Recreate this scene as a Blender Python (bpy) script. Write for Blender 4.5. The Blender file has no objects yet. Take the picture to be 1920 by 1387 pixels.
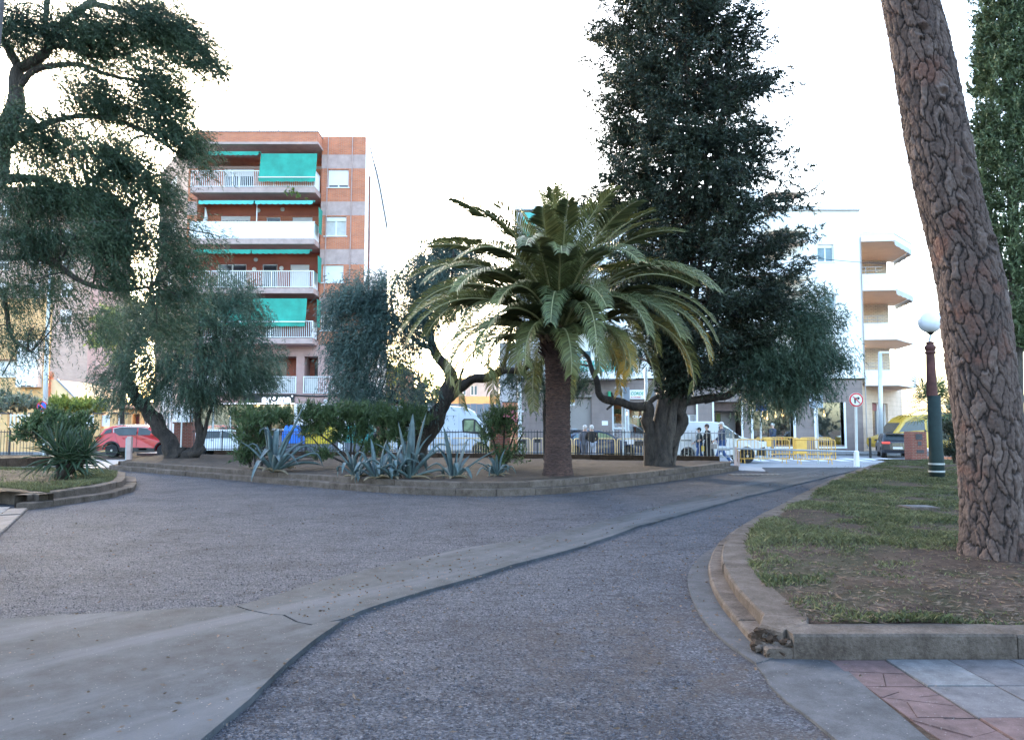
import bpy, bmesh, math, random
import numpy as np
from mathutils import Vector, Matrix, noise

R = math.radians
random.seed(11)
rng = np.random.default_rng(11)
scene = bpy.context.scene
col = scene.collection

# ------------------------------------------------------------ camera, sky, sun, exposure
F = 1450.0
CX, CY = 960.0, 693.5
EYE = 1.6
PITCH = math.atan((800 - CY) / F)
cam_d = bpy.data.cameras.new("camera")
cam_d.sensor_width = 36.0
cam_d.lens = 36.0 * F / 1920.0
cam_d.clip_end = 3000
cam = bpy.data.objects.new("camera", cam_d)
col.objects.link(cam)
cam.location = (0, 0, EYE)
cam.rotation_euler = (R(90) + PITCH, 0, 0)
scene.camera = cam

SUN_EL, SUN_AZ = 13.0, -24.0      # azimuth clockwise from +Y (the view direction)
world = bpy.data.worlds.new("World")
scene.world = world
world.use_nodes = True
wn = world.node_tree
wn.nodes.clear()
w_out = wn.nodes.new("ShaderNodeOutputWorld")
w_bg = wn.nodes.new("ShaderNodeBackground")
w_sky = wn.nodes.new("ShaderNodeTexSky")
w_sky.sky_type = 'NISHITA'
w_sky.sun_disc = False
w_sky.sun_elevation = R(SUN_EL)
w_sky.sun_rotation = R(SUN_AZ)
w_sky.air_density = 1.0
w_sky.dust_density = 3.2
w_sky.ozone_density = 1.4
w_bg.inputs[1].default_value = 0.15
wn.links.new(w_sky.outputs[0], w_bg.inputs[0])
wn.links.new(w_bg.outputs[0], w_out.inputs[0])

sun_d = bpy.data.lights.new("sun", 'SUN')
sun_d.energy = 0.5
sun_d.angle = R(14)
sun_d.color = (1.0, 0.90, 0.78)
sun = bpy.data.objects.new("sun", sun_d)
col.objects.link(sun)
sd = Vector((math.sin(R(SUN_AZ)) * math.cos(R(SUN_EL)), math.cos(R(SUN_AZ)) * math.cos(R(SUN_EL)), math.sin(R(SUN_EL))))
sun.rotation_euler = (-sd).to_track_quat('-Z', 'Y').to_euler()

scene.view_settings.view_transform = 'Standard'
scene.view_settings.look = 'None'
scene.view_settings.gamma = 1.0
scene.view_settings.use_curve_mapping = False
scene.view_settings.exposure = 3.6
scene.cycles.max_bounces = 6
scene.cycles.transparent_max_bounces = 8


# ------------------------------------------------------------ picture point -> place
def ray(px, py):
    cx = (px - CX) / F
    cy = (CY - py) / F
    c, s = math.cos(PITCH), math.sin(PITCH)
    return Vector((cx, c - cy * s, s + cy * c))


def G(px, py, z=0.0):
    d = ray(px, py)
    t = (z - EYE) / d.z
    return Vector((d.x * t, d.y * t, z))


def P(px, py, Y):
    d = ray(px, py)
    t = Y / d.y
    return Vector((d.x * t, Y, EYE + d.z * t))


# ------------------------------------------------------------ materials
def nd(nt, kind, **kw):
    n = nt.nodes.new(kind)
    for k, v in kw.items():
        if isinstance(k, str) and hasattr(n, k):
            setattr(n, k, v)
    return n


def ramp(nt, fac, stops):
    r = nt.nodes.new("ShaderNodeValToRGB")
    el = r.color_ramp.elements
    while len(el) > len(stops):
        el.remove(el[-1])
    while len(el) < len(stops):
        el.new(0.5)
    for e, (p, c) in zip(el, stops):
        e.position = p
        e.color = (*c, 1) if len(c) == 3 else c
    nt.links.new(fac, r.inputs[0])
    return r.outputs[0]


def mixc(nt, fac, a, b, mode='MIX'):
    m = nt.nodes.new("ShaderNodeMix")
    m.data_type = 'RGBA'
    m.blend_type = mode
    for sock, v in ((m.inputs[0], fac), (m.inputs[6], a), (m.inputs[7], b)):
        if hasattr(v, 'links'):
            nt.links.new(v, sock)
        elif isinstance(v, (int, float)):
            sock.default_value = v
        else:
            sock.default_value = (*v, 1)
    return m.outputs[2]


def noise_n(nt, vec, scale, detail=4, rough=0.6, dist=0.0):
    n = nt.nodes.new("ShaderNodeTexNoise")
    n.inputs['Scale'].default_value = scale
    n.inputs['Detail'].default_value = detail
    n.inputs['Roughness'].default_value = rough
    n.inputs['Distortion'].default_value = dist
    nt.links.new(vec, n.inputs['Vector'])
    return n.outputs[0]


def new_mat(name):
    m = bpy.data.materials.new(name)
    m.use_nodes = True
    nt = m.node_tree
    b = nt.nodes['Principled BSDF']
    return m, nt, b


def coords(nt, scale=(1, 1, 1), kind='Object'):
    tc = nt.nodes.new("ShaderNodeTexCoord")
    mp = nt.nodes.new("ShaderNodeMapping")
    mp.inputs['Scale'].default_value = scale
    nt.links.new(tc.outputs[kind], mp.inputs[0])
    return mp.outputs[0]


def bump(nt, b, h, strength=0.5, dist=0.01):
    bp = nt.nodes.new("ShaderNodeBump")
    bp.inputs['Strength'].default_value = strength
    bp.inputs['Distance'].default_value = dist
    nt.links.new(h, bp.inputs['Height'])
    nt.links.new(bp.outputs[0], b.inputs['Normal'])


def plain(name, c, rough=0.6, var=0.12, scale=3.0, metal=0.0, bmp=0.0, bscale=60, coat=0.0):
    """one colour with soft uneven wear"""
    m, nt, b = new_mat(name)
    v = coords(nt)
    n = noise_n(nt, v, scale, 5, 0.65)
    lo = tuple(x * (1 - var * 1.6) for x in c)
    hi = tuple(min(1, x * (1 + var)) for x in c)
    nt.links.new(ramp(nt, n, [(0.3, lo), (0.7, hi)]), b.inputs['Base Color'])
    b.inputs['Roughness'].default_value = rough
    b.inputs['Metallic'].default_value = metal
    if coat:
        b.inputs['Coat Weight'].default_value = coat
    if bmp:
        bump(nt, b, noise_n(nt, v, bscale, 3), bmp, 0.01)
    return m


def leafy(name, dark, light, trans=0.25, clump=0.8, rough=0.5, attr=None, attrcol=None):
    m, nt, b = new_mat(name)
    v = coords(nt)
    g = nt.nodes.new("ShaderNodeNewGeometry")
    n = noise_n(nt, v, clump, 3)
    c = ramp(nt, n, [(0.3, dark), (0.72, light)])
    h = nt.nodes.new("ShaderNodeHueSaturation")
    mr = nt.nodes.new("ShaderNodeMapRange")
    mr.inputs['To Min'].default_value = 0.55
    mr.inputs['To Max'].default_value = 1.5
    nt.links.new(g.outputs['Random Per Island'], mr.inputs[0])
    nt.links.new(mr.outputs[0], h.inputs['Value'])
    nt.links.new(c, h.inputs['Color'])
    cc = h.outputs[0]
    if attr:
        a = nt.nodes.new("ShaderNodeAttribute")
        a.attribute_name = attr
        cc = mixc(nt, a.outputs['Fac'], cc, attrcol)
    nt.links.new(cc, b.inputs['Base Color'])
    b.inputs['Roughness'].default_value = rough
    b.inputs['Specular IOR Level'].default_value = 0.35
    tr = nt.nodes.new("ShaderNodeBsdfTranslucent")
    nt.links.new(cc, tr.inputs[0])
    mx = nt.nodes.new("ShaderNodeMixShader")
    mx.inputs[0].default_value = trans
    nt.links.new(b.outputs[0], mx.inputs[1])
    nt.links.new(tr.outputs[0], mx.inputs[2])
    nt.links.new(mx.outputs[0], nt.nodes['Material Output'].inputs[0])
    return m


def bark(name, dark, light, stretch=0.25, scale=14, strength=0.9, dist=0.04):
    m, nt, b = new_mat(name)
    v = coords(nt, (1, 1, stretch))
    n1 = noise_n(nt, v, scale, 6, 0.65, 0.6)
    n2 = noise_n(nt, v, scale * 3.5, 4, 0.7)
    n3 = noise_n(nt, coords(nt), 2.2, 3)
    ml = nt.nodes.new("ShaderNodeMath"); ml.operation = 'MULTIPLY_ADD'; ml.inputs[1].default_value = 0.4
    nt.links.new(n2, ml.inputs[0]); nt.links.new(n1, ml.inputs[2])
    c = ramp(nt, ml.outputs[0], [(0.50, dark), (0.85, light)])
    c = mixc(nt, 0.6, c, ramp(nt, n3, [(0.35, (0.6, 0.6, 0.62)), (0.65, (1.3, 1.25, 1.2))]), 'MULTIPLY')
    nt.links.new(c, b.inputs['Base Color'])
    b.inputs['Roughness'].default_value = 0.95
    bump(nt, b, ml.outputs[0], strength, dist)
    return m


def brickwork(name, c1, c2, mortar, row=0.075, width=0.28, axis='XZ', msize=0.012):
    m, nt, b = new_mat(name)
    tc = nt.nodes.new("ShaderNodeTexCoord")
    sep = nt.nodes.new("ShaderNodeSeparateXYZ"); nt.links.new(tc.outputs['Object'], sep.inputs[0])
    cmb = nt.nodes.new("ShaderNodeCombineXYZ")
    ad = nt.nodes.new("ShaderNodeMath"); ad.operation = 'ADD'
    nt.links.new(sep.outputs[0], ad.inputs[0]); nt.links.new(sep.outputs[1], ad.inputs[1])
    nt.links.new(ad.outputs[0], cmb.inputs[0])
    nt.links.new(sep.outputs[2], cmb.inputs[1])
    br = nt.nodes.new("ShaderNodeTexBrick")
    br.inputs['Scale'].default_value = 1.0
    br.inputs['Brick Width'].default_value = width
    br.inputs['Row Height'].default_value = row
    br.inputs['Mortar Size'].default_value = msize
    br.inputs['Mortar Smooth'].default_value = 0.3
    br.inputs['Color1'].default_value = (*c1, 1)
    br.inputs['Color2'].default_value = (*c2, 1)
    br.inputs['Mortar'].default_value = (*mortar, 1)
    nt.links.new(cmb.outputs[0], br.inputs['Vector'])
    n = noise_n(nt, tc.outputs['Object'], 1.3, 5)
    cc = mixc(nt, 0.35, br.outputs['Color'], ramp(nt, n, [(0.3, (0.35, 0.35, 0.35)), (0.7, (1, 1, 1))]), 'MULTIPLY')
    nt.links.new(cc, b.inputs['Base Color'])
    b.inputs['Roughness'].default_value = 0.85
    iv = nt.nodes.new("ShaderNodeMath"); iv.operation = 'SUBTRACT'; iv.inputs[0].default_value = 1
    nt.links.new(br.outputs['Fac'], iv.inputs[1])
    bump(nt, b, iv.outputs[0], 0.6, 0.01)
    return m


def emis(name, c, s):
    m, nt, b = new_mat(name)
    b.inputs['Base Color'].default_value = (*c, 1)
    b.inputs['Emission Color'].default_value = (*c, 1)
    b.inputs['Emission Strength'].default_value = s
    return m


def glass(name, tint=(0.02, 0.025, 0.03), alpha=0.7):
    """window glass: reflects at grazing angles, lets the room show through"""
    m, nt, b = new_mat(name)
    nt.nodes.remove(b)
    fr = nt.nodes.new("ShaderNodeFresnel"); fr.inputs[0].default_value = 1.5
    mr = nt.nodes.new("ShaderNodeMath"); mr.operation = 'MULTIPLY_ADD'; mr.inputs[1].default_value = 1.0; mr.inputs[2].default_value = 1 - alpha
    nt.links.new(fr.outputs[0], mr.inputs[0])
    gl = nt.nodes.new("ShaderNodeBsdfGlossy"); gl.inputs['Roughness'].default_value = 0.03
    gl.inputs[0].default_value = (0.75, 0.8, 0.85, 1)
    tr = nt.nodes.new("ShaderNodeBsdfTransparent"); tr.inputs[0].default_value = (0.75, 0.8, 0.8, 1)
    mx = nt.nodes.new("ShaderNodeMixShader")
    nt.links.new(mr.outputs[0], mx.inputs[0]); nt.links.new(tr.outputs[0], mx.inputs[1]); nt.links.new(gl.outputs[0], mx.inputs[2])
    nt.links.new(mx.outputs[0], nt.nodes['Material Output'].inputs[0])
    return m


def gravel_mat():
    m, nt, b = new_mat("gravel_mat")
    v = coords(nt)
    vo = nt.nodes.new("ShaderNodeTexVoronoi"); vo.inputs['Scale'].default_value = 78
    nt.links.new(v, vo.inputs['Vector'])
    vo2 = nt.nodes.new("ShaderNodeTexVoronoi"); vo2.inputs['Scale'].default_value = 24
    nt.links.new(v, vo2.inputs['Vector'])
    sp = nt.nodes.new("ShaderNodeSeparateColor"); nt.links.new(vo.outputs['Color'], sp.inputs[0])
    stone = ramp(nt, sp.outputs[0], [(0.0, (0.016, 0.016, 0.020)), (0.35, (0.047, 0.049, 0.057)), (0.75, (0.090, 0.093, 0.107)), (0.93, (0.138, 0.140, 0.155)), (1.0, (0.22, 0.22, 0.235))])
    sp2 = nt.nodes.new("ShaderNodeSeparateColor"); nt.links.new(vo2.outputs['Color'], sp2.inputs[0])
    stone = mixc(nt, 0.35, stone, ramp(nt, sp2.outputs[1], [(0, (0.024, 0.024, 0.032)), (1, (0.070, 0.071, 0.088))]))
    big = noise_n(nt, v, 0.9, 5, 0.7)
    stone = mixc(nt, 0.6, stone, ramp(nt, big, [(0.36, (0.55, 0.54, 0.57)), (0.5, (0.95, 0.95, 0.97)), (0.68, (1.2, 1.18, 1.15))]), 'MULTIPLY')
    # scuffed darker furrows
    v2 = coords(nt, (1.2, 4.5, 1))
    fur = noise_n(nt, v2, 2.0, 4, 0.6)
    stone = mixc(nt, 0.7, stone, ramp(nt, fur, [(0.36, (0.55, 0.55, 0.58)), (0.47, (1, 1, 1))]), 'MULTIPLY')
    # worn earth beside the right hand bed
    tc = nt.nodes.new("ShaderNodeTexCoord")
    wear = None
    for (cx, cy, r) in ((1.25, 5.6, 2.2), (1.7, 3.6, 1.9), (5.5, 25.0, 5.0), (12.0, 30.0, 6.0)):
        d = nt.nodes.new("ShaderNodeVectorMath"); d.operation = 'DISTANCE'
        nt.links.new(tc.outputs['Object'], d.inputs[0]); d.inputs[1].default_value = (cx, cy, 0)
        q = nt.nodes.new("ShaderNodeMapRange"); q.interpolation_type = 'SMOOTHSTEP'
        q.inputs['From Min'].default_value = r; q.inputs['From Max'].default_value = r * 0.2
        nt.links.new(d.outputs['Value'], q.inputs[0])
        if wear is None:
            wear = q.outputs[0]
        else:
            mx = nt.nodes.new("ShaderNodeMath"); mx.operation = 'MAXIMUM'
            nt.links.new(wear, mx.inputs[0]); nt.links.new(q.outputs[0], mx.inputs[1]); wear = mx.outputs[0]
    pn = noise_n(nt, v, 2.6, 6, 0.75)
    ml = nt.nodes.new("ShaderNodeMath"); ml.operation = 'MULTIPLY'
    nt.links.new(wear, ml.inputs[0]); nt.links.new(ramp(nt, pn, [(0.40, (0, 0, 0)), (0.60, (1, 1, 1))]), ml.inputs[1])
    earth = ramp(nt, noise_n(nt, v, 70, 3), [(0.3, (0.034, 0.027, 0.025)), (0.7, (0.080, 0.063, 0.057))])
    m07 = nt.nodes.new("ShaderNodeMath"); m07.operation = 'MULTIPLY'; m07.inputs[1].default_value = 0.7
    nt.links.new(ml.outputs[0], m07.inputs[0])
    nt.links.new(mixc(nt, m07.outputs[0], stone, earth), b.inputs['Base Color'])
    b.inputs['Specular IOR Level'].default_value = 0.12
    b.inputs['Roughness'].default_value = 0.9
    bump(nt, b, vo.outputs['Distance'], 1.0, 0.012)
    return m


def concrete_mat(name, base=(0.26, 0.265, 0.26), streak=True, scale=1.0):
    m, nt, b = new_mat(name)
    v = coords(nt)
    fine = noise_n(nt, v, 95 * scale, 3, 0.7)
    mid = noise_n(nt, v, 5 * scale, 6, 0.7)
    big = noise_n(nt, v, 0.8 * scale, 4, 0.6)
    c = ramp(nt, mid, [(0.3, tuple(x * 0.62 for x in base)), (0.68, tuple(x * 1.22 for x in base))])
    c = mixc(nt, 0.5, c, ramp(nt, fine, [(0.3, (0.6, 0.6, 0.6)), (0.7, (1.25, 1.25, 1.25))]), 'MULTIPLY')
    c = mixc(nt, 0.6, c, ramp(nt, big, [(0.35, (0.68, 0.69, 0.70)), (0.65, (1.18, 1.18, 1.20))]), 'MULTIPLY')
    if streak:
        mp = nt.nodes.new("ShaderNodeMapping")
        tc = nt.nodes.new("ShaderNodeTexCoord")
        nt.links.new(tc.outputs['Object'], mp.inputs[0])
        mp.inputs['Rotation'].default_value = (0, 0, R(-55))
        mp2 = nt.nodes.new("ShaderNodeMapping")
        nt.links.new(mp.outputs[0], mp2.inputs[0])
        mp2.inputs['Scale'].default_value = (0.22, 2.1, 1)
        st = noise_n(nt, mp2.outputs[0], 1.0, 5, 0.6, 0.5)
        c = mixc(nt, ramp(nt, st, [(0.48, (0, 0, 0)), (0.64, (0.6, 0.6, 0.6))]), c, (0.086, 0.090, 0.102))
    # pale and dark aggregate
    vo = nt.nodes.new("ShaderNodeTexVoronoi"); vo.inputs['Scale'].default_value = 52
    nt.links.new(v, vo.inputs['Vector'])
    sp = nt.nodes.new("ShaderNodeSeparateColor"); nt.links.new(vo.outputs['Color'], sp.inputs[0])
    near = ramp(nt, vo.outputs['Distance'], [(0.18, (1, 1, 1)), (0.26, (0, 0, 0))])
    pick = ramp(nt, sp.outputs[0], [(0.90, (0, 0, 0)), (0.92, (0.6, 0.6, 0.6))])
    mm = nt.nodes.new("ShaderNodeMath"); mm.operation = 'MULTIPLY'
    nt.links.new(near, mm.inputs[0]); nt.links.new(pick, mm.inputs[1])
    c = mixc(nt, mm.outputs[0], c, (0.24, 0.22, 0.21))
    nt.links.new(c, b.inputs['Base Color'])
    b.inputs['Specular IOR Level'].default_value = 0.12
    b.inputs['Roughness'].default_value = 0.88
    bump(nt, b, fine, 0.5, 0.006)
    return m


def earth_mat(name, a, b_, grass=None):
    m, nt, b = new_mat(name)
    v = coords(nt)
    n1 = noise_n(nt, v, 3, 6, 0.7)
    n2 = noise_n(nt, v, 60, 4, 0.7)
    c = ramp(nt, n1, [(0.3, a), (0.7, b_)])
    c = mixc(nt, 0.6, c, ramp(nt, n2, [(0.3, (0.45, 0.45, 0.45)), (0.7, (1.3, 1.3, 1.3))]), 'MULTIPLY')
    if grass:
        n3 = noise_n(nt, v, 1.1, 5, 0.7)
        c = mixc(nt, ramp(nt, n3, [(0.46, (0, 0, 0)), (0.6, (0.6, 0.6, 0.6))]), c, grass)
    nt.links.new(c, b.inputs['Base Color'])
    b.inputs['Specular IOR Level'].default_value = 0.12
    b.inputs['Roughness'].default_value = 0.95
    bump(nt, b, n2, 0.8, 0.02)
    return m


def stone_mat(name, a, b_):
    """weathered kerb concrete: mottled, lichen and dirt"""
    m, nt, b = new_mat(name)
    v = coords(nt)
    oi = nt.nodes.new("ShaderNodeObjectInfo")
    n1 = noise_n(nt, v, 4, 7, 0.75)
    n2 = noise_n(nt, v, 45, 4, 0.7)
    c = ramp(nt, n1, [(0.3, a), (0.68, b_)])
    c = mixc(nt, 0.7, c, ramp(nt, n2, [(0.3, (0.55, 0.52, 0.5)), (0.7, (1.3, 1.3, 1.3))]), 'MULTIPLY')
    c = mixc(nt, 0.8, c, ramp(nt, oi.outputs['Random'], [(0, (0.78, 0.76, 0.74)), (1, (1.12, 1.1, 1.08))]), 'MULTIPLY')
    nt.links.new(c, b.inputs['Base Color'])
    b.inputs['Specular IOR Level'].default_value = 0.12
    b.inputs['Roughness'].default_value = 0.92
    ad = nt.nodes.new("ShaderNodeMath"); ad.operation = 'ADD'
    nt.links.new(n1, ad.inputs[0]); nt.links.new(n2, ad.inputs[1])
    bump(nt, b, ad.outputs[0], 0.9, 0.02)
    return m


M = {}
M['gravel'] = gravel_mat()
M['path'] = concrete_mat('path_mat', (0.047, 0.052, 0.060))
M['apron'] = concrete_mat('apron_mat', (0.072, 0.070, 0.074), False)
M['asphalt'] = plain('asphalt_mat', (0.25, 0.255, 0.27), 0.85, 0.15, 1.2, bmp=0.4, bscale=120)
M['pavement'] = brickwork('pavement_mat', (0.22, 0.225, 0.24), (0.25, 0.255, 0.265), (0.12, 0.12, 0.12), 0.4, 0.4, msize=0.012)
M['soil'] = earth_mat('soil_mat', (0.040, 0.030, 0.025), (0.090, 0.070, 0.058))
M['soilgrass'] = earth_mat('soilgrass_mat', (0.022, 0.013, 0.010), (0.080, 0.054, 0.042), (0.026, 0.030, 0.013))
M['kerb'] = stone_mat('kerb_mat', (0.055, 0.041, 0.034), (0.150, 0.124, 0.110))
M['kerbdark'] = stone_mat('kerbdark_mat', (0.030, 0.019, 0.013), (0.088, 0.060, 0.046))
M['slab'] = concrete_mat('slab_mat', (0.110, 0.102, 0.107), False, 1.5)
M['redtile'] = concrete_mat('redtile_mat', (0.115, 0.076, 0.074), False, 1.5)
M['paleslab'] = concrete_mat('paleslab_mat', (0.135, 0.132, 0.138), False, 1.5)
M['line'] = plain('linepaint_mat', (0.75, 0.75, 0.75), 0.7)
M['brick'] = brickwork('brick_mat', (0.72, 0.22, 0.09), (0.60, 0.17, 0.075), (0.5, 0.32, 0.25))
M['brickpale'] = brickwork('brickpale_mat', (0.62, 0.42, 0.33), (0.55, 0.36, 0.28), (0.5, 0.42, 0.38))
M['brickdark'] = brickwork('brickdark_mat', (0.28, 0.07, 0.045), (0.22, 0.06, 0.04), (0.25, 0.17, 0.14), 0.07, 0.22)
M['brickyellowlit'] = brickwork('brickyellowlit_mat', (0.85, 0.50, 0.20), (0.80, 0.45, 0.18), (0.75, 0.5, 0.3), 0.08, 0.3)  # warm light on the far houses put into this yellow brick colour
M['brickcream'] = brickwork('brickcream_mat', (0.70, 0.62, 0.50), (0.62, 0.54, 0.43), (0.45, 0.38, 0.3), 0.11, 0.3, msize=0.018)
M['pink'] = plain('pinkrender_mat', (0.46, 0.29, 0.26), 0.85, 0.14, 0.8)
M['redrender'] = plain('redrender_mat', (0.33, 0.10, 0.065), 0.85, 0.1, 1.0)
M['slabpink'] = plain('slabedge_mat', (0.47, 0.34, 0.31), 0.85, 0.12, 2.5)
M['white'] = plain('whitepaint_mat', (0.80, 0.80, 0.80), 0.5, 0.04, 2)
M['whitewall'] = plain('whitewall_mat', (0.92, 0.90, 0.88), 0.85, 0.03, 0.6)
M['partywall'] = plain('partywall_mat', (0.80, 0.77, 0.76), 0.9, 0.16, 2.5)
M['cream'] = plain('cream_mat', (0.80, 0.68, 0.52), 0.85, 0.05, 0.8)
M['housewall'] = plain('housewall_mat', (0.85, 0.62, 0.36), 0.85, 0.06, 0.8)  # yellow tone carries the warm light on the house wing
M['soffit'] = plain('soffit_mat', (0.46, 0.32, 0.23), 0.8, 0.06, 1.0)  # warm light thrown up under the balconies is put into this colour
M['brownwall'] = brickwork('brownwall_mat', (0.27, 0.215, 0.20), (0.255, 0.20, 0.185), (0.20, 0.16, 0.15), 0.3, 0.6, msize=0.008)
M['litbeigewall'] = brickwork('litbeigewall_mat', (0.62, 0.47, 0.36), (0.58, 0.44, 0.34), (0.42, 0.32, 0.25), 0.3, 0.6, msize=0.008)  # paler copy of the brown front wall, warm side light put into it
M['greywall'] = plain('greywall_mat', (0.46, 0.45, 0.46), 0.85, 0.1, 0.9)
M['shutterbeige'] = plain('shutterbeige_mat', (0.36, 0.32, 0.30), 0.6, 0.06, 1)
M['awning'] = plain('awning_mat', (0.02, 0.30, 0.22), 0.7, 0.2, 0.9)
M['awningpale'] = plain('awningpale_mat', (0.10, 0.48, 0.42), 0.7, 0.08, 3)
M['curtain'] = plain('curtain_mat', (0.55, 0.53, 0.5), 0.8, 0.1, 4)
M['darkpane'] = plain('darkpane_mat', (0.035, 0.03, 0.04), 0.12, 0.25, 1)
M['bluepane'] = plain('bluepane_mat', (0.12, 0.20, 0.24), 0.12, 0.25, 1.5)
M['glass'] = glass('glass_mat')
M['interior'] = plain('interior_mat', (0.10, 0.06, 0.05), 0.8, 0.3, 1.5)
M['interiorwarm'] = plain('interiorwarm_mat', (0.45, 0.16, 0.06), 0.8, 0.5, 4)  # warm room light put into the interior colour
M['winered'] = plain('winered_mat', (0.16, 0.02, 0.03), 0.6)
M['metal'] = plain('greymetal_mat', (0.34, 0.36, 0.38), 0.45, 0.1, 3, 0.5)
M['palemetal'] = plain('palemetal_mat', (0.55, 0.58, 0.6), 0.45, 0.08, 3, 0.4)
M['corrugated'] = plain('corrugated_mat', (0.30, 0.33, 0.37), 0.5, 0.08, 2, 0.3)
M['darkiron'] = plain('darkiron_mat', (0.045, 0.05, 0.06), 0.5, 0.15, 6, 0.4)
M['yellow'] = plain('yellowpaint_mat', (0.75, 0.42, 0.08), 0.5, 0.1, 4)
M['paleyellow'] = plain('paleyellow_mat', (0.72, 0.52, 0.25), 0.5, 0.1, 4)
M['yellowbin'] = plain('yellowbin_mat', (0.72, 0.50, 0.03), 0.45, 0.08, 4)
M['bluebin'] = plain('bluebin_mat', (0.03, 0.20, 0.75), 0.4, 0.08, 4)
M['tealbin'] = plain('tealbin_mat', (0.03, 0.30, 0.28), 0.4, 0.08, 4)
M['brownbin'] = plain('brownbin_mat', (0.30, 0.12, 0.05), 0.5, 0.08, 4)
M['greybin'] = plain('greybin_mat', (0.16, 0.18, 0.22), 0.5, 0.08, 4)
M['black'] = plain('black_mat', (0.02, 0.02, 0.022), 0.5)
M['rubber'] = plain('rubber_mat', (0.022, 0.022, 0.024), 0.8)
M['rim'] = plain('rim_mat', (0.5, 0.5, 0.52), 0.3, 0.05, 5, 0.8)
M['carred'] = plain('carred_mat', (0.52, 0.012, 0.022), 0.3, 0.05, 2, 0.0, coat=0.25)
M['carwhite'] = plain('carwhite_mat', (0.74, 0.76, 0.78), 0.3, 0.04, 2, coat=0.6)
M['vanblue'] = plain('vanblue_mat', (0.55, 0.60, 0.68), 0.35, 0.04, 2, coat=0.5)
M['cardark'] = plain('cardark_mat', (0.03, 0.055, 0.11), 0.2, 0.05, 2, 0.2, coat=0.8)
M['carblack'] = plain('carblack_mat', (0.02, 0.022, 0.03), 0.2, 0.05, 2, coat=0.8)
M['caryellow'] = plain('caryellow_mat', (0.55, 0.33, 0.02), 0.45, 0.05, 2, coat=0.4)
M['carpane'] = plain('carpane_mat', (0.03, 0.04, 0.045), 0.06, 0.3, 2)
M['greenpane'] = plain('greenpane_mat', (0.22, 0.27, 0.16), 0.1, 0.4, 3)
M['taillight'] = emis('taillight_mat', (0.9, 0.03, 0.02), 0.35)
M['lampglow'] = emis('lampglow_mat', (1.0, 0.62, 0.25), 1.6)
M['stripglow'] = emis('stripglow_mat', (1.0, 0.9, 0.72), 0.6)
M['signglow'] = emis('signglow_mat', (0.9, 0.92, 1.0), 0.22)
M['lens'] = plain('lens_mat', (0.7, 0.72, 0.74), 0.1)
M['globe'] = plain('globe_mat', (0.78, 0.81, 0.88), 0.25, 0.04, 2)
M['postgreen'] = plain('postgreen_mat', (0.006, 0.020, 0.020), 0.8, 0.25, 5)
M['postred'] = plain('postred_mat', (0.085, 0.030, 0.027), 0.85, 0.3, 5)
M['signred'] = plain('signred_mat', (0.6, 0.02, 0.03), 0.4)
M['signblue'] = plain('signblue_mat', (0.02, 0.10, 0.55), 0.4)
M['signgrey'] = plain('signgrey_mat', (0.42, 0.48, 0.56), 0.4, 0.06)
M['lettergreen'] = plain('lettergreen_mat', (0.02, 0.30, 0.15), 0.6)
M['letterred'] = plain('letterred_mat', (0.6, 0.05, 0.04), 0.6)
M['skin'] = plain('skin_mat', (0.58, 0.36, 0.27), 0.6, 0.06)
M['hairwhite'] = plain('hairwhite_mat', (0.62, 0.61, 0.60), 0.8, 0.1, 30)
M['hairbrown'] = plain('hairbrown_mat', (0.06, 0.035, 0.03), 0.8, 0.2, 30)
M['jacketblue'] = plain('jacketblue_mat', (0.035, 0.05, 0.085), 0.85, 0.2, 8)
M['jacketgrey'] = plain('jacketgrey_mat', (0.13, 0.14, 0.17), 0.85, 0.2, 8)
M['jacketgreen'] = plain('jacketgreen_mat', (0.05, 0.07, 0.075), 0.85, 0.2, 8)
M['coatblack'] = plain('coatblack_mat', (0.018, 0.018, 0.02), 0.85, 0.2, 8)
M['jeans'] = plain('jeans_mat', (0.045, 0.10, 0.26), 0.85, 0.25, 10)
M['paletrousers'] = plain('paletrousers_mat', (0.42, 0.46, 0.55), 0.85, 0.15, 10)
M['shoe'] = plain('shoe_mat', (0.06, 0.05, 0.05), 0.7)
M['palmleaf'] = leafy('palmleaf_mat', (0.072, 0.098, 0.046), (0.145, 0.160, 0.062), 0.25, 0.6, 0.42, 'dry', (0.50, 0.27, 0.02))
M['rachis'] = plain('rachis_mat', (0.24, 0.24, 0.12), 0.5)
M['palmbark'] = bark('palmbark_mat', (0.012, 0.007, 0.006), (0.085, 0.045, 0.038), 4.0, 9, 0.8, 0.03)
M['stub'] = plain('stub_mat', (0.17, 0.12, 0.08), 0.9, 0.3, 6)
M['pepperbark'] = bark('pepperbark_mat', (0.010, 0.008, 0.007), (0.052, 0.040, 0.035), 0.35, 8)
M['darkbark'] = bark('darkbark_mat', (0.02, 0.016, 0.016), (0.085, 0.07, 0.06), 0.3, 10)
M['pepperleaf'] = leafy('pepperleaf_mat', (0.030, 0.060, 0.042), (0.085, 0.125, 0.080), 0.22, 0.9)
M['pepperleafblue'] = leafy('pepperleafblue_mat', (0.034, 0.066, 0.062), (0.095, 0.145, 0.125), 0.25, 0.9)
M['featherleaf'] = leafy('featherleaf_mat', (0.020, 0.042, 0.026), (0.060, 0.092, 0.046), 0.22, 1.6)
M['coniferleaf'] = leafy('coniferleaf_mat', (0.014, 0.024, 0.018), (0.042, 0.058, 0.036), 0.12, 1.2)
M['cypressleaf'] = leafy('cypressleaf_mat', (0.045, 0.072, 0.036), (0.13, 0.17, 0.085), 0.15, 1.8)
M['oleanderleaf'] = leafy('oleanderleaf_mat', (0.035, 0.065, 0.028), (0.085, 0.125, 0.05), 0.2, 1.2)
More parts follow.
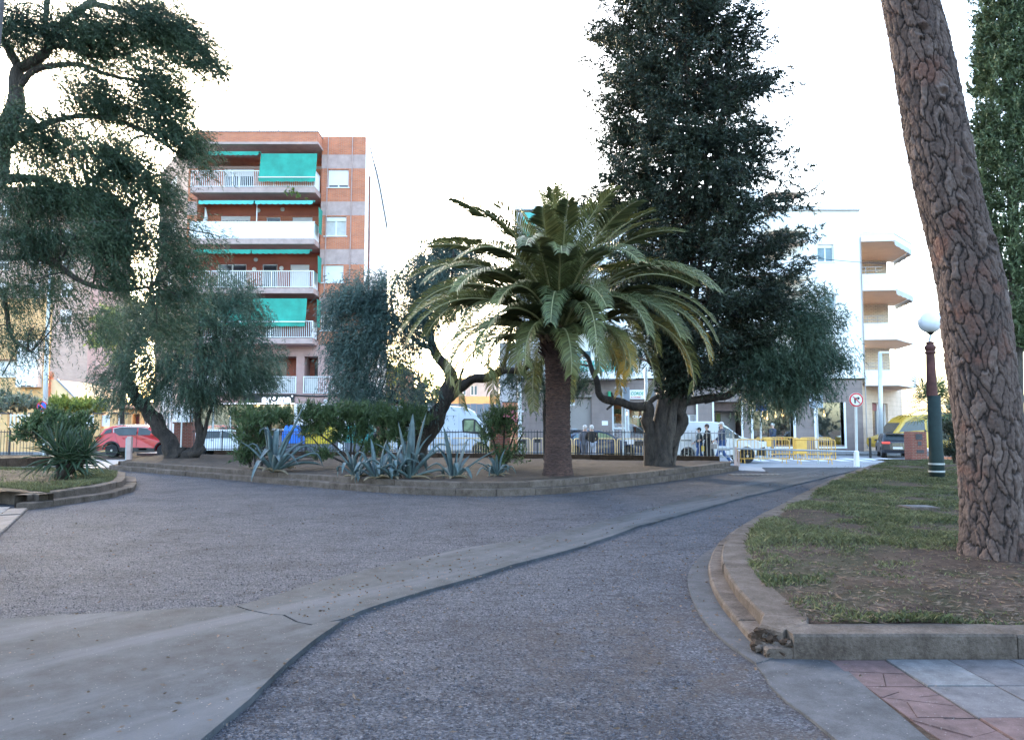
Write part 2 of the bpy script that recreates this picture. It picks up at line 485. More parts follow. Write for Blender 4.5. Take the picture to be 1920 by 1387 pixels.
M['hedgeleaf'] = leafy('hedgeleaf_mat', (0.10, 0.15, 0.04), (0.30, 0.34, 0.08), 0.3, 0.8)
M['greyhedge'] = leafy('greyhedge_mat', (0.10, 0.13, 0.11), (0.25, 0.28, 0.22), 0.25, 0.8)
M['agave'] = plain('agave_mat', (0.070, 0.108, 0.115), 0.5, 0.3, 4)
M['agavedry'] = plain('agavedry_mat', (0.22, 0.17, 0.11), 0.8, 0.25, 6)
M['yucca'] = plain('yucca_mat', (0.032, 0.062, 0.03), 0.5, 0.25, 4)
M['grass'] = leafy('grass_mat', (0.044, 0.054, 0.020), (0.115, 0.116, 0.056), 0.3, 1.6, 0.6)
M['litter'] = plain('litter_mat', (0.12, 0.078, 0.055), 0.9, 0.5, 9)
M['pebble'] = leafy('pebble_mat', (0.030, 0.031, 0.040), (0.066, 0.067, 0.085), 0.0, 40, 0.9)
M['pinkflower'] = plain('pinkflower_mat', (0.6, 0.22, 0.30), 0.7)

# ------------------------------------------------------------ objects
OFF = {}


def tag(o, label=None, cat=None, group=None, kind=None):
    if label: o['label'] = label
    if cat: o['category'] = cat
    if group: o['group'] = group
    if kind: o['kind'] = kind
    return o


def thing(name, label, cat, loc=(0, 0, 0), rz=0.0, group=None, world=True):
    o = bpy.data.objects.new(name, None)
    o.empty_display_size = 0.3
    col.objects.link(o)
    o.location = loc
    o.rotation_euler = (0, 0, rz)
    tag(o, label, cat, group)
    OFF[o.name] = Vector(loc) if world else Vector((0, 0, 0))
    return o


class MB:
    def __init__(s):
        s.v = []; s.f = []

    def add(s, vs, fs):
        n = len(s.v)
        s.v.extend([tuple(p) for p in vs])
        s.f.extend([tuple(i + n for i in f) for f in fs])
        return s

    def box(s, x0, x1, y0, y1, z0, z1):
        return s.add([(x0, y0, z0), (x1, y0, z0), (x1, y1, z0), (x0, y1, z0), (x0, y0, z1), (x1, y0, z1), (x1, y1, z1), (x0, y1, z1)],
                     [(0, 3, 2, 1), (4, 5, 6, 7), (0, 1, 5, 4), (1, 2, 6, 5), (2, 3, 7, 6), (3, 0, 4, 7)])

    def hexa(s, p):
        return s.add(p, [(0, 3, 2, 1), (4, 5, 6, 7), (0, 1, 5, 4), (1, 2, 6, 5), (2, 3, 7, 6), (3, 0, 4, 7)])

    def prism(s, poly, z0, z1):
        n = len(poly)
        vs = [(p[0], p[1], z0) for p in poly] + [(p[0], p[1], z1) for p in poly]
        return s.add(vs, [tuple(range(n))[::-1], tuple(range(n, 2 * n))] + [(i, (i + 1) % n, n + (i + 1) % n, n + i) for i in range(n)])

    def tube(s, path, radii, n=8, cap=True, wob=0.0):
        path = [Vector(p) for p in path]
        if not hasattr(radii, '__len__'):
            radii = [radii] * len(path)
        rings = []
        up = None
        for i, p in enumerate(path):
            a = path[max(0, i - 1)]; b = path[min(len(path) - 1, i + 1)]
            t = (b - a)
            if t.length < 1e-9: t = Vector((0, 0, 1))
            t.normalize()
            if up is None:
                up = t.orthogonal().normalized()
            up = (up - t * up.dot(t))
            if up.length < 1e-6: up = t.orthogonal()
            up.normalize()
            si = t.cross(up)
            rg = []
            for k in range(n):
                an = 2 * math.pi * k / n
                r = radii[i]
                if wob:
                    q = p * 2.3 + Vector((math.cos(an), math.sin(an), 0)) * 1.3
                    r *= 1 + wob * noise.noise(q)
                rg.append(p + (up * math.cos(an) + si * math.sin(an)) * r)
            rings.append(rg)
        vs = [v for rg in rings for v in rg]
        fs = []
        for i in range(len(path) - 1):
            for k in range(n):
                k2 = (k + 1) % n
                fs.append((i * n + k, i * n + k2, (i + 1) * n + k2, (i + 1) * n + k))
        if cap:
            fs.append(tuple(range(n))[::-1])
            fs.append(tuple((len(path) - 1) * n + k for k in range(n)))
        return s.add(vs, fs)

    def ball(s, c, r, seg=12, rings=8):
        if not hasattr(r, '__len__'): r = (r, r, r)
        vs = [(c[0], c[1], c[2] - r[2])]
        for i in range(1, rings):
            ph = -math.pi / 2 + math.pi * i / rings
            for k in range(seg):
                a = 2 * math.pi * k / seg
                vs.append((c[0] + r[0] * math.cos(ph) * math.cos(a), c[1] + r[1] * math.cos(ph) * math.sin(a), c[2] + r[2] * math.sin(ph)))
        vs.append((c[0], c[1], c[2] + r[2]))
        fs = [(0, 1 + (k + 1) % seg, 1 + k) for k in range(seg)]
        for i in range(rings - 2):
            for k in range(seg):
                a = 1 + i * seg + k; b = 1 + i * seg + (k + 1) % seg
                fs.append((a, b, b + seg, a + seg))
        L = len(vs) - 1
        fs += [(L, L - seg + k, L - seg + (k + 1) % seg) for k in range(seg)]
        return s.add(vs, fs)

    def lathe(s, c, prof, seg=16, axis='z'):
        """profile of (radius, height) turned about an axis through c"""
        vs = []
        for (r, h) in prof:
            for k in range(seg):
                a = 2 * math.pi * k / seg
                if axis == 'z':
                    vs.append((c[0] + r * math.cos(a), c[1] + r * math.sin(a), c[2] + h))
                else:
                    vs.append((c[0] + r * math.cos(a), c[1] + h, c[2] + r * math.sin(a)))
        fs = []
        m = len(prof)
        for i in range(m - 1):
            for k in range(seg):
                k2 = (k + 1) % seg
                fs.append((i * seg + k, i * seg + k2, (i + 1) * seg + k2, (i + 1) * seg + k))
        fs.append(tuple(range(seg))[::-1])
        fs.append(tuple((m - 1) * seg + k for k in range(seg)))
        return s.add(vs, fs)

    def build(s, name, mat, parent=None, smooth=False, kind=None, bevel=0.0, label=None, recalc=True):
        off = OFF.get(parent.name, Vector((0, 0, 0))) if parent else Vector((0, 0, 0))
        me = bpy.data.meshes.new(name)
        me.from_pydata([(v[0] - off.x, v[1] - off.y, v[2] - off.z) for v in s.v], [], s.f)
        if recalc:
            bm = bmesh.new(); bm.from_mesh(me)
            bmesh.ops.recalc_face_normals(bm, faces=bm.faces)
            bm.to_mesh(me); bm.free()
        me.materials.append(mat)
        if smooth:
            me.polygons.foreach_set('use_smooth', [True] * len(me.polygons))
        o = bpy.data.objects.new(name, me)
        col.objects.link(o)
        if parent:
            o.parent = parent
        OFF[o.name] = off
        if bevel:
            bv = o.modifiers.new('bevel', 'BEVEL'); bv.width = bevel; bv.segments = 2; bv.limit_method = 'ANGLE'
        if kind: o['kind'] = kind
        if label: o['label'] = label
        return o


def fastmesh(name, V, Fq, mat, parent=None, kind=None, attr=None):
    """V (N,3) vertices, Fq (M,k) faces, numpy"""
    off = OFF.get(parent.name, Vector((0, 0, 0))) if parent else Vector((0, 0, 0))
    V = (V - np.array(off[:])).astype(np.float32)
    me = bpy.data.meshes.new(name)
    k = Fq.shape[1]
    me.vertices.add(len(V)); me.loops.add(Fq.size); me.polygons.add(len(Fq))
    me.vertices.foreach_set('co', V.ravel())
    me.loops.foreach_set('vertex_index', Fq.ravel().astype(np.int32))
    me.polygons.foreach_set('loop_start', (np.arange(len(Fq)) * k).astype(np.int32))
    me.update(calc_edges=True)
    if attr is not None:
        a = me.attributes.new(attr[0], 'FLOAT', 'POINT')
        a.data.foreach_set('value', attr[1].astype(np.float32))
    me.materials.append(mat)
    o = bpy.data.objects.new(name, me)
    col.objects.link(o)
    if parent: o.parent = parent
    OFF[o.name] = off
    if kind: o['kind'] = kind
    return o


def unit(a):
    return a / np.maximum(np.linalg.norm(a, axis=1, keepdims=True), 1e-9)


def leaf_quads(pos, d, length, width, roll=None):
    """a rhombus leaf at each pos along d"""
    n = len(pos)
    d = unit(d)
    rnd = rng.normal(size=(n, 3))
    side = unit(np.cross(d, rnd))
    L = np.broadcast_to(np.asarray(length), (n,))[:, None]
    W = np.broadcast_to(np.asarray(width), (n,))[:, None]
    a = pos
    b = pos + d * L * 0.45 + side * W * 0.5
    c = pos + d * L
    e = pos + d * L * 0.45 - side * W * 0.5
    V = np.stack([a, b, c, e], 1).reshape(-1, 3)
    Fq = np.arange(4 * n).reshape(-1, 4)
    return V, Fq


def leaf_tris(pos, d, length, width):
    """a pointed leaf of one face"""
    n = len(pos)
    d = unit(d)
    side = unit(np.cross(d, rng.normal(size=(n, 3))))
    L = np.broadcast_to(np.asarray(length), (n,))[:, None]
    W = np.broadcast_to(np.asarray(width), (n,))[:, None] * 0.5
    V = np.stack([pos - side * W, pos + d * L, pos + side * W], 1).reshape(-1, 3)
    return V, np.arange(3 * n).reshape(-1, 3)


def spray(centers, dirs, per, L, spread, ll, lw, droop=0.0, leafdown=0.0, wild=0.8, strands=1):
    """leaves strung along short shoots that leave each centre; droop bends the shoot down"""
    K = len(centers)
    S = K * strands
    c = np.repeat(centers, strands, 0) + rng.normal(size=(S, 3)) * spread
    d = unit(np.repeat(dirs, strands, 0) + rng.normal(size=(S, 3)) * 0.45)
    Ls = L * rng.uniform(0.5, 1.3, S)
    m = max(1, per // strands)
    c = np.repeat(c, m, 0); d = np.repeat(d, m, 0); Ls = np.repeat(Ls, m)
    t = rng.uniform(0, 1, S * m)
    down = np.array([0, 0, -1.0])
    pos = c + d * (Ls * t)[:, None] * (1 - droop * 0.5 * t)[:, None] + down * (droop * Ls * t ** 1.6)[:, None]
    ld = d + rng.normal(size=(S * m, 3)) * wild + down * (leafdown + droop * t[:, None] * 1.5)
    return leaf_tris(pos, ld, ll * rng.uniform(0.6, 1.4, S * m), lw * rng.uniform(0.7, 1.3, S * m))


def in_blobs(blobs, n, hollow=0.35, cut=None, cutscale=0.9):
    """points in ellipsoids (centre, radii); cut removes noise-shaped gaps"""
    out = []
    vol = np.array([r[0] * r[1] * r[2] for _, r in blobs]); vol = vol ** 0.85
    cnt = np.maximum(2, (vol / vol.sum() * n).astype(int))
    for (c, r), k in zip(blobs, cnt):
        got = 0; tries = 0
        while got < k and tries < k * 12:
            tries += 1
            v = Vector(rng.normal(size=3)); v.normalize()
            rad = rng.uniform(hollow, 1) ** (1 / 2)
            q = Vector((c[0] + v.x * r[0] * rad, c[1] + v.y * r[1] * rad, c[2] + v.z * r[2] * rad))
            if cut is not None and noise.noise(q * cutscale) < cut:
                continue
            out.append(q); got += 1
    return out


def pxblob(px, py, Y, rx, ry=None, depth=None):
    """ellipsoid given by its place in the view and its distance"""
    k = Y / F
    ry = ry or rx
    c = P(px, py, Y)
    return (c, (rx * k, (depth or rx) * k, ry * k))


def arr(vs):
    return np.array([v[:] for v in vs])


def join(parts):
    V = []; Fs = []; n = 0
    for v, f in parts:
        V.append(v); Fs.append(f + n); n += len(v)
    return np.concatenate(V), np.concatenate(Fs)

# ============================================================ GROUND
def sheet(name, pts, z, mat, thick=None, kind='structure', parent=None):
    mb = MB()
    if thick is None:
        mb.add([(p[0], p[1], z) for p in pts], [tuple(range(len(pts)))])
    else:
        mb.prism([(p[0], p[1]) for p in pts], z - thick, z)
    o = mb.build(name, mat, parent)
    if kind: o['kind'] = kind
    return o


g = MB(); g.add([(-900, -300, -0.02), (900, -300, -0.02), (900, 1500, -0.02), (-900, 1500, -0.02)], [(0, 1, 2, 3)])
g.build('ground', M['soil'], kind='structure')

# gravel court: a fine grid with shallow unevenness
def court():
    xs = np.linspace(-26, 17, 200); ys = np.linspace(-3, 37.5, 220)
    X, Y = np.meshgrid(xs, ys)
    Z = np.zeros_like(X)
    for i in range(X.shape[0]):
        for j in range(X.shape[1]):
            if Y[i, j] < 20:
                Z[i, j] = min(1, (20 - Y[i, j]) / 14) * (0.010 * noise.noise(Vector((X[i, j] * 1.6, Y[i, j] * 1.6, 0))) + 0.006 * noise.noise(Vector((X[i, j] * 4.5, Y[i, j] * 5.5, 3)))) - 0.004
    V = np.stack([X.ravel(), Y.ravel(), Z.ravel()], 1)
    n, m = X.shape
    idx = np.arange(n * m).reshape(n, m)
    Fq = np.stack([idx[:-1, :-1].ravel(), idx[:-1, 1:].ravel(), idx[1:, 1:].ravel(), idx[1:, :-1].ravel()], 1)
    o = fastmesh('gravel_court', V, Fq, M['gravel'], kind='structure')
    o.data.polygons.foreach_set('use_smooth', [True] * len(o.data.polygons))


court()

# concrete path in two slabs parted by the crack
def jag(a, b, n, amp, seed):
    out = []
    a = Vector(a[:2]); b = Vector(b[:2])
    t = (b - a); nrm = Vector((-t.y, t.x)).normalized()
    for i in range(n + 1):
        s = i / n
        q = a + t * s + nrm * amp * (noise.noise(Vector((s * 5, seed, 0))) if 0 < i < n else 0)
        out.append((q.x, q.y))
    return out


def wobble(pts, amp, step=0.35, seed=0.0):
    out = []
    for i in range(len(pts) - 1):
        a = Vector(pts[i][:2]); b = Vector(pts[i + 1][:2])
        k = max(1, min(12, int((b - a).length / step)))
        t = b - a
        nrm = Vector((-t.y, t.x)).normalized() if t.length > 0 else Vector((0, 1))
        for j in range(k):
            s = j / k
            q = a + t * s
            q = q + nrm * amp * noise.noise(Vector((q.x * 1.4 + seed, q.y * 1.4, seed)))
            out.append((q.x, q.y))
    out.append(tuple(pts[-1][:2]))
    return out


PZ = 0.03
lower = [G(*p, PZ) for p in ((645, 1159), (720, 1130), (800, 1106), (880, 1082), (960, 1058), (1100, 1021), (1200, 985), (1300, 958), (1400, 930), (1480, 911), (1560, 891), (1625, 876))]
upper = [G(*p, PZ) for p in ((1430, 876), (1440, 886), (1400, 903), (1330, 923), (1250, 944), (1100, 984), (960, 1014), (850, 1030), (700, 1064), (560, 1100), (445, 1135))]
crack_a = G(445, 1135, PZ); crack_b = G(645, 1159, PZ)
crack_mid = [G(*p, PZ) for p in ((470, 1143), (505, 1150), (535, 1152), (560, 1165), (590, 1171), (615, 1165))]
cr = [(p[0], p[1]) for p in [crack_a] + crack_mid + [crack_b]]
far_poly = wobble(lower, 0.05, 0.3, 1.0) + wobble(upper, 0.06, 0.3, 4.0)[:-1] + cr[:-1]
sheet('concrete_path', far_poly, PZ, M['path'], 0.06)
gap = 0.03
near = [(c[0] - gap * 0.6, c[1] - gap) for c in cr]
fl = [G(*p, PZ) for p in ((640, 1164), (600, 1190), (540, 1240), (470, 1310), (380, 1387), (320, 1440))]
fl2 = [G(*p, PZ) for p in ((250, 1146), (100, 1153), (0, 1161), (-200, 1175), (-420, 1190))]
near_poly = near[:-1] + wobble(fl, 0.025, 0.2, 7.0) + [(-1.2, 2.0), (-6.5, 2.0)] + wobble(fl2[::-1], 0.05, 0.3, 9.0)
sheet('concrete_path', near_poly, PZ + 0.006, M['path'], 0.07)

# street beyond the park, pavements, road markings
sheet('road', [(-80, 44.2), (-80, 36.5), (-17, 38), (-15.6, 31), (-16.8, 30.0), (-18.5, 27.6), (-40, 27.6), (-40, 24), (-80, 24), (-80, 20), (-90, 20), (-90, 44.2)], 0.004, M['asphalt'])
sheet('road', [(-17.6, 38.0), (8.2, 30.3), (9.0, 32.2), (14.5, 33.2), (40, 33.2), (40, 43.0), (-17.6, 43.0)], 0.006, M['asphalt'])
sheet('road', [(28, 43.0), (60, 43.0), (60, 90), (34, 90)], 0.006, M['asphalt'])
sheet('pavement', [(-21, 43.5), (28.5, 43.5), (28.5, 44.5), (34, 90), (-21, 90)], 0.13, M['pavement'], 0.14)
sheet('pavement', [(-80, 44.5), (-24, 44.5), (-24, 48), (-80, 48)], 0.13, M['pavement'], 0.14)
sheet('crossing_pavement', [(8.3, 28.4), (9.4, 27.6), (15.4, 31.2), (22, 33.4), (22, 35.0), (9.2, 33.6)], 0.012, M['asphalt'])
for i in range(9):
    x = 10.6 + i * 0.95
    sheet('crossing_stripe', [(x, 36.3), (x + 0.5, 36.3), (x + 0.75, 39.6), (x + 0.25, 39.6)], 0.011, M['line'])
sheet('stop_line', [(16.0, 35.4), (21.8, 35.9), (21.8, 36.1), (16.0, 35.62)], 0.011, M['line'])
# drain grate by the end of the bed
dg = thing('drain_cover', 'dark drain grate in the gravel off the right end of the big kerbed bed', 'drain', (8.2, 25.6, 0))
mb = MB(); mb.box(7.2, 8.9, 25.4, 26.0, 0.0, 0.034)
mb.build('frame', M['slab'], dg)
for i in range(10):
    mb = MB(); mb.box(7.26 + i * 0.16, 7.36 + i * 0.16, 25.45, 25.95, 0.03, 0.045); mb.build('grate_bar', M['black'], dg)


# ============================================================ KERBED BEDS
def resample(pts, step):
    out = []
    for i in range(len(pts) - 1):
        a = Vector(pts[i][:2]); b = Vector(pts[i + 1][:2])
        k = max(1, round((b - a).length / step))
        for j in range(k):
            out.append(a.lerp(b, j / k))
    out.append(Vector(pts[-1][:2]))
    return out


def smooth_line(pts, it=2):
    pts = [Vector(p[:2]) for p in pts]
    for _ in range(it):
        q = [pts[0]]
        for a, b in zip(pts[:-1], pts[1:]):
            q += [a.lerp(b, 0.25), a.lerp(b, 0.75)]
        q.append(pts[-1])
        pts = q
    return pts


def offset(pts, d):
    """to the left of the walking direction"""
    out = []
    n = len(pts)
    for i in range(n):
        a = pts[max(0, i - 1)]; b = pts[min(n - 1, i + 1)]
        t = (b - a).normalized()
        nl = Vector((-t.y, t.x))
        # mitre
        if 0 < i < n - 1:
            t1 = (pts[i] - a).normalized()
            n1 = Vector((-t1.y, t1.x))
            c = max(0.5, nl.dot(n1))
            out.append(pts[i] + nl * d / c)
        else:
            out.append(pts[i] + nl * d)
    return out


def kerb_run(root, pts, d0, d1, z0, z1, piece, mat, name='kerb_stone', rough=0.008, seed=0):
    """kerb stones laid along pts (outer foot), between offsets d0 and d1, heights z0 to z1"""
    rs = random.Random(seed)
    pts = resample(pts, 0.22)
    A = offset(pts, d0); B = offset(pts, d1)
    L = [0]
    for a, b in zip(A[:-1], A[1:]): L.append(L[-1] + (b - a).length)
    i = 0; n = len(pts)
    while i < n - 1:
        tgt = L[i] + piece * rs.uniform(0.85, 1.2)
        j = i + 1
        while j < n - 1 and L[j] < tgt: j += 1
        if n - 1 - j < 2: j = n - 1
        mb = MB()
        g0 = 0.006 / max(0.01, (A[i + 1] - A[i]).length); g1 = 0.006 / max(0.01, (A[j] - A[j - 1]).length)
        a = [A[i].lerp(A[i + 1], g0)] + A[i + 1:j] + [A[j].lerp(A[j - 1], g1)]
        b = [B[i].lerp(B[i + 1], g0)] + B[i + 1:j] + [B[j].lerp(B[j - 1], g1)]
        dz = rs.uniform(-rough, rough); dj = rs.uniform(-rough, rough)
        ch = 0.016
        vs = []
        for p, q in zip(a, b):
            w = (q - p).normalized()
            e = 0.007 * noise.noise(Vector((p.x * 3, p.y * 3, z1 * 9))) + 0.004 * noise.noise(Vector((p.x * 11, p.y * 11, 2)))
            p = p - w * (dj + e)
            vs += [(p.x, p.y, z0), (p.x, p.y, z1 + dz - ch), ((p + w * ch).x, (p + w * ch).y, z1 + dz + e), ((q - w * ch).x, (q - w * ch).y, z1 + dz + e), (q.x, q.y, z1 + dz - ch), (q.x, q.y, z0)]
        m = len(a)
        fs = []
        for k in range(m - 1):
            for c in range(6):
                c2 = (c + 1) % 6
                fs.append((k * 6 + c, k * 6 + c2, (k + 1) * 6 + c2, (k + 1) * 6 + c))
        fs += [(0, 1, 2, 3, 4, 5), tuple((m - 1) * 6 + c for c in range(6))[::-1]]
        mb.add(vs, fs)
        mb.build(name, mat, root)
        i = j


def soil_sheet(root, poly, z, mat, mound=0.04, step=0.35, name='soil', seed=0.0):
    """uneven earth inside a polygon"""
    poly = [Vector(p[:2]) for p in poly]
    xs = [p.x for p in poly]; ys = [p.y for p in poly]
    bm = bmesh.new()
    vs = [bm.verts.new((p.x, p.y, z)) for p in poly]
    f = bm.faces.new(vs)
    bmesh.ops.triangulate(bm, faces=[f])
    x = min(xs) + step
    while x < max(xs):
        bmesh.ops.bisect_plane(bm, geom=bm.verts[:] + bm.edges[:] + bm.faces[:], plane_co=(x, 0, 0), plane_no=(1, 0, 0)); x += step
    y = min(ys) + step
    while y < max(ys):
        bmesh.ops.bisect_plane(bm, geom=bm.verts[:] + bm.edges[:] + bm.faces[:], plane_co=(0, y, 0), plane_no=(0, 1, 0)); y += step * 1.2
    for v in bm.verts:
        if not v.is_boundary:
            v.co.z += mound * (0.5 + noise.noise(Vector((v.co.x * 0.7 + seed, v.co.y * 0.7, 0)))) + mound * 0.3 * noise.noise(Vector((v.co.x * 2.5, v.co.y * 2.5, seed)))
    off = OFF[root.name] if root else Vector((0, 0, 0))
    for v in bm.verts: v.co -= off
    me = bpy.data.meshes.new(name)
    bm.to_mesh(me); bm.free()
    me.materials.append(mat)
    me.polygons.foreach_set('use_smooth', [True] * len(me.polygons))
    o = bpy.data.objects.new(name, me); col.objects.link(o)
    if root: o.parent = root
    OFF[o.name] = off
    return o


# ---- the big bed in the middle
CB = smooth_line([G(*p) for p in ((205, 880), (300, 888), (420, 899), (571, 912), (677, 921), (843, 930), (960, 930), (1075, 924), (1215, 908), (1310, 894), (1385, 881.5))], 2)
cb_right = [Vector((8.5, 29.3))]
cb_back = [Vector((7.9, 29.6)), Vector((-14.2, 37.0)), Vector((-16.6, 36.8))]
big = thing('raised_bed', 'broad raised earth bed with two stepped kerbs around the palm and agaves', 'flower bed', (-2, 27, 0))
kerb_run(big, CB + cb_right, 0.0, 0.34, -0.02, 0.155, 0.9, M['kerb'], seed=1)
kerb_run(big, CB + cb_right, 0.30, 0.62, 0.10, 0.30, 1.6, M['kerb'], name='coping_stone', seed=2)
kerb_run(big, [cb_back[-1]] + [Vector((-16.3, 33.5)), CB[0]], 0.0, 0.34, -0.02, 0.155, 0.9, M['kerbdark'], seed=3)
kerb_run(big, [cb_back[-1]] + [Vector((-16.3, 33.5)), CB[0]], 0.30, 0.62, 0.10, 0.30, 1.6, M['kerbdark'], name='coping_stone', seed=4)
inner = offset(resample(CB + cb_right, 0.8), 0.6)
soil_sheet(big, inner + cb_back, 0.285, M['soil'], 0.05, 0.5)
# low back wall under the railing
mb = MB()
a, b = cb_back[0], cb_back[1]
t = (b - a).normalized(); nn = Vector((-t.y, t.x))
wallp = [a, b, b - nn * 0.3, a - nn * 0.3]
backwall = thing('low_wall', 'low dark concrete wall along the back of the palm bed under the railing', 'wall', (a.x, a.y, 0))
n_st = 14
for i in range(n_st):
    p = a.lerp(b, i / n_st + 0.0005); q = a.lerp(b, (i + 1) / n_st - 0.0005)
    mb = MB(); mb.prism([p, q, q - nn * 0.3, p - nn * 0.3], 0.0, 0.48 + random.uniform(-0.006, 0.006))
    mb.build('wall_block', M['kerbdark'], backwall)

# ---- yucca bed on the left
LB = [G(*p) for p in ((-60, 941), (55, 955), (122, 946), (210, 933), (250, 921), (256, 913))] + [Vector((-11.2, 23.2)), Vector((-12.6, 24.6)), Vector((-18, 26.3))]
LBs = resample(LB, 0.3)
lb = thing('raised_bed', 'small left raised bed with grassy rim where the spiky yucca grows', 'flower bed', (-12, 19, 0))
kerb_run(lb, LB[1:], 0.0, 0.30, -0.02, 0.12, 0.85, M['kerb'], seed=5)
kerb_run(lb, LB, 0.27, 0.55, 0.0, 0.27, 1.9, M['kerb'], name='coping_stone', seed=6)
inner = offset([Vector(p[:2]) for p in LB], 0.5)
soil_sheet(lb, inner + [Vector((-22, 24)), Vector((-17, 17))], 0.25, M['soilgrass'], 0.05, 0.4, seed=5)
LBpoly = inner + [Vector((-22, 24)), Vector((-17, 17))]
# pale pavement strip on the far left
pv = thing('paved_strip', 'pale grey paved strip with concrete edging in the lower left corner by the small bed', 'paving', (-9.5, 13, 0))
e0 = G(52, 957); e1 = G(-30, 1030)
kerb_run(pv, [e0, e1, e1 + (e1 - e0) * 0.6], 0.0, -0.32, -0.02, 0.045, 1.1, M['slab'], name='edging_stone', seed=8)
dd = (Vector(e1[:2]) - Vector(e0[:2])); dl = dd.length; dd.normalize(); dn = Vector((dd.y, -dd.x))
for i in range(-1, 10):
    for j in range(5):
        p = Vector(e0[:2]) + dn * (0.34 + j * 0.62) + dd * (i * 0.62)
        q = [p, p + dn * 0.61, p + dn * 0.61 + dd * 0.61, p + dd * 0.61]
        mb = MB(); mb.prism(q, 0.0, 0.035 + random.uniform(-0.002, 0.002)); mb.build('paving_slab', M['paleslab'], pv)

# ---- far left bed behind, with the bush
FB = [Vector((-24.0, 30.2)), Vector((-21.6, 30.4)), Vector((-19.6, 31.4)), Vector((-18.7, 32.6)), Vector((-19.5, 34.2)), Vector((-24, 35))]
FBx = [Vector((-34.0, 29.2))] + FB + [Vector((-34, 35.2))]
fb = thing('raised_bed', 'far left raised bed with grass under the trimmed bush beside the road', 'flower bed', (-24, 32, 0))
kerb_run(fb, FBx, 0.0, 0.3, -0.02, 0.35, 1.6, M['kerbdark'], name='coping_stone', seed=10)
inner_fb = offset(FBx, 0.28)
soil_sheet(fb, inner_fb, 0.33, M['soilgrass'], 0.03, 0.8, seed=9)

# ---- lawn bed on the right
RBc = [G(*p) for p in ((1652, 872), (1610, 885), (1560, 904), (1500, 934), (1440, 966), (1398, 988), (1352, 1022), (1334, 1046), (1328, 1085), (1345, 1130), (1385, 1182), (1428, 1229))]
curve = smooth_line([p.xy for p in RBc], 1)
corner = Vector((1.76, 5.44))
curve[-1] = corner
FRONT_Y = 5.44
rb = thing('raised_bed', 'patchy lawn bed with stepped chipped kerb in the right foreground under the leaning pine', 'flower bed', (6, 15, 0))
kerb_run(rb, curve, 0.0, 0.19, -0.02, 0.085, 0.9, M['kerb'], seed=11)
kerb_run(rb, curve[:-2] + [Vector((1.62, 5.66)), Vector((1.80, 5.45))], 0.14, 0.47, 0.0, 0.175, 1.7, M['kerb'], name='coping_stone', seed=12)
kerb_run(rb, [Vector((1.93, FRONT_Y)), Vector((9.0, FRONT_Y))], 0.0, 0.3, -0.02, 0.175, 1.45, M['kerb'], name='coping_stone', seed=13)
# broken corner: lumps of the chipped concrete
for i in range(30):
    mb = MB()
    c = Vector((1.74 + random.uniform(-.02, .22), 5.50 + random.uniform(-0.03, 0.16), random.uniform(0.02, 0.14)))
    r = random.uniform(0.018, 0.05)
    mb.ball(c, (r, r * 0.9, r * 0.7), 7, 5)
    mb.v = [tuple(Vector(v) + Vector([random.uniform(-.012, .012) for _ in range(3)])) for v in mb.v]
    mb.build('broken_lump', M['kerbdark'] if i % 3 else M['kerb'], rb)
rin = offset(resample(curve, 0.6), 0.40)
RBpoly = rin[:-1] + [Vector((2.05, FRONT_Y + 0.29)), Vector((9.0, FRONT_Y + 0.29)), Vector((30, 12)), Vector((34, 33.5)), Vector((15.6, 33.5))]
soil_sheet(rb, RBpoly, 0.165, M['soilgrass'], 0.05, 0.35, seed=2)
# concrete apron round the kerb, and along the paving
ap_out = [G(*p) for p in ((1347, 1024), (1312, 1044), (1291, 1072), (1288, 1100), (1308, 1150), (1350, 1200), (1418, 1247))]
ap = smooth_line([p.xy for p in ap_out], 2)
in_side = [p for p in curve if p.y < 11.6]
sheet('kerb_apron', ap + [corner + Vector((0.1, 0.05))] + [p + Vector((0.12, 0)) for p in in_side[::-1]], 0.018, M['apron'], 0.03)
apn = wobble([(1.62, 5.30), (1.60, 4.9), (1.66, 4.36), (1.66, 3.6), (1.70, 2.4)], 0.05, 0.2, 3) 
sheet('paving_apron', [(1.66, 5.47)] + apn + [(2.13, 2.4)] + wobble([(2.13, 2.4), (2.13, 4.1), (2.19, 5.2), (2.16, 5.42)], 0.03, 0.2, 6), 0.012, M['apron'], 0.03)


# paving slabs of the lower right corner
def shards(poly, n, seed):
    rs = random.Random(seed)
    out = [poly]
    while len(out) < n:
        out.sort(key=lambda q: -abs(sum(q[i][0] * q[(i + 1) % len(q)][1] - q[(i + 1) % len(q)][0] * q[i][1] for i in range(len(q)))))
        q = out.pop(0)
        c = (sum(p[0] for p in q) / len(q), sum(p[1] for p in q) / len(q))
        an = rs.uniform(0, math.pi); nx, ny = math.cos(an), math.sin(an)
        A, B = [], []
        for i in range(len(q)):
            p0, p1 = q[i], q[(i + 1) % len(q)]
            s0 = (p0[0] - c[0]) * nx + (p0[1] - c[1]) * ny
            s1 = (p1[0] - c[0]) * nx + (p1[1] - c[1]) * ny
            (A if s0 >= 0 else B).append(p0)
            if s0 * s1 < 0:
                t = s0 / (s0 - s1)
                x = (p0[0] + (p1[0] - p0[0]) * t, p0[1] + (p1[1] - p0[1]) * t)
                A.append(x); B.append(x)
        out += [A, B]
    return out


def shrink(q, d):
    c = (sum(p[0] for p in q) / len(q), sum(p[1] for p in q) / len(q))
    out = []
    for p in q:
        v = Vector((c[0] - p[0], c[1] - p[1])); l = v.length
        v = v / l * min(d, l * 0.4)
        out.append((p[0] + v.x, p[1] + v.y))
    return out


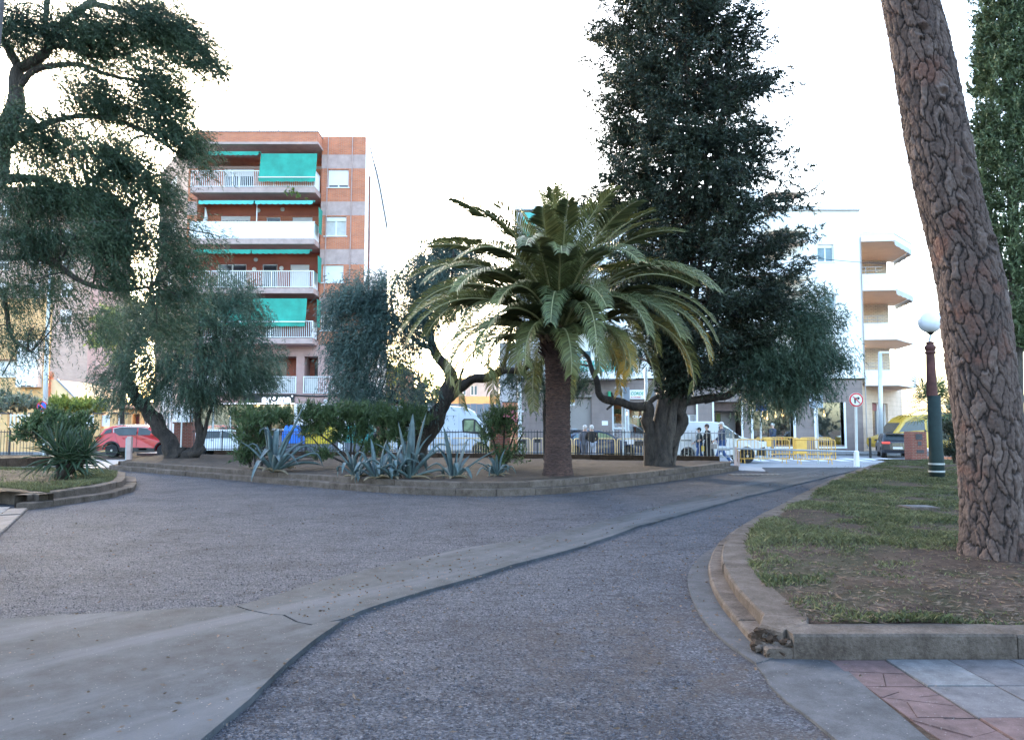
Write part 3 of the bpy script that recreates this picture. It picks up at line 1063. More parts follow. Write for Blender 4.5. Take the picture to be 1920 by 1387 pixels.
pc = thing('paved_corner', 'worn red and pale paving slabs in the lower right corner below the lawn kerb', 'paving', (3.5, 4, 0))
mb = MB(); mb.box(2.12, 9, 2.2, 5.43, -0.03, 0.004); mb.build('mortar_bed', M['kerbdark'], pc)
ys_ = [5.42, 4.88, 4.36, 3.84, 3.32, 2.8]
for r in range(5):
    y1, y0 = ys_[r] - 0.006, ys_[r + 1] + 0.006
    if r in (0, 1, 2):
        base = [(2.16 + 0.02 * r, y0), (2.545, y0), (2.545, y1), (2.17, y1)]
        for k, q in enumerate(shards(base, 3 if r == 0 else 7, 40 + r)):
            m2 = MB(); m2.prism(shrink(q, 0.005), 0.0, 0.014 + random.uniform(-0.005, 0.004)); m2.build('broken_tile', M['redtile'], pc)
    else:
        m2 = MB(); m2.box(2.16, 2.545, y0, y1, 0, 0.014); m2.build('red_tile', M['redtile'], pc)
    for c in range(7):
        x0 = 2.557 + c * 0.425
        m2 = MB(); m2.box(x0, x0 + 0.415, y0, y1, 0, 0.016 + random.uniform(-0.003, 0.003))
        m2.build('paving_slab', M['redtile'] if (c, r) in ((0, 2), (5, 0), (6, 3)) else M['paleslab'] if (c + r) % 3 == 0 else M['slab'], pc, bevel=0.003)


# ============================================================ LOOSE STUFF ON THE GROUND
def point_in(poly, x, y):
    ins = False
    n = len(poly)
    j = n - 1
    for i in range(n):
        xi, yi = poly[i][0], poly[i][1]; xj, yj = poly[j][0], poly[j][1]
        if (yi > y) != (yj > y) and x < (xj - xi) * (y - yi) / (yj - yi) + xi:
            ins = not ins
        j = i
    return ins


# pebbles standing proud of the gravel close to the camera
def pebbles():
    N = 20000
    pts = []
    tries = 0
    apo = [tuple(p) for p in ap] + [tuple(corner)] + [tuple(p) for p in in_side[::-1]]
    while len(pts) < N and tries < N * 4:
        tries += 1
        y = 3.5 + (random.random() ** 1.9) * 12.0
        x = random.uniform(-0.72, 0.42) * y
        if point_in(near_poly, x, y) or point_in(far_poly, x, y) or (x > 1.5 and y < 5.5) or point_in(apo, x, y) or x > 1.15 + max(0, y - 7) * .3:
            if random.random() > 0.012: continue
        pts.append((x, y))
    Pn = np.array(pts); n = len(Pn)
    r = rng.uniform(0.004, 0.0095, n)
    oct_ = np.array([(1, 0, 0), (0, 1, 0), (-1, 0, 0), (0, -1, 0), (0, 0, 0.7), (0, 0, -0.5)])
    V = oct_[None] * r[:, None, None] * rng.uniform(0.6, 1.35, (n, 6, 1))
    an = rng.uniform(0, 6.28, n); ca, sa = np.cos(an)[:, None], np.sin(an)[:, None]
    X = V[..., 0] * ca - V[..., 1] * sa; Y = V[..., 0] * sa + V[..., 1] * ca
    V = np.stack([X + Pn[:, 0:1], Y + Pn[:, 1:2], V[..., 2] + 0.004], 2).reshape(-1, 3)
    f = np.array([(0, 1, 4), (1, 2, 4), (2, 3, 4), (3, 0, 4), (1, 0, 5), (2, 1, 5), (3, 2, 5), (0, 3, 5)])
    Fq = (f[None] + (np.arange(n) * 6)[:, None, None]).reshape(-1, 3)
    tag(fastmesh('gravel', V, Fq, M['pebble'], kind='stuff'), 'loose grey pebbles lying on the gravel court in the foreground', 'gravel')


pebbles()


def soil_z(x, y, z=0.165, m=0.05, seed=2.0):
    return z + m * (0.5 + noise.noise(Vector((x * 0.7 + seed, y * 0.7, 0)))) + m * 0.3 * noise.noise(Vector((x * 2.5, y * 2.5, seed))) - 0.004


def blades(name, poly, bbox, N, z, dens, hmin, hmax, label, near=None, power=1.0):
    pts = []
    tries = 0
    x0, x1, y0, y1 = bbox
    while len(pts) < N and tries < N * 14:
        tries += 1
        u = random.random() ** power
        y = y0 + (y1 - y0) * u
        x = random.uniform(x0, x1)
        if x > 0.70 * y + 0.5: continue
        if not point_in(poly, x, y): continue
        d = dens(x, y)
        if random.random() > d: continue
        pts.append((x, y, d))
    A = np.array(pts); n = len(A)
    base = np.stack([A[:, 0], A[:, 1], [soil_z(x, y) for x, y in A[:, :2]]], 1)
    an = rng.uniform(0, 6.28, n)
    s = np.stack([np.cos(an), np.sin(an), np.zeros(n)], 1)
    h = rng.uniform(hmin, hmax, n) * (0.5 + A[:, 2])
    w = (0.0035 + 0.0004 * A[:, 1])[:, None]
    lean = rng.normal(size=(n, 3)) * 0.55; lean[:, 2] = 0
    up = np.array([0, 0, 1.0])
    V = np.stack([base - s * w, base + s * w, base + (up * 0.6 + lean * 0.35) * h[:, None] + s * w * 0.7, base + (up * 0.9 + lean) * h[:, None]], 1).reshape(-1, 3)
    Fq = np.arange(4 * n).reshape(-1, 4)
    return tag(fastmesh(name, V, Fq, M['grass'], kind='stuff'), label, 'grass')


rpoly = [tuple(p[:2]) for p in RBpoly]


def rdens(x, y):
    n1 = noise.noise(Vector((x * 0.75, y * 0.55, 4))) + 0.5 * noise.noise(Vector((x * 2.2, y * 2.0, 1)))
    d = 0.30 + n1 * 1.35
    # bare earth round the pine and towards the middle, green rim by the kerb
    dp = math.hypot(x - 5.0, y - 8.0)
    d -= max(0, 1.0 - dp / 2.6) * 0.6
    d -= 0.10 * math.exp(-((y - 7.4) / 1.2) ** 2)
    d += 0.25 * math.exp(-(y - 5.7) / 0.35)
    d += 0.36 / (1 + math.exp(-(y - 8.0) / 1.1))
    if 24 < y < 28: d -= .5
    return max(0.02, min(1, d))


blades('grass', rpoly, (1.0, 22, 5.7, 33), 120000, 0.185, rdens, 0.025, 0.055, 'patchy short grass on the lawn bed under the leaning pine', power=1.5)
lpoly = [tuple(p[:2]) for p in LBpoly]


def ldens(x, y):
    e = min((Vector((x, y)) - p.xy).length if hasattr(p, 'xy') else (Vector((x, y)) - Vector(p)).length for p in LBs)
    return max(0.02, min(1, 1.25 - e / 1.3))


lpts = (-20, -9, 14, 26)


def blades_left():
    pts = []
    while len(pts) < 16000:
        x = random.uniform(-20, -9); y = random.uniform(15, 26)
        if point_in(lpoly, x, y) and random.random() < ldens(x, y): pts.append((x, y))
    A = np.array(pts); n = len(A)
    base = np.stack([A[:, 0], A[:, 1], [soil_z(x, y, 0.25, 0.05, 5.0) for x, y in A]], 1)
    an = rng.uniform(0, 6.28, n)
    s = np.stack([np.cos(an), np.sin(an), np.zeros(n)], 1) * 0.011
    h = rng.uniform(0.03, 0.09, n)[:, None]
    lean = rng.normal(size=(n, 3)) * 0.4; lean[:, 2] = 0.9
    V = np.stack([base - s, base + s, base + lean * h * 0.6 + s * 0.7, base + lean * h], 1).reshape(-1, 3)
    tag(fastmesh('grass', V, np.arange(4 * n).reshape(-1, 4), M['grass'], kind='stuff'), 'green grass along the rim of the small left bed below the yucca', 'grass')


blades_left()


def litter():
    N = 6500
    pts = []
    while len(pts) < N:
        y = 5.75 + random.random() ** 1.6 * 9
        x = random.uniform(1.2, 0.7 * y + 0.5)
        if point_in(rpoly, x, y): pts.append((x, y, soil_z(x, y) + 0.012))
    Pn = np.array(pts)
    d = rng.normal(size=(N, 3)); d[:, 2] *= 0.12
    V, Fq = leaf_quads(Pn, d, rng.uniform(0.02, 0.12, N), rng.uniform(0.004, 0.014, N))
    tag(fastmesh('pine_litter', V, Fq, M['litter'], kind='stuff'), 'dry pine needles and twigs scattered on the bare earth of the lawn bed', 'litter')


litter()


def fallen():
    Q = []
    lines = [CB, [Vector(p) for p in curve], [p.xy for p in lower]]
    for _ in range(2600):
        ln_ = random.choice(lines)
        p = Vector(random.choice(ln_)[:2])
        sgn = -1 if ln_ is CB else 1
        q = p + Vector((random.gauss(0, .5) - (0.35 if sgn > 0 else 0), -abs(random.gauss(0, .45)) - 0.1 if sgn < 0 else random.gauss(0, .5)))
        if point_in(rpoly, q.x, q.y): continue
        Q.append((q.x, q.y, 0.055 if point_in(far_poly, q.x, q.y) else 0.028))
    for _ in range(700):
        y = 3.6 + random.random() ** 1.5 * 14
        Q.append((random.uniform(-0.7, 0.3) * y, y, 0.052))
    Pn = np.array(Q)
    d = rng.normal(size=(len(Q), 3)); d[:, 2] *= 0.1
    V, Fq = leaf_quads(Pn, d, rng.uniform(0.015, 0.05, len(Q)), rng.uniform(0.008, 0.02, len(Q)))
    tag(fastmesh('fallen_leaves', V, Fq, M['litter'], kind='stuff'), 'small dry leaves and grit scattered along the kerbs and over the gravel court', 'leaves')


fallen()
# flat access cover in the lawn
c = G(1722, 951, 0.2)
ac = thing('access_cover', 'small pale square access cover lying in the grass left of the pine', 'cover', c)
mb = MB(); mb.box(c.x - .26, c.x + .26, c.y - .22, c.y + .22, 0.17, 0.222); mb.build('frame', M['kerb'], ac)
mb = MB(); mb.box(c.x - .21, c.x + .21, c.y - .17, c.y + .17, 0.2, 0.230); mb.build('lid', M['slab'], ac)

# ============================================================ BUILDINGS
class Wall:
    """a wall plane: origin O (foot), direction U along it, outward normal N = U turned right"""
    def __init__(s, O, U):
        s.O = Vector((O[0], O[1], 0)); s.U = Vector((U[0], U[1], 0)).normalized()
        s.N = Vector((s.U.y, -s.U.x, 0))

    def p(s, u, z, d=0.0):
        q = s.O + s.U * u + s.N * d
        return (q.x, q.y, z)

    def box(s, mb, u0, u1, z0, z1, d0, d1):
        return mb.hexa([s.p(u0, z0, d0), s.p(u1, z0, d0), s.p(u1, z0, d1), s.p(u0, z0, d1), s.p(u0, z1, d0), s.p(u1, z1, d0), s.p(u1, z1, d1), s.p(u0, z1, d1)])

    def holes(s, mb, u0, u1, z0, z1, hs, depth=0.25, d=0.0):
        """wall face with openings (a0,a1,b0,b1) and their reveals"""
        us = sorted({u0, u1} | {h[0] for h in hs if u0 < h[0] < u1} | {h[1] for h in hs if u0 < h[1] < u1})
        zs = sorted({z0, z1} | {h[2] for h in hs if z0 < h[2] < z1} | {h[3] for h in hs if z0 < h[3] < z1})
        for i in range(len(us) - 1):
            for j in range(len(zs) - 1):
                cu, cz = (us[i] + us[i + 1]) / 2, (zs[j] + zs[j + 1]) / 2
                if any(h[0] < cu < h[1] and h[2] < cz < h[3] for h in hs): continue
                mb.add([s.p(us[i], zs[j], d), s.p(us[i + 1], zs[j], d), s.p(us[i + 1], zs[j + 1], d), s.p(us[i], zs[j + 1], d)], [(0, 1, 2, 3)])
        for h in hs:
            a0, a1, b0, b1 = max(h[0], u0), min(h[1], u1), max(h[2], z0), min(h[3], z1)
            if a0 >= a1 or b0 >= b1: continue
            e = [((a0, b0), (a1, b0)), ((a1, b0), (a1, b1)), ((a1, b1), (a0, b1)), ((a0, b1), (a0, b0))]
            for (p, q) in e:
                if p[1] == q[1] and (p[1] in (z0, z1)) and h[2] < z0 - 1e-6 or (p[1] == q[1] == z1 and h[3] > z1 + 1e-6) or (p[1] == q[1] == z0 and h[2] < z0 - 1e-6): continue
                mb.add([s.p(*p, d), s.p(*q, d), s.p(*q, d - depth), s.p(*p, d - depth)], [(0, 1, 2, 3)])


def window(w, root, u0, u1, z0, z1, shut=0.0, leaves=2, pane='darkpane', frame='white', depth=0.18, sill=True, curtain=False, slats=True, d=0.0):
    mb = MB(); t = 0.055
    w.box(mb, u0, u0 + t, z0, z1, d - depth, d - depth + 0.06)
    w.box(mb, u1 - t, u1, z0, z1, d - depth, d - depth + 0.06)
    w.box(mb, u0 + t, u1 - t, z0, z0 + t, d - depth, d - depth + 0.06)
    w.box(mb, u0 + t, u1 - t, z1 - t, z1, d - depth, d - depth + 0.06)
    for i in range(1, leaves):
        um = u0 + (u1 - u0) * i / leaves
        w.box(mb, um - 0.04, um + 0.04, z0 + t, z1 - t, d - depth, d - depth + 0.055)
    fr = mb.build('window', M[frame], root)
    mb = MB(); w.box(mb, u0 + t, u1 - t, z0 + t, z1 - t, d - depth + 0.012, d - depth + 0.028)
    mb.build('pane', M[pane], fr)
    if curtain:
        mb = MB()
        n = 14
        for i in range(n):
            if i % 5 == 2: continue
            a = u0 + t + (u1 - u0 - 2 * t) * i / n; b_ = u0 + t + (u1 - u0 - 2 * t) * (i + 0.8) / n
            w.box(mb, a, b_, z0 + t, z1 - t, d - depth + 0.03, d - depth + 0.036)
        mb.build('curtain', M['curtain'], fr)
    if shut > 0:
        zz = z1 - (z1 - z0) * shut
        mb = MB()
        k = max(2, int((z1 - zz) / 0.055))
        for i in range(k):
            a = zz + (z1 - zz) * i / k; b_ = zz + (z1 - zz) * (i + 0.86) / k
            w.box(mb, u0 + 0.01, u1 - 0.01, a, b_, d - depth + 0.07, d - depth + 0.085)
        w.box(mb, u0 + 0.012, u1 - 0.012, zz, z1, d - depth + 0.062, d - depth + 0.074)
        mb.build('roller_shutter', M['white'], fr)
    if sill:
        mb = MB(); w.box(mb, u0 - 0.08, u1 + 0.08, z0 - 0.06, z0 - 0.002, d - depth, d + 0.06)
        mb.build('sill', M['white'], fr)
    return fr


def railing(w, root, u0, u1, z0, z1, d, mat, step=0.11, r=0.012, posts=3, name='railing', d_end=None):
    """balcony railing: joined slim bars plus rails"""
    mb = MB()
    w.box(mb, u0, u1, z1 - 0.05, z1, d - 0.03, d + 0.03)
    w.box(mb, u0, u1, z0, z0 + 0.04, d - 0.02, d + 0.02)
    n = int((u1 - u0) / step)
    for i in range(n + 1):
        u = u0 + (u1 - u0) * i / n
        w.box(mb, u - r, u + r, z0 + 0.04, z1 - 0.05, d - r, d + r)
    for i in range(posts + 1):
        u = u0 + (u1 - u0) * i / posts
        w.box(mb, u - 0.03, u + 0.03, z0, z1 - 0.001, d - 0.035, d + 0.035)
    return mb.build(name, mat, root, kind='stuff')


def scallop(w, root, u0, u1, ztop, dz, d0, d1, mat, name='awning'):
    """short rolled-out awning with a scalloped valance"""
    mb = MB()
    w.box(mb, u0, u1, ztop - 0.10, ztop, d0 - 0.10, d0)     # roller box
    n = 40
    # slope
    pts = []
    for i in range(n + 1):
        u = u0 + (u1 - u0) * i / n
        pts.append((w.p(u, ztop - 0.03, d0), w.p(u, ztop - 0.14, d1), w.p(u, ztop - dz - 0.045 * abs(math.sin(math.pi * i / 4)), d1 + 0.01)))
    base = len(mb.v)
    vs = [q for p in pts for q in p]
    fs = []
    for i in range(n):
        a = i * 3; b_ = a + 3
        fs += [(a, b_, b_ + 1, a + 1), (a + 1, b_ + 1, b_ + 2, a + 2)]
    mb.add(vs, fs)
    return mb.build(name, mat, root)


def txt(s, size, loc, rot, mat, parent=None, ext=0.006, name='lettering', shear=0.0, bold=0.0, sx=1.0):
    cu = bpy.data.curves.new(name, 'FONT')
    cu.body = s; cu.size = size; cu.extrude = ext; cu.align_x = 'LEFT'; cu.shear = shear; cu.offset = bold
    tmp = bpy.data.objects.new('tmp', cu)
    col.objects.link(tmp)
    dg_ = bpy.context.evaluated_depsgraph_get()
    me = bpy.data.meshes.new_from_object(tmp.evaluated_get(dg_))
    bpy.data.objects.remove(tmp)
    me.name = name
    mtx = Matrix.Translation(Vector(loc)) @ Matrix.Rotation(rot[2], 4, 'Z') @ Matrix.Rotation(rot[0], 4, 'X') @ Matrix.Diagonal((sx, 1, 1, 1))
    off = OFF.get(parent.name, Vector((0, 0, 0))) if parent else Vector((0, 0, 0))
    me.transform(Matrix.Translation(-off) @ mtx)
    me.materials.clear(); me.materials.append(mat)
    o = bpy.data.objects.new(name, me); col.objects.link(o)
    if parent: o.parent = parent
    OFF[o.name] = off
    return o


# ------------------------------------------------------------ brick apartment block
YB = 48.0
def XB(px, py=560, Y=YB): return P(px, py, Y).x
def ZB(py, Y=YB, px=500): return P(px, py, Y).z


xl, xr = XB(346), XB(682)
xb0, xb1 = XB(366), XB(597)          # the balconies
xm = XB(604)
bl = thing('apartment_block', 'six storey orange brick apartment block with green awnings over its balconies', 'building', ((xl + xr) / 2, YB, 0))
WB = Wall((xl, YB), (1, 0))
uW = lambda px: XB(px) - xl
ztop = ZB(256)
floors = [ZB(v) for v in (372, 466, 556, 648)]      # slab undersides of balconies, top down
slab_t = 0.32
# floor levels: soffit below roof
sof0 = ZB(300)
# recess wall behind the balconies: red render and brick bands, set back
rec = 0.9
Zg = ZB(757)                                           # underside of mezzanine band
open_holes = []
winspec = [
    # (px0, px1, py_top, py_bot, kind)
    [(415, 472, 317, 372, 'door')],
    [(411, 467, 405, 466, 'win'), (497, 524, 407, 466, 'dark'), (546, 584, 407, 466, 'win')],
    [(408, 462, 495, 556, 'darkwin'), (492, 520, 495, 556, 'darkdoor'), (544, 580, 496, 540, 'shut')],
    [(405, 462, 586, 648, 'darkwin'), (500, 530, 586, 648, 'darkdoor')],
]
WR = Wall((xb0 - 0.05, YB + 1.2), (1, 0))
ur = lambda px: P(px, 500, YB + 1.2).x - (xb0 - 0.05)
zr = lambda py: P(500, py, YB + 1.2).z
ub1 = xb1 + 0.05 - (xb0 - 0.05)
tops = [ZB(300)] + [f for f in floors[:-1]]
for k, (ws, zt, zb) in enumerate(zip(winspec, tops, floors)):
    hs = [(ur(a), ur(b), max(zb + slab_t + 0.06, zr(d_) + 0.02), zr(c)) for a, b, c, d_, _ in ws]
    zb_ = zb + slab_t
    zm = zr((317, 405, 495, 586)[k]) + 0.0
    mb = MB(); WR.holes(mb, 0, ub1, zb_, zm, hs, 0.2); mb.build('recess_wall', M['brick'] if k < 2 else M['redrender'], bl)
    mb = MB(); WR.holes(mb, 0, ub1, zm, zt, [], 0.2); mb.build('recess_band', M['redrender'] if k else M['slabpink'], bl)
    for (a, b, c, d_, kind) in ws:
        u0, u1, z0, z1 = ur(a), ur(b), zr(d_) + 0.02, zr(c)
        window(WR, bl, u0, u1, z0, z1, shut={'door': 0.24, 'shut': 1.0, 'win': 0.14}.get(kind, 0), pane='darkpane', leaves=1 if 'dark' == kind or kind == 'darkdoor' else 2, depth=0.15, sill=False, curtain=(kind == 'win'))
    # recess side cheeks
    for u in (0, ub1):
        mb = MB(); mb.add([WR.p(u, zb_, 0), WR.p(u, zb_, 1.2), WR.p(u, zt, 1.2), WR.p(u, zt, 0)], [(0, 1, 2, 3)])
        mb.build('recess_side', M['brick'], bl)

# front wall left strip and right strip with bands
def banded(u0, u1, holes_, label=None):
    bands = [(256, 290, 'brick'), (290, 316, 'slabpink'), (316, 378, 'brick'), (378, 404, 'slabpink'), (404, 467, 'brick'), (467, 496, 'slabpink'), (496, 557, 'brick'), (557, 585, 'slabpink'), (585, 646, 'brick'), (646, 757, 'pink')]
    for a, b, m in bands:
        mb = MB(); e_ = 0 if m in ('brick', 'pink') else 0.03
        WB.holes(mb, u0, u1, ZB(b) - e_, ZB(a) + e_, holes_, 0.2, 0.0 if m == 'brick' else -0.006)
        mb.build('brick_band' if m == 'brick' else 'render_band', M[m], bl)


rw = [(uW(611), uW(650), ZB(352), ZB(318)), (uW(607), uW(647), ZB(443), ZB(406)), (uW(604), uW(643), ZB(530), ZB(497)), (uW(602), uW(640), ZB(620), ZB(588))]
banded(uW(597) + 0.05, xr - xl, rw)
banded(0, uW(366) - 0.05, [])
for i, h in enumerate(rw):
    window(WB, bl, h[0], h[1], h[2] + 0.02, h[3], shut=(0.86, 0.22, 1.0, 0.2)[i], pane='darkpane' if i != 1 else 'curtain')
# band at mezzanine level between (behind balconies) and parapet over the top floor
mb = MB(); WB.box(mb, uW(366) - 0.05, uW(597) + 0.05, ZB(648), ZB(640), -1.2, 0); mb.build('floor_band', M['pink'], bl)
# top parapet that projects with the balconies
PJ = 1.25
mb = MB(); WB.box(mb, uW(372), uW(600), ZB(280), ZB(262), -1.2, PJ); mb.build('parapet', M['brick'], bl)
mb = MB(); WB.box(mb, uW(371), uW(601), ZB(262) + 0.002, ZB(259), -1.2, PJ + 0.04); mb.build('parapet_coping', M['slabpink'], bl)
mb = MB(); WB.box(mb, uW(371), uW(601), ZB(284), ZB(280) - 0.002, -1.2, PJ + 0.03); mb.build('roof_slab', M['slabpink'], bl)
# (pixel heights above are for the wall plane; the projecting edge stands nearer)
# mezzanine wall with two recessed loggias and railings
mz = [(uW(440), uW(558), ZB(738), ZB(668)), (uW(573), uW(640), ZB(738), ZB(668)), (uW(365), uW(430), ZB(738), ZB(668))]
mb = MB(); WB.holes(mb, uW(366) - 0.05, uW(597) + 0.05, ZB(757), ZB(648), mz, 1.4); mb.build('mezzanine_wall', M['pink'], bl)
mb = MB(); WB.holes(mb, uW(597) + 0.05, xr - xl, ZB(700), ZB(660), [], 1.4); 
for h in mz:
    mb = MB(); WB.box(mb, h[0], h[1], h[2], h[3], -1.45, -1.4); mb.build('loggia_back', M['redrender'], bl)
    mb = MB(); WB.box(mb, h[0], h[1], h[2] + .002, h[2] + 0.05, -1.4, -0.02); mb.build('loggia_floor', M['slabpink'], bl)
    mb = MB(); WB.box(mb, h[0] + 0.3, h[0] + (h[1] - h[0]) * 0.75, h[2] + 0.05, h[3] - 0.25, -1.40, -1.36); mb.build('loggia_door', M['darkpane'], bl)
    railing(WB, bl, h[0], h[1], h[2] + 0.03, h[2] + 1.08, 0.04, M['white'], 0.12, posts=1)
    mb = MB(); WB.box(mb, h[0] + 0.05, h[1] - 0.05, h[2] + 0.1, h[2] + 0.98, -0.06, -0.04); mb.build('railing_mat', M['curtain'], bl)

# balconies
for k, zs in enumerate(floors):
    u0, u1 = uW(366), uW(597)
    k_ = YB / (YB - PJ)
    mb = MB(); WB.box(mb, u0, u1 - 0.0, zs, zs + slab_t, -1.2, PJ); mb.build('balcony_slab', M['slabpink'], bl)
    mb = MB(); WB.box(mb, u0 + 0.02, u1 - 0.02, zs - 0.012, zs - 0.002, -1.1, PJ - 0.02); mb.build('balcony_soffit', M['pink'], bl)
    zt = zs + slab_t
    if k == 1:
        mb = MB(); WB.box(mb, u0 + 0.03, u1 - 0.03, zt + 0.02, zt + 1.02, PJ - 0.06, PJ - 0.03); mb.build('balcony_screen', M['white'], bl)
        mb = MB(); WB.box(mb, u1 - 0.06, u1 - 0.03, zt + 0.02, zt + 1.02, 0.0, PJ - 0.065); mb.build('balcony_screen', M['white'], bl)
        mb = MB(); WB.box(mb, u0, u1, zt + 1.022, zt + 1.08, PJ - 0.08, PJ - 0.01); mb.build('top_rail', M['white'], bl)
    else:
        railing(WB, bl, u0 + 0.04, u1 - 0.04, zt + 0.05, zt + 1.08, PJ - 0.06, M['white'], 0.115, 0.014)
        mb = MB()
        WB.box(mb, u1 - 0.09, u1 - 0.03, zt + 1.03, zt + 1.08, -0.0, PJ - 0.1)
        for i in range(9):
            d_ = i * 0.13
            WB.box(mb, u1 - 0.075, u1 - 0.045, zt + 0.05, zt + 1.03, d_ + 0.02, d_ + 0.05)
        WB.box(mb, u1 - 0.055, u1 - 0.05, zt + 0.1, zt + 1.0, 0.0, PJ - 0.1)
        mb.build('side_railing', M['white'], bl)
# awnings, hanging from the slab above each balcony front
zz = ZB(284)
def drop_awning(u0, u1, zt, zb_, d_top, d_bot, mat='awning'):
    mb = MB()
    n = 6
    vs, fs = [], []
    for i in range(n + 1):
        t_ = i / n
        sag = 0.05 * math.sin(math.pi * t_)
        vs += [WB.p(u0, zt + (zb_ - zt) * t_, d_top + (d_bot - d_top) * t_ - sag), WB.p(u1, zt + (zb_ - zt) * t_, d_top + (d_bot - d_top) * t_ - sag)]
    for i in range(n): fs.append((2 * i, 2 * i + 1, 2 * i + 3, 2 * i + 2))
    mb.add(vs, fs)
    m_ = 30
    vs = []
    for i in range(m_ + 1):
        u = u0 + (u1 - u0) * i / m_
        vs += [WB.p(u, zb_, d_bot + 0.01), WB.p(u, zb_ - 0.25 - 0.05 * abs(math.sin(i * math.pi / 5)), d_bot + 0.015)]
    mb.add(vs, [(2 * i, 2 * i + 2, 2 * i + 3, 2 * i + 1) for i in range(m_)])
    o = mb.build('awning', M[mat], bl)
    mb = MB(); WB.box(mb, u0, u1, zb_ - 0.03, zb_ + 0.03, d_bot, d_bot + 0.05); mb.build('awning_bar', M['white'], o)
    return o


kf = (YB - PJ) / YB
def uF(px, py=500): return P(px, py, YB - PJ).x - xl
def zF(py): return P(500, py, YB - PJ).z


drop_awning(uF(483), uF(590), zF(287), zF(335), PJ - 0.1, PJ + 0.25)
scallop(WB, bl, uF(386), uF(482), zF(283), 0.34, PJ - 0.1, PJ + 0.25, M['awning'])
scallop(WB, bl, uF(373), uF(476), zF(375), 0.34, PJ - 0.1, PJ + 0.35, M['awningpale'])
scallop(WB, bl, uF(479), uF(587), zF(375), 0.34, PJ - 0.1, PJ + 0.35, M['awningpale'])
scallop(WB, bl, uF(366), uF(473), zF(467), 0.34, PJ - 0.1, PJ + 0.35, M['awning'])
scallop(WB, bl, uF(475), uF(583), zF(467), 0.34, PJ - 0.1, PJ + 0.35, M['awning'])
drop_awning(uF(360), uF(470), zF(559), zF(604), PJ - 0.1, PJ + 0.2)
drop_awning(uF(474), uF(576), zF(559), zF(604), PJ - 0.1, PJ + 0.2)
for (a, b, c, dd_, m) in ((592, 597, 387, 435, 'awning'), (590, 595, 478, 527, 'awning'), (579, 590, 560, 612, 'awning')):
    mb = MB()
    u = uF(597) - 0.08
    mb.add([WB.p(u, zF(c), 0.15), WB.p(u, zF(c), PJ - 0.1), WB.p(u + 0.02, zF(dd_), PJ - 0.15), WB.p(u, zF(dd_), 0.3)], [(0, 1, 2, 3)])
    mb.build('side_awning', M[m], bl)
mb = MB(); mb.tube([WB.p(uF(380), zF(388), PJ - 0.15), WB.p(uF(382), zF(405), PJ - 0.15), WB.p(uF(377), zF(424), PJ - 0.2)], [0.04, 0.10, 0.16], 7); mb.build('tied_curtain', M['curtain'], bl)
# roof terrace railings, tank shed
railing(Wall((xl, YB - 0.2), (1, 0)), bl, uW(412), uW(597), ZB(259), ZB(240), 0.6, M['white'], 0.14, 0.02, posts=5, name='roof_railing')
mb = MB(); WB.box(mb, uW(527), uW(630), ZB(241), ZB(236), -4.5, -2.0); mb.build('roof_canopy', M['bluepane'], bl)
mb = MB(); WB.box(mb, uW(500), uW(655), ZB(258), ZB(240), -5.0, -4.0); mb.build('roof_shed', M['whitewall'], bl)
mb = MB(); mb.tube([WB.p(uW(647), ZB(258), -2), WB.p(uW(647), ZB(228), -2)], 0.03, 5); mb.tube([WB.p(uW(628), ZB(232), -2), WB.p(uW(660), ZB(230), -2)], 0.02, 5); mb.build('aerial', M['metal'], bl)
# party wall to the right, left chamfer wall
WS = Wall((xr, YB), (0, 1))
mb = MB(); mb.add([WS.p(0, 0, 0), WS.p(9, 0, 0), WS.p(9, ztop - 1.5, 0), WS.p(0, ztop, 0)], [(0, 1, 2, 3)]); mb.build('party_wall', M['partywall'], bl)
mb = MB(); mb.tube([WS.p(1.2, 1, 0.03), WS.p(1.25, ZB(440), 0.05), WS.p(1.2, ZB(320), 0.04)], 0.06, 6); mb.build('wall_pipe', M['brickdark'], bl)
xc = P(296, 500, 54.5).x
WL = Wall((xc, 54.5), (xl - xc, YB - 54.5))
LL = (Vector((xl - xc, YB - 54.5))).length
wl = []
for k, pyc in enumerate((345, 432, 515, 600)):
    zc = ZB(pyc, 51)
    wl.append((LL * 0.35, LL * 0.62, zc - 0.6, zc + 0.6))
mb = MB(); WL.holes(mb, 0, LL, 0, ZB(262, YB), wl, 0.2)
mb.build('side_wall', M['brickpale'], bl)
for h in wl: window(WL, bl, *h, shut=0.7)
mb = MB(); mb.add([(xc, 54.5, 0), (xl, 58, 0), (xl, 58, ztop), (xc, 54.5, ztop - .4)], [(0, 1, 2, 3)]); mb.build('rear_wall', M['brickpale'], bl)
mb = MB(); mb.add([(xl, YB, ztop - 0.05), (xr, YB, ztop - 0.05), (xr, YB + 9, ztop - 1.5), (xc, 54.5, ztop - 0.6)], [(0, 1, 2, 3)]); mb.build('roof', M['slabpink'], bl)
# drain pipes and cables on the front
for px_, a, b in ((611, 256, 640), (657, 256, 757)):
    mb = MB(); mb.tube([WB.p(uW(px_), ZB(a), 0.05), WB.p(uW(px_ - 4), ZB(b), 0.05)], 0.035, 6); mb.build('drain_pipe', M['slabpink'], bl)
mb = MB(); mb.tube([WB.p(uW(556), ZB(741), 0.05), WB.p(uW(600), ZB(743), 0.06), WB.p(uW(645), ZB(741), 0.05), WB.p(uW(680), ZB(744), 0.05)], 0.05, 6); mb.build('cable', M['darkiron'], bl)
for px_, py_, k in ((485, 395, 0), (530, 393, 0), (477, 505, 1), (528, 503, 1), (480, 487, 0)):
    p_ = P(px_, py_, YB + 1.2)
    mb = MB(); mb.lathe((p_.x, p_.y - 0.05, p_.z), [(0.14, 0), (0.14, 0.03), (0.05, 0.05)], 10, 'y'); mb.build('wall_plate', M['white'] if k else M['metal'], bl)
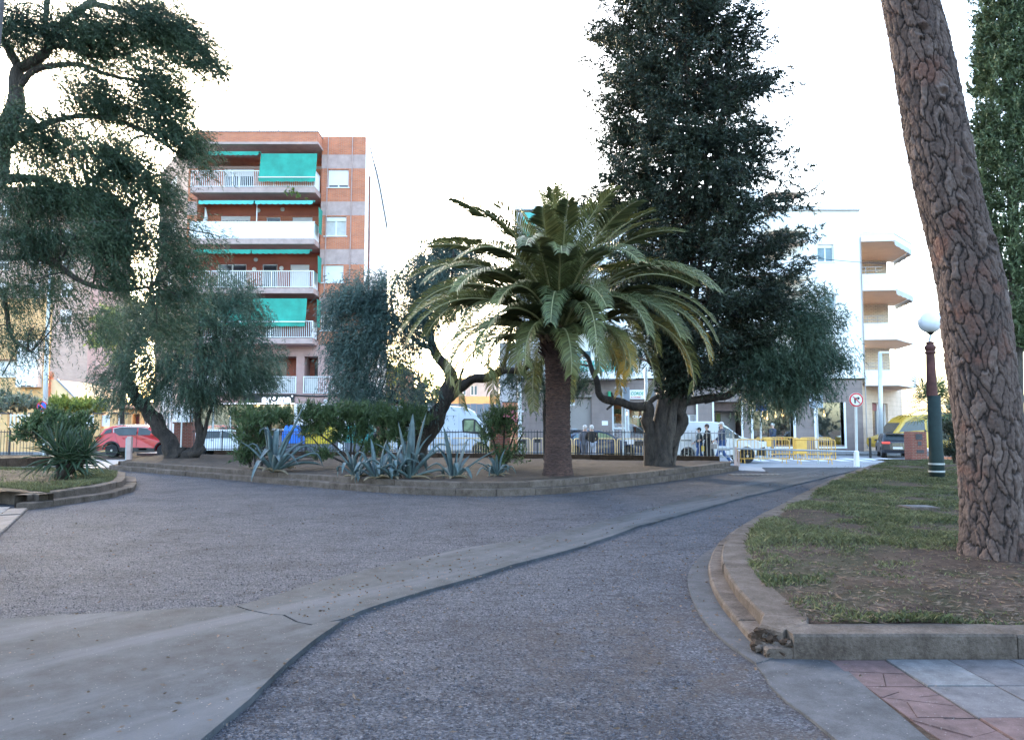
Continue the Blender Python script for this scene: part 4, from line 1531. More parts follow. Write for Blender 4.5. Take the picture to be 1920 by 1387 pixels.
mb = MB(); mb.tube([WB.p(uF(477), zF(378), PJ - .2), WB.p(uF(477), zF(424), PJ - .2)], 0.035, 6); mb.build('parasol_pole', M['white'], bl)
mb = MB()
pts = [P(535 + i * 2, 356 + (i % 3) * 3, YB - PJ - 0.05) for i in range(12)] + [P(558 + i * 1.4, 364 + (i % 3) * 3, YB - PJ - 0.1) for i in range(6)]
V, Fq = spray(arr(pts), rng.normal(size=(len(pts), 3)), 30, 0.3, 0.08, 0.12, 0.05, 0.4)
fastmesh('balcony_plant', V, Fq, M['hedgeleaf'], bl, kind='stuff')

mb = MB(); mb.box(xl, xr - 0.02, YB + 8.7, YB + 8.9, 0, ztop - 1.7); mb.build('back_wall', M['pink'], bl)  # unseen shell, added with slab and inner wall to block light leaks
mb = MB(); mb.box(xl + 0.05, xr - 0.05, YB + 0.02, YB + 8.6, ZB(757) - 0.01, ZB(757) + 0.15); mb.build('floor_slab', M['slabpink'], bl)
mb = MB(); mb.box(xb1 + 0.1, xb1 + 0.2, YB + 0.25, YB + 8.6, ZB(757) + 0.2, ztop - 1.8); mb.build('baffle_partition', M['pink'], bl)
# ---- ground floor: cafe with its sign, marble panels
mb = MB(); WB.holes(mb, uW(330), uW(362), 0, ZB(757), [], 0.2); mb.build('marble_panel', M['partywall'], bl)
mb = MB(); WB.holes(mb, uW(556), xr - xl, 0, ZB(757), [(uW(592), uW(636), 0.5, ZB(760))], 0.4); mb.build('marble_panel', M['partywall'], bl)
mb = MB(); WB.box(mb, uW(592), uW(636), 0.5, ZB(760), -0.45, -0.4); mb.build('entrance_door', M['darkpane'], bl)
mb = MB(); WB.box(mb, uW(592), uW(636), ZB(771), ZB(768.5), -0.4, 0.05); mb.build('light_strip', M['white'], bl)
mb = MB(); mb.tube([WB.p(uW(614), ZB(752.5), 0.0), WB.p(uW(614), ZB(752.5), 0.12)], [0.14, 0.10], 10); mb.build('wall_lamp', M['white'], bl)
mb = MB(); WB.box(mb, uW(462), uW(556), ZB(755.5), ZB(739), 0.0, 0.14); sg = mb.build('cafe_sign', M['black'], bl)
mb = MB(); WB.box(mb, uW(420), uW(556), ZB(757.5), ZB(755.7), 0.0, 0.30); mb.build('sign_light', M['signglow'], sg)
zsg = ZB(754)
txt('aroma', 0.62, (XB(497), YB - 0.152, zsg), (R(90), 0, 0), M['signglow'], sg, bold=0.022, sx=1.12)
for q in (0,):
    mb = MB(); mb.lathe((XB(553), YB - 0.15, ZB(742.5)), [(0.045, 0), (0.045, -0.01)], 8, 'y'); mb.build('dot', M['signglow'], sg)
mb = MB(); mb.lathe((XB(520), YB - 0.162, zsg + 0.235), [(0.225, 0), (0.225, -0.012)], 18, 'y'); mb.build('swirl_disc', M['black'], sg)
mb = MB(); mb.lathe((XB(519.5), YB - 0.176, zsg + 0.24), [(0.10, 0), (0.10, -0.012)], 14, 'y'); mb.build('swirl', M['signglow'], sg)
# interior of the cafe
mb = MB(); WB.box(mb, uW(362), uW(556), 0, ZB(757), -4.0, -3.9); WB.box(mb, uW(362), uW(556), 0.0, 0.1, -3.9, 0.0); mb.build('cafe_interior', M['interiorwarm'], bl)
mb = MB(); WB.box(mb, uW(506), uW(553), ZB(767), ZB(759), -0.5, -0.4); mb.build('menu_board', M['cream'], bl)
mb = MB(); WB.box(mb, uW(528), uW(548), ZB(761.5), ZB(759.6), -0.38, -0.34); mb.build('strip_lamp', M['stripglow'], bl)
mb = MB(); mb.ball(P(472, 780, 50.5), 0.16, 8, 6); mb.build('ceiling_lamp', M['lampglow'], bl)
mb = MB(); mb.ball(P(482, 760, 50.5), 0.16, 8, 6); mb.build('ceiling_lamp', M['lampglow'], bl)
for a, b in ((364, 400), (404, 432), (436, 470), (474, 505), (509, 553)):
    mb = MB(); WB.box(mb, uW(a), uW(b), 0.2, ZB(760), -0.32, -0.30); fr = mb.build('shop_window', M['glass'], bl)
    mb = MB(); WB.box(mb, uW(a) - 0.06, uW(a), 0.15, ZB(758), -0.36, -0.26); WB.box(mb, uW(a), uW(b), 0.14, 0.2, -0.36, -0.26); mb.build('frame', M['palemetal'], fr)
mb = MB(); WB.box(mb, uW(376), uW(432), 0.2, ZB(762), -0.9, -0.85); mb.build('white_blind', M['white'], bl)

# ------------------------------------------------------------ shop next to it on the left (white shopfront) and low houses
sx0, sx1 = P(318, 780, 50).x, P(372, 780, 50).x
sh = thing('corner_shop', 'white fronted low shop left of the brick block behind the leaning pepper tree', 'shop', (sx0, 50, 0))
WSh = Wall((P(300, 780, 50).x, 50), (1, 0)); u = lambda px: P(px, 780, 50).x - P(300, 780, 50).x
mb = MB(); WSh.holes(mb, 0, u(357), 0, 4.2, [(u(305), u(318), 0.6, 2.6), (u(326), u(338), 0.6, 2.6)], 0.3); mb.build('wall', M['white'], sh)
mb = MB(); mb.prism([WSh.p(0, 0)[:2], WSh.p(u(357), 0)[:2], (sx1, 56), (sx0 - 1, 56)], 4.2, 4.3); mb.build('roof', M['slabpink'], sh)
for a, b in ((305, 318), (326, 338)): window(WSh, sh, u(a), u(b), 0.6, 2.6, pane='bluepane')
mb = MB(); WSh.box(mb, u(322), u(356), 2.7, 3.6, 0.02, 0.1); mb.build('sign_board', M['signgrey'], sh)

# small orange house with dark doorway, behind the car
WH = Wall((P(233, 780, 56).x, 56), (1, 0)); u = lambda px: P(px, 780, 56).x - P(233, 780, 56).x
z5 = lambda py: P(260, py, 56).z
oh = thing('small_house', 'small orange house with dark doorway beyond the roof of the red car', 'house', (P(270, 780, 56).x, 56, 0))
mb = MB(); WH.holes(mb, 0, u(292), 0, z5(765), [(u(249), u(262), 0, z5(776)), (u(270), u(280), 0.8, z5(776))], 0.5); mb.build('wall', M['brickyellowlit'], oh)
mb = MB(); WH.box(mb, u(249), u(262), 0, z5(776), -0.55, -0.5); mb.build('door', M['winered'], oh)
window(WH, oh, u(270), u(280), 0.8, z5(776), sill=False)
mb = MB(); mb.hexa([WH.p(-0.5, z5(767), 0.5), WH.p(u(292), z5(767), 0.5), WH.p(u(292), z5(752), -4), WH.p(-0.5, z5(752), -4), WH.p(-0.5, z5(765), 0.5), WH.p(u(292), z5(765), 0.5), WH.p(u(292), z5(750), -4), WH.p(-0.5, z5(750), -4)]); mb.build('roof', M['brickdark'], oh)

# house on the far left; its warm light is put into the yellow wall colours
YH = 58.0
zh = lambda py, px=60: P(px, py, YH).z
xh = lambda px: P(px, 690, YH).x
lh = thing('warmlit_house', 'brick house with white bay, warm light coloured in yellow, far left behind the hedge', 'house', (xh(0), YH, 0))
WY = Wall((xh(-180), YH), (1, 0)); u = lambda px: xh(px) - xh(-180)
hl = [(u(-4), u(30), zh(706), zh(676)), (u(-70), u(-40), zh(706), zh(676))]
mb = MB(); WY.holes(mb, 0, u(94), 0, zh(560), hl, 0.3)
mb.build('wall', M['brickyellowlit'], lh)
for h in hl: window(WY, lh, *h, shut=0.75, pane='curtain')
mb = MB(); WY.box(mb, u(42), u(80), zh(726), zh(640), 0.01, 0.7); mb.build('white_bay', M['whitewall'], lh)
mb = MB(); WY.box(mb, u(53), u(60), zh(725.5), zh(723.5), 0.7, 0.74); WY.box(mb, u(63), u(70), zh(725.5), zh(723.5), 0.7, 0.74); mb.build('bay_vent', M['black'], lh)
mb = MB(); WY.box(mb, u(-4), u(31), zh(675.5), zh(673.5), 0.0, 0.25); mb.build('lintel', M['brickdark'], lh)
# sloping side wing
mb = MB(); mb.prism([(0, 0)] * 3, 0, 0) if False else None
gx0, gx1 = xh(95), xh(150)
mb = MB(); mb.add([(gx0, YH, 0), (gx1, YH, 0), (gx1, YH, zh(752)), (xh(112), YH, zh(713)), (gx0, YH, zh(711)), (gx0, YH + 8, 0), (gx1, YH + 8, 0), (gx1, YH + 8, zh(752)), (gx0, YH + 8, zh(711))],
                  [(0, 1, 2, 3, 4), (1, 6, 7, 2), (2, 7, 8, 4, 3), (0, 4, 8, 5)]); mb.build('side_wing', M['housewall'], lh)
mb = MB(); mb.tube([(xh(110), YH - 0.1, zh(711.5)), (xh(151), YH - 0.1, zh(751.5))], 0.09, 6); mb.build('verge', M['metal'], lh)
mb = MB(); mb.box(xh(93.5), xh(97), YH - 0.3, YH + 0.3, zh(760), zh(706)); mb.ball((xh(95.5), YH - .1, zh(703)), 0.3, 8, 6); mb.build('chimney_post', M['brick'], lh)

# pinkish tower far behind on the left, seen through the branches
YT = 95.0
tw = thing('far_apartment_block', 'distant pink apartment block rising behind the top left tree branches', 'building', (P(100, 700, YT).x, YT, 0))
xt = lambda px: P(px, 400, YT).x
zt_ = lambda py: P(100, py, YT).z
WT = Wall((xt(-120), YT), (1, 0))
hl = [(xt(a) - xt(-120), xt(a + 22) - xt(-120), zt_(b + 26), zt_(b)) for a in (-60, 0, 60, 120) for b in (380, 430, 480, 530, 580)]
mb = MB()
us = xt(175) - xt(-120)
WT.holes(mb, 0, us, 0, zt_(350), hl, 0.4); mb.build('wall', M['brickpale'], tw)
for h in hl: window(WT, tw, *h, shut=0.5)
mb = MB(); mb.add([WT.p(us, 0), WT.p(us, zt_(350)), WT.p(us, zt_(350), -10), WT.p(us, 0, -10)], [(0, 1, 2, 3)]); mb.build('side_wall', M['pink'], tw)

# ------------------------------------------------------------ garden wall and white railings across the street on the left
YW = 46.0
xw = lambda px: P(px, 800, YW).x
zw = lambda py: P(100, py, YW).z
gw = thing('garden_wall', 'orange brick garden wall with brick piers and white panels across the road on the left', 'wall', (xw(100), YW, 0))
mb = MB(); mb.box(xw(-160), xw(236), YW, YW + 0.25, 0, zw(803)); mb.build('brick_base', M['brickyellowlit'], gw)
piers = (-110, -50, 8, 62, 111, 147, 183, 213, 234)
for px in piers:
    mb = MB(); mb.box(xw(px) - 0.2, xw(px) + 0.2, YW - 0.08, YW + 0.32, 0, zw(776)); p_ = mb.build('pier', M['brickyellowlit'], gw)
    mb = MB(); mb.box(xw(px) - 0.26, xw(px) + 0.26, YW - 0.14, YW + 0.38, zw(776) + .002, zw(773.5)); mb.build('pier_cap', M['slab'], p_)
for a, b in zip(piers[:-1], piers[1:]):
    if a >= 62:
        mb = MB(); mb.box(xw(a) + 0.2, xw(b) - 0.2, YW + 0.08, YW + 0.13, zw(799), zw(778)); mb.build('white_panel', M['white'], gw)
    else:
        mb = MB()
        mb.box(xw(a) + 0.2, xw(b) - 0.2, YW + 0.08, YW + 0.12, zw(779.5), zw(778))
        mb.box(xw(a) + 0.2, xw(b) - 0.2, YW + 0.08, YW + 0.12, zw(801), zw(799.5))
        x = xw(a) + 0.3
        while x < xw(b) - 0.25:
            mb.box(x - 0.03, x + 0.03, YW + 0.06, YW + 0.14, zw(802), zw(776)); x += 0.22
        mb.build('white_railing', M['white'], gw, kind='stuff')

# ------------------------------------------------------------ low house, corrugated fence and pier in the middle gap
YG = 64.0
xg = lambda px: P(px, 730, YG).x
zg = lambda py: P(900, py, YG).z
gh = thing('low_house', 'low house with sunlight coloured into orange walls in the gap above the corrugated fence', 'house', (xg(900), YG, 0))
WG = Wall((xg(836), YG), (1, 0)); u = lambda px: xg(px) - xg(836)
mb = MB(); WG.holes(mb, 0, u(936), 0, zg(743), [], 0.1); mb.build('wall', M['brickyellowlit'], gh)  # orange of the wall is sunlight put into the brick colour
mb = MB(); WG.holes(mb, 0, u(936), zg(743), zg(712), [(u(882), u(895), zg(741), zg(722)), (u(862), u(874), zg(741), zg(722))], 0.3, -0.05); mb.build('upper_wall', M['greywall'], gh)
for a, b in ((882, 895), (862, 874)): window(WG, gh, u(a), u(b), zg(741), zg(722), pane='bluepane', d=-0.05, sill=False)
mb = MB(); WG.box(mb, u(838), u(936), zg(712), zg(709), -5, 0.3); mb.build('roof', M['brickyellowlit'], gh)
mb = MB()
for z_ in (706, 700): WG.box(mb, u(848), u(925), zg(z_) - 0.03, zg(z_) + 0.03, -0.4, -0.34)
for i in range(6):
    a = 850 + i * 14.6
    WG.box(mb, u(a) - 0.04, u(a) + 0.04, zg(709), zg(699), -0.4, -0.32)
mb.build('roof_rail', M['metal'], gh)
rw_ = thing('red_wall', 'weathered red brick wall behind the pale panel van', 'wall', (P(700, 770, 52).x, 52, 0))
mb = MB(); mb.box(P(684, 770, 52).x, P(845, 770, 52).x, 52, 52.3, 0, P(700, 756, 52).z); mb.build('wall', M['brickdark'], rw_)
mb = MB(); mb.box(P(684, 770, 52).x, P(845, 770, 52).x, 51.95, 52.35, P(700, 756, 52).z + .003, P(700, 754, 52).z); mb.build('coping', M['slab'], rw_)
bh = thing('orange_house', 'sunlit orange house peeping through the foliage right of the brick block', 'house', (P(730, 700, 75).x, 75, 0))
mb = MB(); mb.box(P(712, 700, 75).x, P(760, 700, 75).x, 75, 82, 0, P(720, 688, 75).z); mb.build('wall', M['brick'], bh)
mb = MB(); mb.box(P(722, 700, 75).x, P(730, 700, 75).x, 74.9, 74.99, P(720, 715, 75).z, P(720, 700, 75).z); mb.build('window', M['darkpane'], bh)
YF = 47.0
xf = lambda px: P(px, 780, YF).x
zf = lambda py: P(900, py, YF).z
cf = thing('corrugated_fence', 'grey corrugated metal fence between the pale van and the brown fronted building', 'fence', (xf(890), YF, 0))
n_p = 12
for i in range(n_p):
    a = xf(800) + (xf(941) - xf(800)) * i / n_p; b = xf(800) + (xf(941) - xf(800)) * (i + 1) / n_p
    mb = MB(); m_ = 5
    vs = []
    for j in range(m_ * 2 + 1):
        x = a + (b - a - 0.01) * j / (m_ * 2)
        y = YF - (0.04 if j % 2 else 0)
        vs += [(x, y, 0.05), (x, y, zf(757) + 0.02 * (i % 2)), (x, y + 0.02, zf(757) + 0.02 * (i % 2)), (x, y + 0.02, 0.05)]
    fs = []
    for j in range(m_ * 2):
        fs += [(4 * j, 4 * j + 4, 4 * j + 5, 4 * j + 1), (4 * j + 1, 4 * j + 5, 4 * j + 6, 4 * j + 2)]
    mb.add(vs, fs); mb.build('panel', M['corrugated'], cf)
pi_ = thing('brick_pier', 'red brick wall pier at the right end of the corrugated fence', 'pillar', (xf(958), YF, 0))
mb = MB(); mb.box(xf(942), xf(973), YF - 0.1, YF + 0.3, 0, zf(755)); mb.build('brickwork', M['brick'], pi_)
mb = MB(); mb.box(xf(941), xf(974), YF - 0.14, YF + 0.34, zf(755) + 0.002, zf(753)); mb.build('cap', M['slab'], pi_)

# ------------------------------------------------------------ big building on the right
YR = 47.0
xR = lambda px, py=720: P(px, py, YR).x
zR = lambda py: P(1300, py, YR).z
X0 = xR(968)
rbld = thing('corner_building', 'large white fronted corner building with brown ground floor and pointed balconies', 'building', (xR(1300), YR, 0))
WRr = Wall((X0, YR), (1, 0)); u = lambda px: xR(px) - X0
zgf = zR(712)
# openings of the ground floor
gh_ = [(u(1064), u(1109), 0.13, zR(745)), (u(1147), u(1212), 0.13, zR(755)), (u(1281), u(1306), 0.13, zR(757)), (u(1336), u(1391), 0.13, zR(753)), (u(1410), u(1486), 0.5, zR(752)), (u(1528), u(1580), 0.5, zR(754))]
mb = MB(); WRr.holes(mb, 0, u(1616), 0.13, zgf, gh_, 0.35); mb.build('ground_floor_wall', M['brownwall'], rbld)
mb = MB(); WRr.box(mb, 0, u(1622), zgf + 0.002, zgf + 0.10, -0.2, 0.05); mb.build('string_course', M['kerbdark'], rbld)
# roller shutter with notices
mb = MB()
for i in range(24):
    a = u(1064) + (u(1109) - u(1064)) * i / 24
    WRr.box(mb, a + 0.005, a + (u(1109) - u(1064)) / 24 - 0.012, 0.15, zR(745) - 0.02, -0.3, -0.27)
WRr.box(mb, u(1064), u(1109), 0.15, zR(745) - 0.01, -0.33, -0.3)
gd = mb.build('garage_door', M['shutterbeige'], rbld)
mb = MB(); WRr.box(mb, u(1068), u(1078), zR(760), zR(754), -0.268, -0.26); mb.build('notice', M['white'], gd)
mb = MB(); WRr.box(mb, u(1068), u(1078), zR(753.8), zR(748), -0.268, -0.26); mb.build('notice', M['yellow'], gd)
for px in (1076, 1097):
    mb = MB()
    for k in range(5):
        q0 = WRr.p(u(px - 4 + k * 2), zR(808 - (k % 2) * 5), -0.262); q1 = WRr.p(u(px - 2 + k * 2), zR(808 - ((k + 1) % 2) * 5), -0.262)
        mb.tube([q0, q1], 0.035, 5)
    mb.build('graffiti', M['signgrey'], gd)
mb = MB(); WRr.box(mb, u(1060), u(1109), zR(744), zR(741), 0.0, 0.06); mb.build('lintel', M['shutterbeige'], rbld)
mb = MB()
for i in range(11): WRr.box(mb, u(993), u(1012), zR(806) + i * 0.107, zR(806) + i * 0.107 + 0.08, 0.0, 0.03)
mb.build('louvre', M['brownwall'], rbld, kind='stuff')
mb = MB(); WRr.box(mb, u(1128), u(1139), zR(797), zR(789), 0.0, 0.02); mb.build('notice', M['white'], rbld)
mb = MB(); WRr.box(mb, u(1139), u(1144), zR(747), zR(734), 0.05, 0.4); mb.build('green_cross_box', M['lettergreen'], rbld)
# records shop: window wall, sign
mb = MB(); WRr.box(mb, u(1147), u(1212), 0.13, zR(755), -2.0, -1.9); WRr.box(mb, u(1147), u(1212), 0.1, 0.16, -1.9, 0); mb.build('shop_interior', M['interiorwarm'], rbld)
mb = MB(); WRr.box(mb, u(1149), u(1171), 0.4, zR(758), -0.2, -0.18); WRr.box(mb, u(1176), u(1212), 0.2, zR(758), -0.2, -0.18); sw = mb.build('shop_window', M['glass'], rbld)
mb = MB()
for a in (1147, 1171, 1176): WRr.box(mb, u(a), u(a) + 0.12, 0.14, zR(755), -0.22, -0.12)
WRr.box(mb, u(1147), u(1171), zR(804), zR(801), -0.2, -0.1); mb.build('window_frame', M['palemetal'], sw)
for (a, b, c, d_, m) in ((1148, 1168, 776, 766, 'hedgeleaf'), (1150, 1157, 804, 792, 'signgrey'), (1160, 1166, 812, 803, 'pinkflower'), (1150, 1158, 838, 822, 'white'), (1178, 1186, 800, 782, 'signgrey'), (1180, 1190, 818, 800, 'bluepane'), (1196, 1208, 798, 785, 'lettergreen'), (1188, 1196, 792, 784, 'pinkflower'), (1194, 1206, 816, 800, 'curtain'), (1150, 1156, 792, 780, 'white'), (1162, 1170, 822, 808, 'pinkflower')):
    mb = MB(); WRr.box(mb, u(a), u(b), zR(c), zR(d_), -0.6, -0.45); mb.build('display_item', M[m], rbld, bevel=0.05)
for px, py in ((1194, 752.0), (1181, 770), (1199, 758), (1160, 768)):
    mb = MB(); mb.ball(WRr.p(u(px), zR(py + 5), -1.0), 0.10, 8, 6); mb.build('shop_lamp', M['lampglow'], rbld)
mb = MB(); WRr.box(mb, u(1180), u(1213), zR(748), zR(731), 0.02, 0.18); rs_ = mb.build('shop_sign', M['white'], rbld)
txt('CORDS L', 0.27, (xR(1180) + 0.03, YR - 0.19, zR(740.5)), (R(90), 0, 0), M['lettergreen'], rs_, shear=0.3, bold=0.006, sx=0.85)
txt('A L\'OCASIO', 0.12, (xR(1181.5), YR - 0.19, zR(746)), (R(90), 0, 0), M['letterred'], rs_, bold=0.003)
txt('OLAP', 0.20, (xR(1186), YR + 0.15, zR(783)), (R(90), 0, 0), M['white'], sw, sx=1.5)
mb = MB(); WRr.box(mb, u(1281), u(1306), 0.13, zR(757), -0.3, -0.26); dr = mb.build('white_shutter_door', M['white'], rbld)
for a in (1283, 1294.5):
    mb = MB()
    for i in range(8): WRr.box(mb, u(a), u(a + 8), zR(795) + i * 0.07, zR(795) + i * 0.07 + 0.05, -0.26, -0.24)
    mb.build('louvre', M['shutterbeige'], dr)
mb = MB(); WRr.box(mb, u(1281), u(1306), zR(777), zR(757), -0.25, -0.2); mb.build('door_head', M['brownwall'], rbld)
# building entrance
mb = MB(); WRr.box(mb, u(1336), u(1391), 0.13, zR(753), -1.6, -1.55); mb.build('entrance_back', M['shutterbeige'], rbld)
mb = MB(); WRr.box(mb, u(1336), u(1391), zR(770), zR(753.5), -0.4, -0.3); mb.build('entrance_head', M['interior'], rbld)
mb = MB(); WRr.box(mb, u(1340), u(1362), 0.2, zR(773), -1.5, -1.46); mb.build('entrance_door', M['darkpane'], rbld)
mb = MB(); WRr.box(mb, u(1354), u(1361), 0.2, zR(775), -1.45, -1.43); WRr.box(mb, u(1341), u(1347), zR(790), zR(780), -1.45, -1.43); mb.build('lit_colour_pane', M['hedgeleaf'], rbld)  # lit look put in by a yellow green colour, nothing shines here
mb = MB()
for a in (1335.5, 1389.5, 1305.5, 1408.5, 1486.5): WRr.box(mb, u(a) - 0.04, u(a) + 0.06, 0.13, zR(752), 0.003, 0.06)
mb.build('white_trim', M['white'], rbld)
mb = MB(); WRr.box(mb, u(1312), u(1330), zR(800), zR(793), 0, 0.04); mb.build('name_plate', M['signgrey'], rbld)
# restaurant windows
for a, b, c in ((1410, 1486, 752), (1528, 1580, 754)):
    mb = MB(); WRr.box(mb, u(a), u(b), 0.3, zR(c), -3.6, -3.5); WRr.box(mb, u(a), u(b), 0.3, 0.5, -3.5, -0.36); mb.build('restaurant_interior', M['interior'], rbld)
    mb = MB(); WRr.box(mb, u(a), u(b), zR(c + 14), zR(c), -0.32, -0.28); mb.build('wine_valance', M['winered'], rbld)
    mb = MB(); WRr.box(mb, u(a), u(b), 0.5, zR(c), -0.24, -0.22); pw = mb.build('restaurant_window', M['glass'], rbld)
    mb = MB()
    WRr.box(mb, u(a) - 0.12, u(a), 0.4, zR(c), -0.24, 0.05); WRr.box(mb, u(b), u(b) + 0.12, 0.4, zR(c), -0.24, 0.05); WRr.box(mb, u(a) - 0.12, u(b) + 0.12, 0.3, 0.40, -0.24, 0.08)
    mb.build('frame', M['white'], pw)
for px, py in ((1430, 781), (1434, 783), (1439, 785), (1454, 780), (1467, 778), (1473, 786), (1545, 778)):
    p_ = P(px, py, YR + 2.0)
    mb = MB(); mb.ball(p_, 0.085, 8, 6); mb.tube([p_ + Vector((0, 0, 0.08)), p_ + Vector((0, 0, 0.7))], 0.01, 4); mb.build('pendant_lamp', M['lampglow'], rbld)
for px, py, w_, h_, m in ((1416, 812, 9, 10, 'signgrey'), (1432, 820, 14, 8, 'palemetal'), (1474, 815, 8, 16, 'brownbin'), (1462, 822, 10, 10, 'interiorwarm'), (1545, 815, 8, 20, 'interiorwarm'), (1556, 822, 14, 24, 'cardark'), (1572, 800, 3, 40, 'palemetal'), (1538, 800, 6, 12, 'curtain')):
    p_ = P(px, py, YR + 1.6); k = (YR + 1.6) / F
    mb = MB(); mb.box(p_.x - w_ * k / 2, p_.x + w_ * k / 2, p_.y, p_.y + 0.4, p_.z - h_ * k / 2, p_.z + h_ * k / 2); mb.build('furniture', M[m], rbld, bevel=0.06)

# upper storeys
zroof = zR(395)
up = []
for (a, b, c, d_) in ((1540, 1571, 491, 458), (1540, 1572, 583, 549), (1540, 1575, 679, 642), (975, 987, 680, 648), (975, 987, 590, 558), (1215, 1240, 680, 645), (1215, 1240, 590, 555), (1300, 1325, 680, 645), (1300, 1325, 590, 555), (1300, 1325, 500, 462), (1495, 1517, 621, 592), (1075, 1110, 680, 640), (1130, 1165, 680, 640), (1075, 1110, 588, 552), (1400, 1425, 680, 640), (1400, 1425, 588, 552), (1400, 1425, 497, 460)):
    up.append((u(a), u(b), zR(c), zR(d_)))
mb = MB(); WRr.holes(mb, u(1046), u(1622), zgf + 0.1, zroof, up, 0.2); mb.build('upper_wall', M['whitewall'], rbld)
mb = MB(); WRr.holes(mb, 0, u(1046), zgf + 0.1, zR(398), up, 0.2); mb.build('grey_upper_wall', M['greywall'], rbld)
for h in up: window(WRr, rbld, *h, shut=random.choice((0.2, 0.45, 0.15)), pane='bluepane')
mb = MB(); WRr.box(mb, -0.1, u(1624), zroof + 0.002, zroof + 0.25, -8, 0.25); mb.build('eaves', M['white'], rbld)
mb = MB(); WRr.box(mb, u(1380), u(1470), zroof + 0.25, zroof + 2.3, -6, -3); mb.build('roof_room', M['whitewall'], rbld)
mb = MB(); WRr.box(mb, 0.05, u(1620), zgf - 0.01, zgf + 0.18, -8.8, -0.36); mb.build('floor_slab', M['shutterbeige'], rbld)  # unseen slab and back wall, added to keep sky light out of the shops
mb = MB(); WRr.box(mb, 0, u(1640), 0.1, zroof, -9.1, -8.9); mb.build('back_wall', M['greywall'], rbld)
for q_ in (1140, 1220, 1330, 1396, 1404, 1492, 1520, 1586):
    mb = MB(); WRr.box(mb, u(q_) - 0.05, u(q_) + 0.05, 0.1, zgf - 0.02, -8.8, -0.37); mb.build('baffle_partition', M['interior'], rbld)  # unseen inner walls added to stop light leaking into the interiors
# left return wall
WLr = Wall((X0, YR + 9), (0, -1))
mb = MB(); WLr.holes(mb, 0, 9, 0.13, zR(398), [], 0.1); mb.build('end_wall', M['greywall'], rbld)
mb = MB(); WRr.box(mb, u(936), 0, 0.13, zR(640), -6, -0.6); mb.build('rear_wing', M['greywall'], rbld)
# first floor terrace with green screen
mb = MB(); WRr.box(mb, u(1058), u(1186), zR(712), zR(701), 0.0, 1.3); mb.build('balcony_slab', M['white'], rbld)
mb = MB(); WRr.box(mb, u(1120), u(1182), zR(700), zR(679), 1.2, 1.25); WRr.box(mb, u(1060), u(1118), zR(700), zR(679), 1.2, 1.25); mb.build('balcony_screen', M['awningpale'], rbld)
railing(WRr, rbld, u(1058), u(1186), zR(701), zR(677), 1.28, M['white'], 0.14, 0.012)
# front balconies half hidden by the conifer
for s in (616, 524, 436):
    mb = MB(); WRr.box(mb, u(1438), u(1508), zR(s) - 0.22, zR(s), 0, 1.2); mb.build('balcony_slab', M['cream'], rbld)
    mb = MB(); WRr.box(mb, u(1440), u(1506), zR(s) + .002, zR(s - 28), 1.08, 1.16); mb.build('balcony_parapet', M['white'], rbld)
    mb = MB(); WRr.box(mb, u(1438), u(1506), zR(s - 62), zR(s - 64), 0, 1.3); mb.build('balcony_canopy', M['soffit'], rbld)
    mb = MB(); WRr.box(mb, u(1440), u(1462), zR(s - 30), zR(s - 60), 0.003, 0.03); mb.build('door_panel', M['soffit'], rbld)
for s in (616, 524):
    mb = MB(); WRr.box(mb, u(1050), u(1180), zR(s) - 0.22, zR(s), 0, 1.2); mb.build('balcony_slab', M['white'], rbld)
    railing(WRr, rbld, u(1052), u(1178), zR(s) + 0.02, zR(s - 26), 1.15, M['palemetal'], 0.14, 0.012)
mb = MB(); WRr.box(mb, u(981), u(1003), zR(446), zR(400), 0.1, 0.2); mb.build('side_screen', M['awningpale'], rbld)

# corner: recessed wall and pointed balconies
c0 = Vector((xR(1622), YR)); 
rec_x0 = c0.x + 0.02
YQ = 52.6
xq = lambda px: P(px, 560, YQ).x
WQ = Wall((xq(1618), YQ), (1, 0))
mb = MB(); WQ.holes(mb, 0, xq(1665) - xq(1618), zgf, zR(392), [], 0.1); mb.build('recess_wall', M['brickcream'], rbld)
mb = MB(); mb.add([(xq(1665), YQ, zgf), (xq(1665) + 0.9, YQ + 9, zgf), (xq(1665) + 0.9, YQ + 9, zroof), (xq(1665), YQ, zroof)], [(0, 1, 2, 3)]); mb.build('side_wall', M['cream'], rbld)
mb = MB(); mb.add([(c0.x, YR, zgf), (c0.x + 0.55, YQ, zgf), (c0.x + 0.55, YQ, zroof), (c0.x, YR, zroof)], [(0, 1, 2, 3)]); mb.build('return_wall', M['whitewall'], rbld)


def bal_poly(g=0.0):
    return [(c0.x + 0.01, YR - g * 0.3), (P(1677, 500, YR - .2).x + g, YR - 0.2 - g * 0.3), (P(1709, 500, 49.6).x + g, 49.6), (P(1676, 500, 53.0).x + g, 53.2), (c0.x + 0.6, 53.2)]


def ring_wall(mb, pts, z0, z1, t=0.12):
    """upright band along an open polyline"""
    pts = [Vector(p) for p in pts]
    ins = offset(pts, t)
    for i in range(len(pts) - 1):
        a, b, c, d_ = pts[i], pts[i + 1], ins[i + 1], ins[i]
        mb.hexa([(a.x, a.y, z0), (b.x, b.y, z0), (c.x, c.y, z0), (d_.x, d_.y, z0), (a.x, a.y, z1), (b.x, b.y, z1), (c.x, c.y, z1), (d_.x, d_.y, z1)])


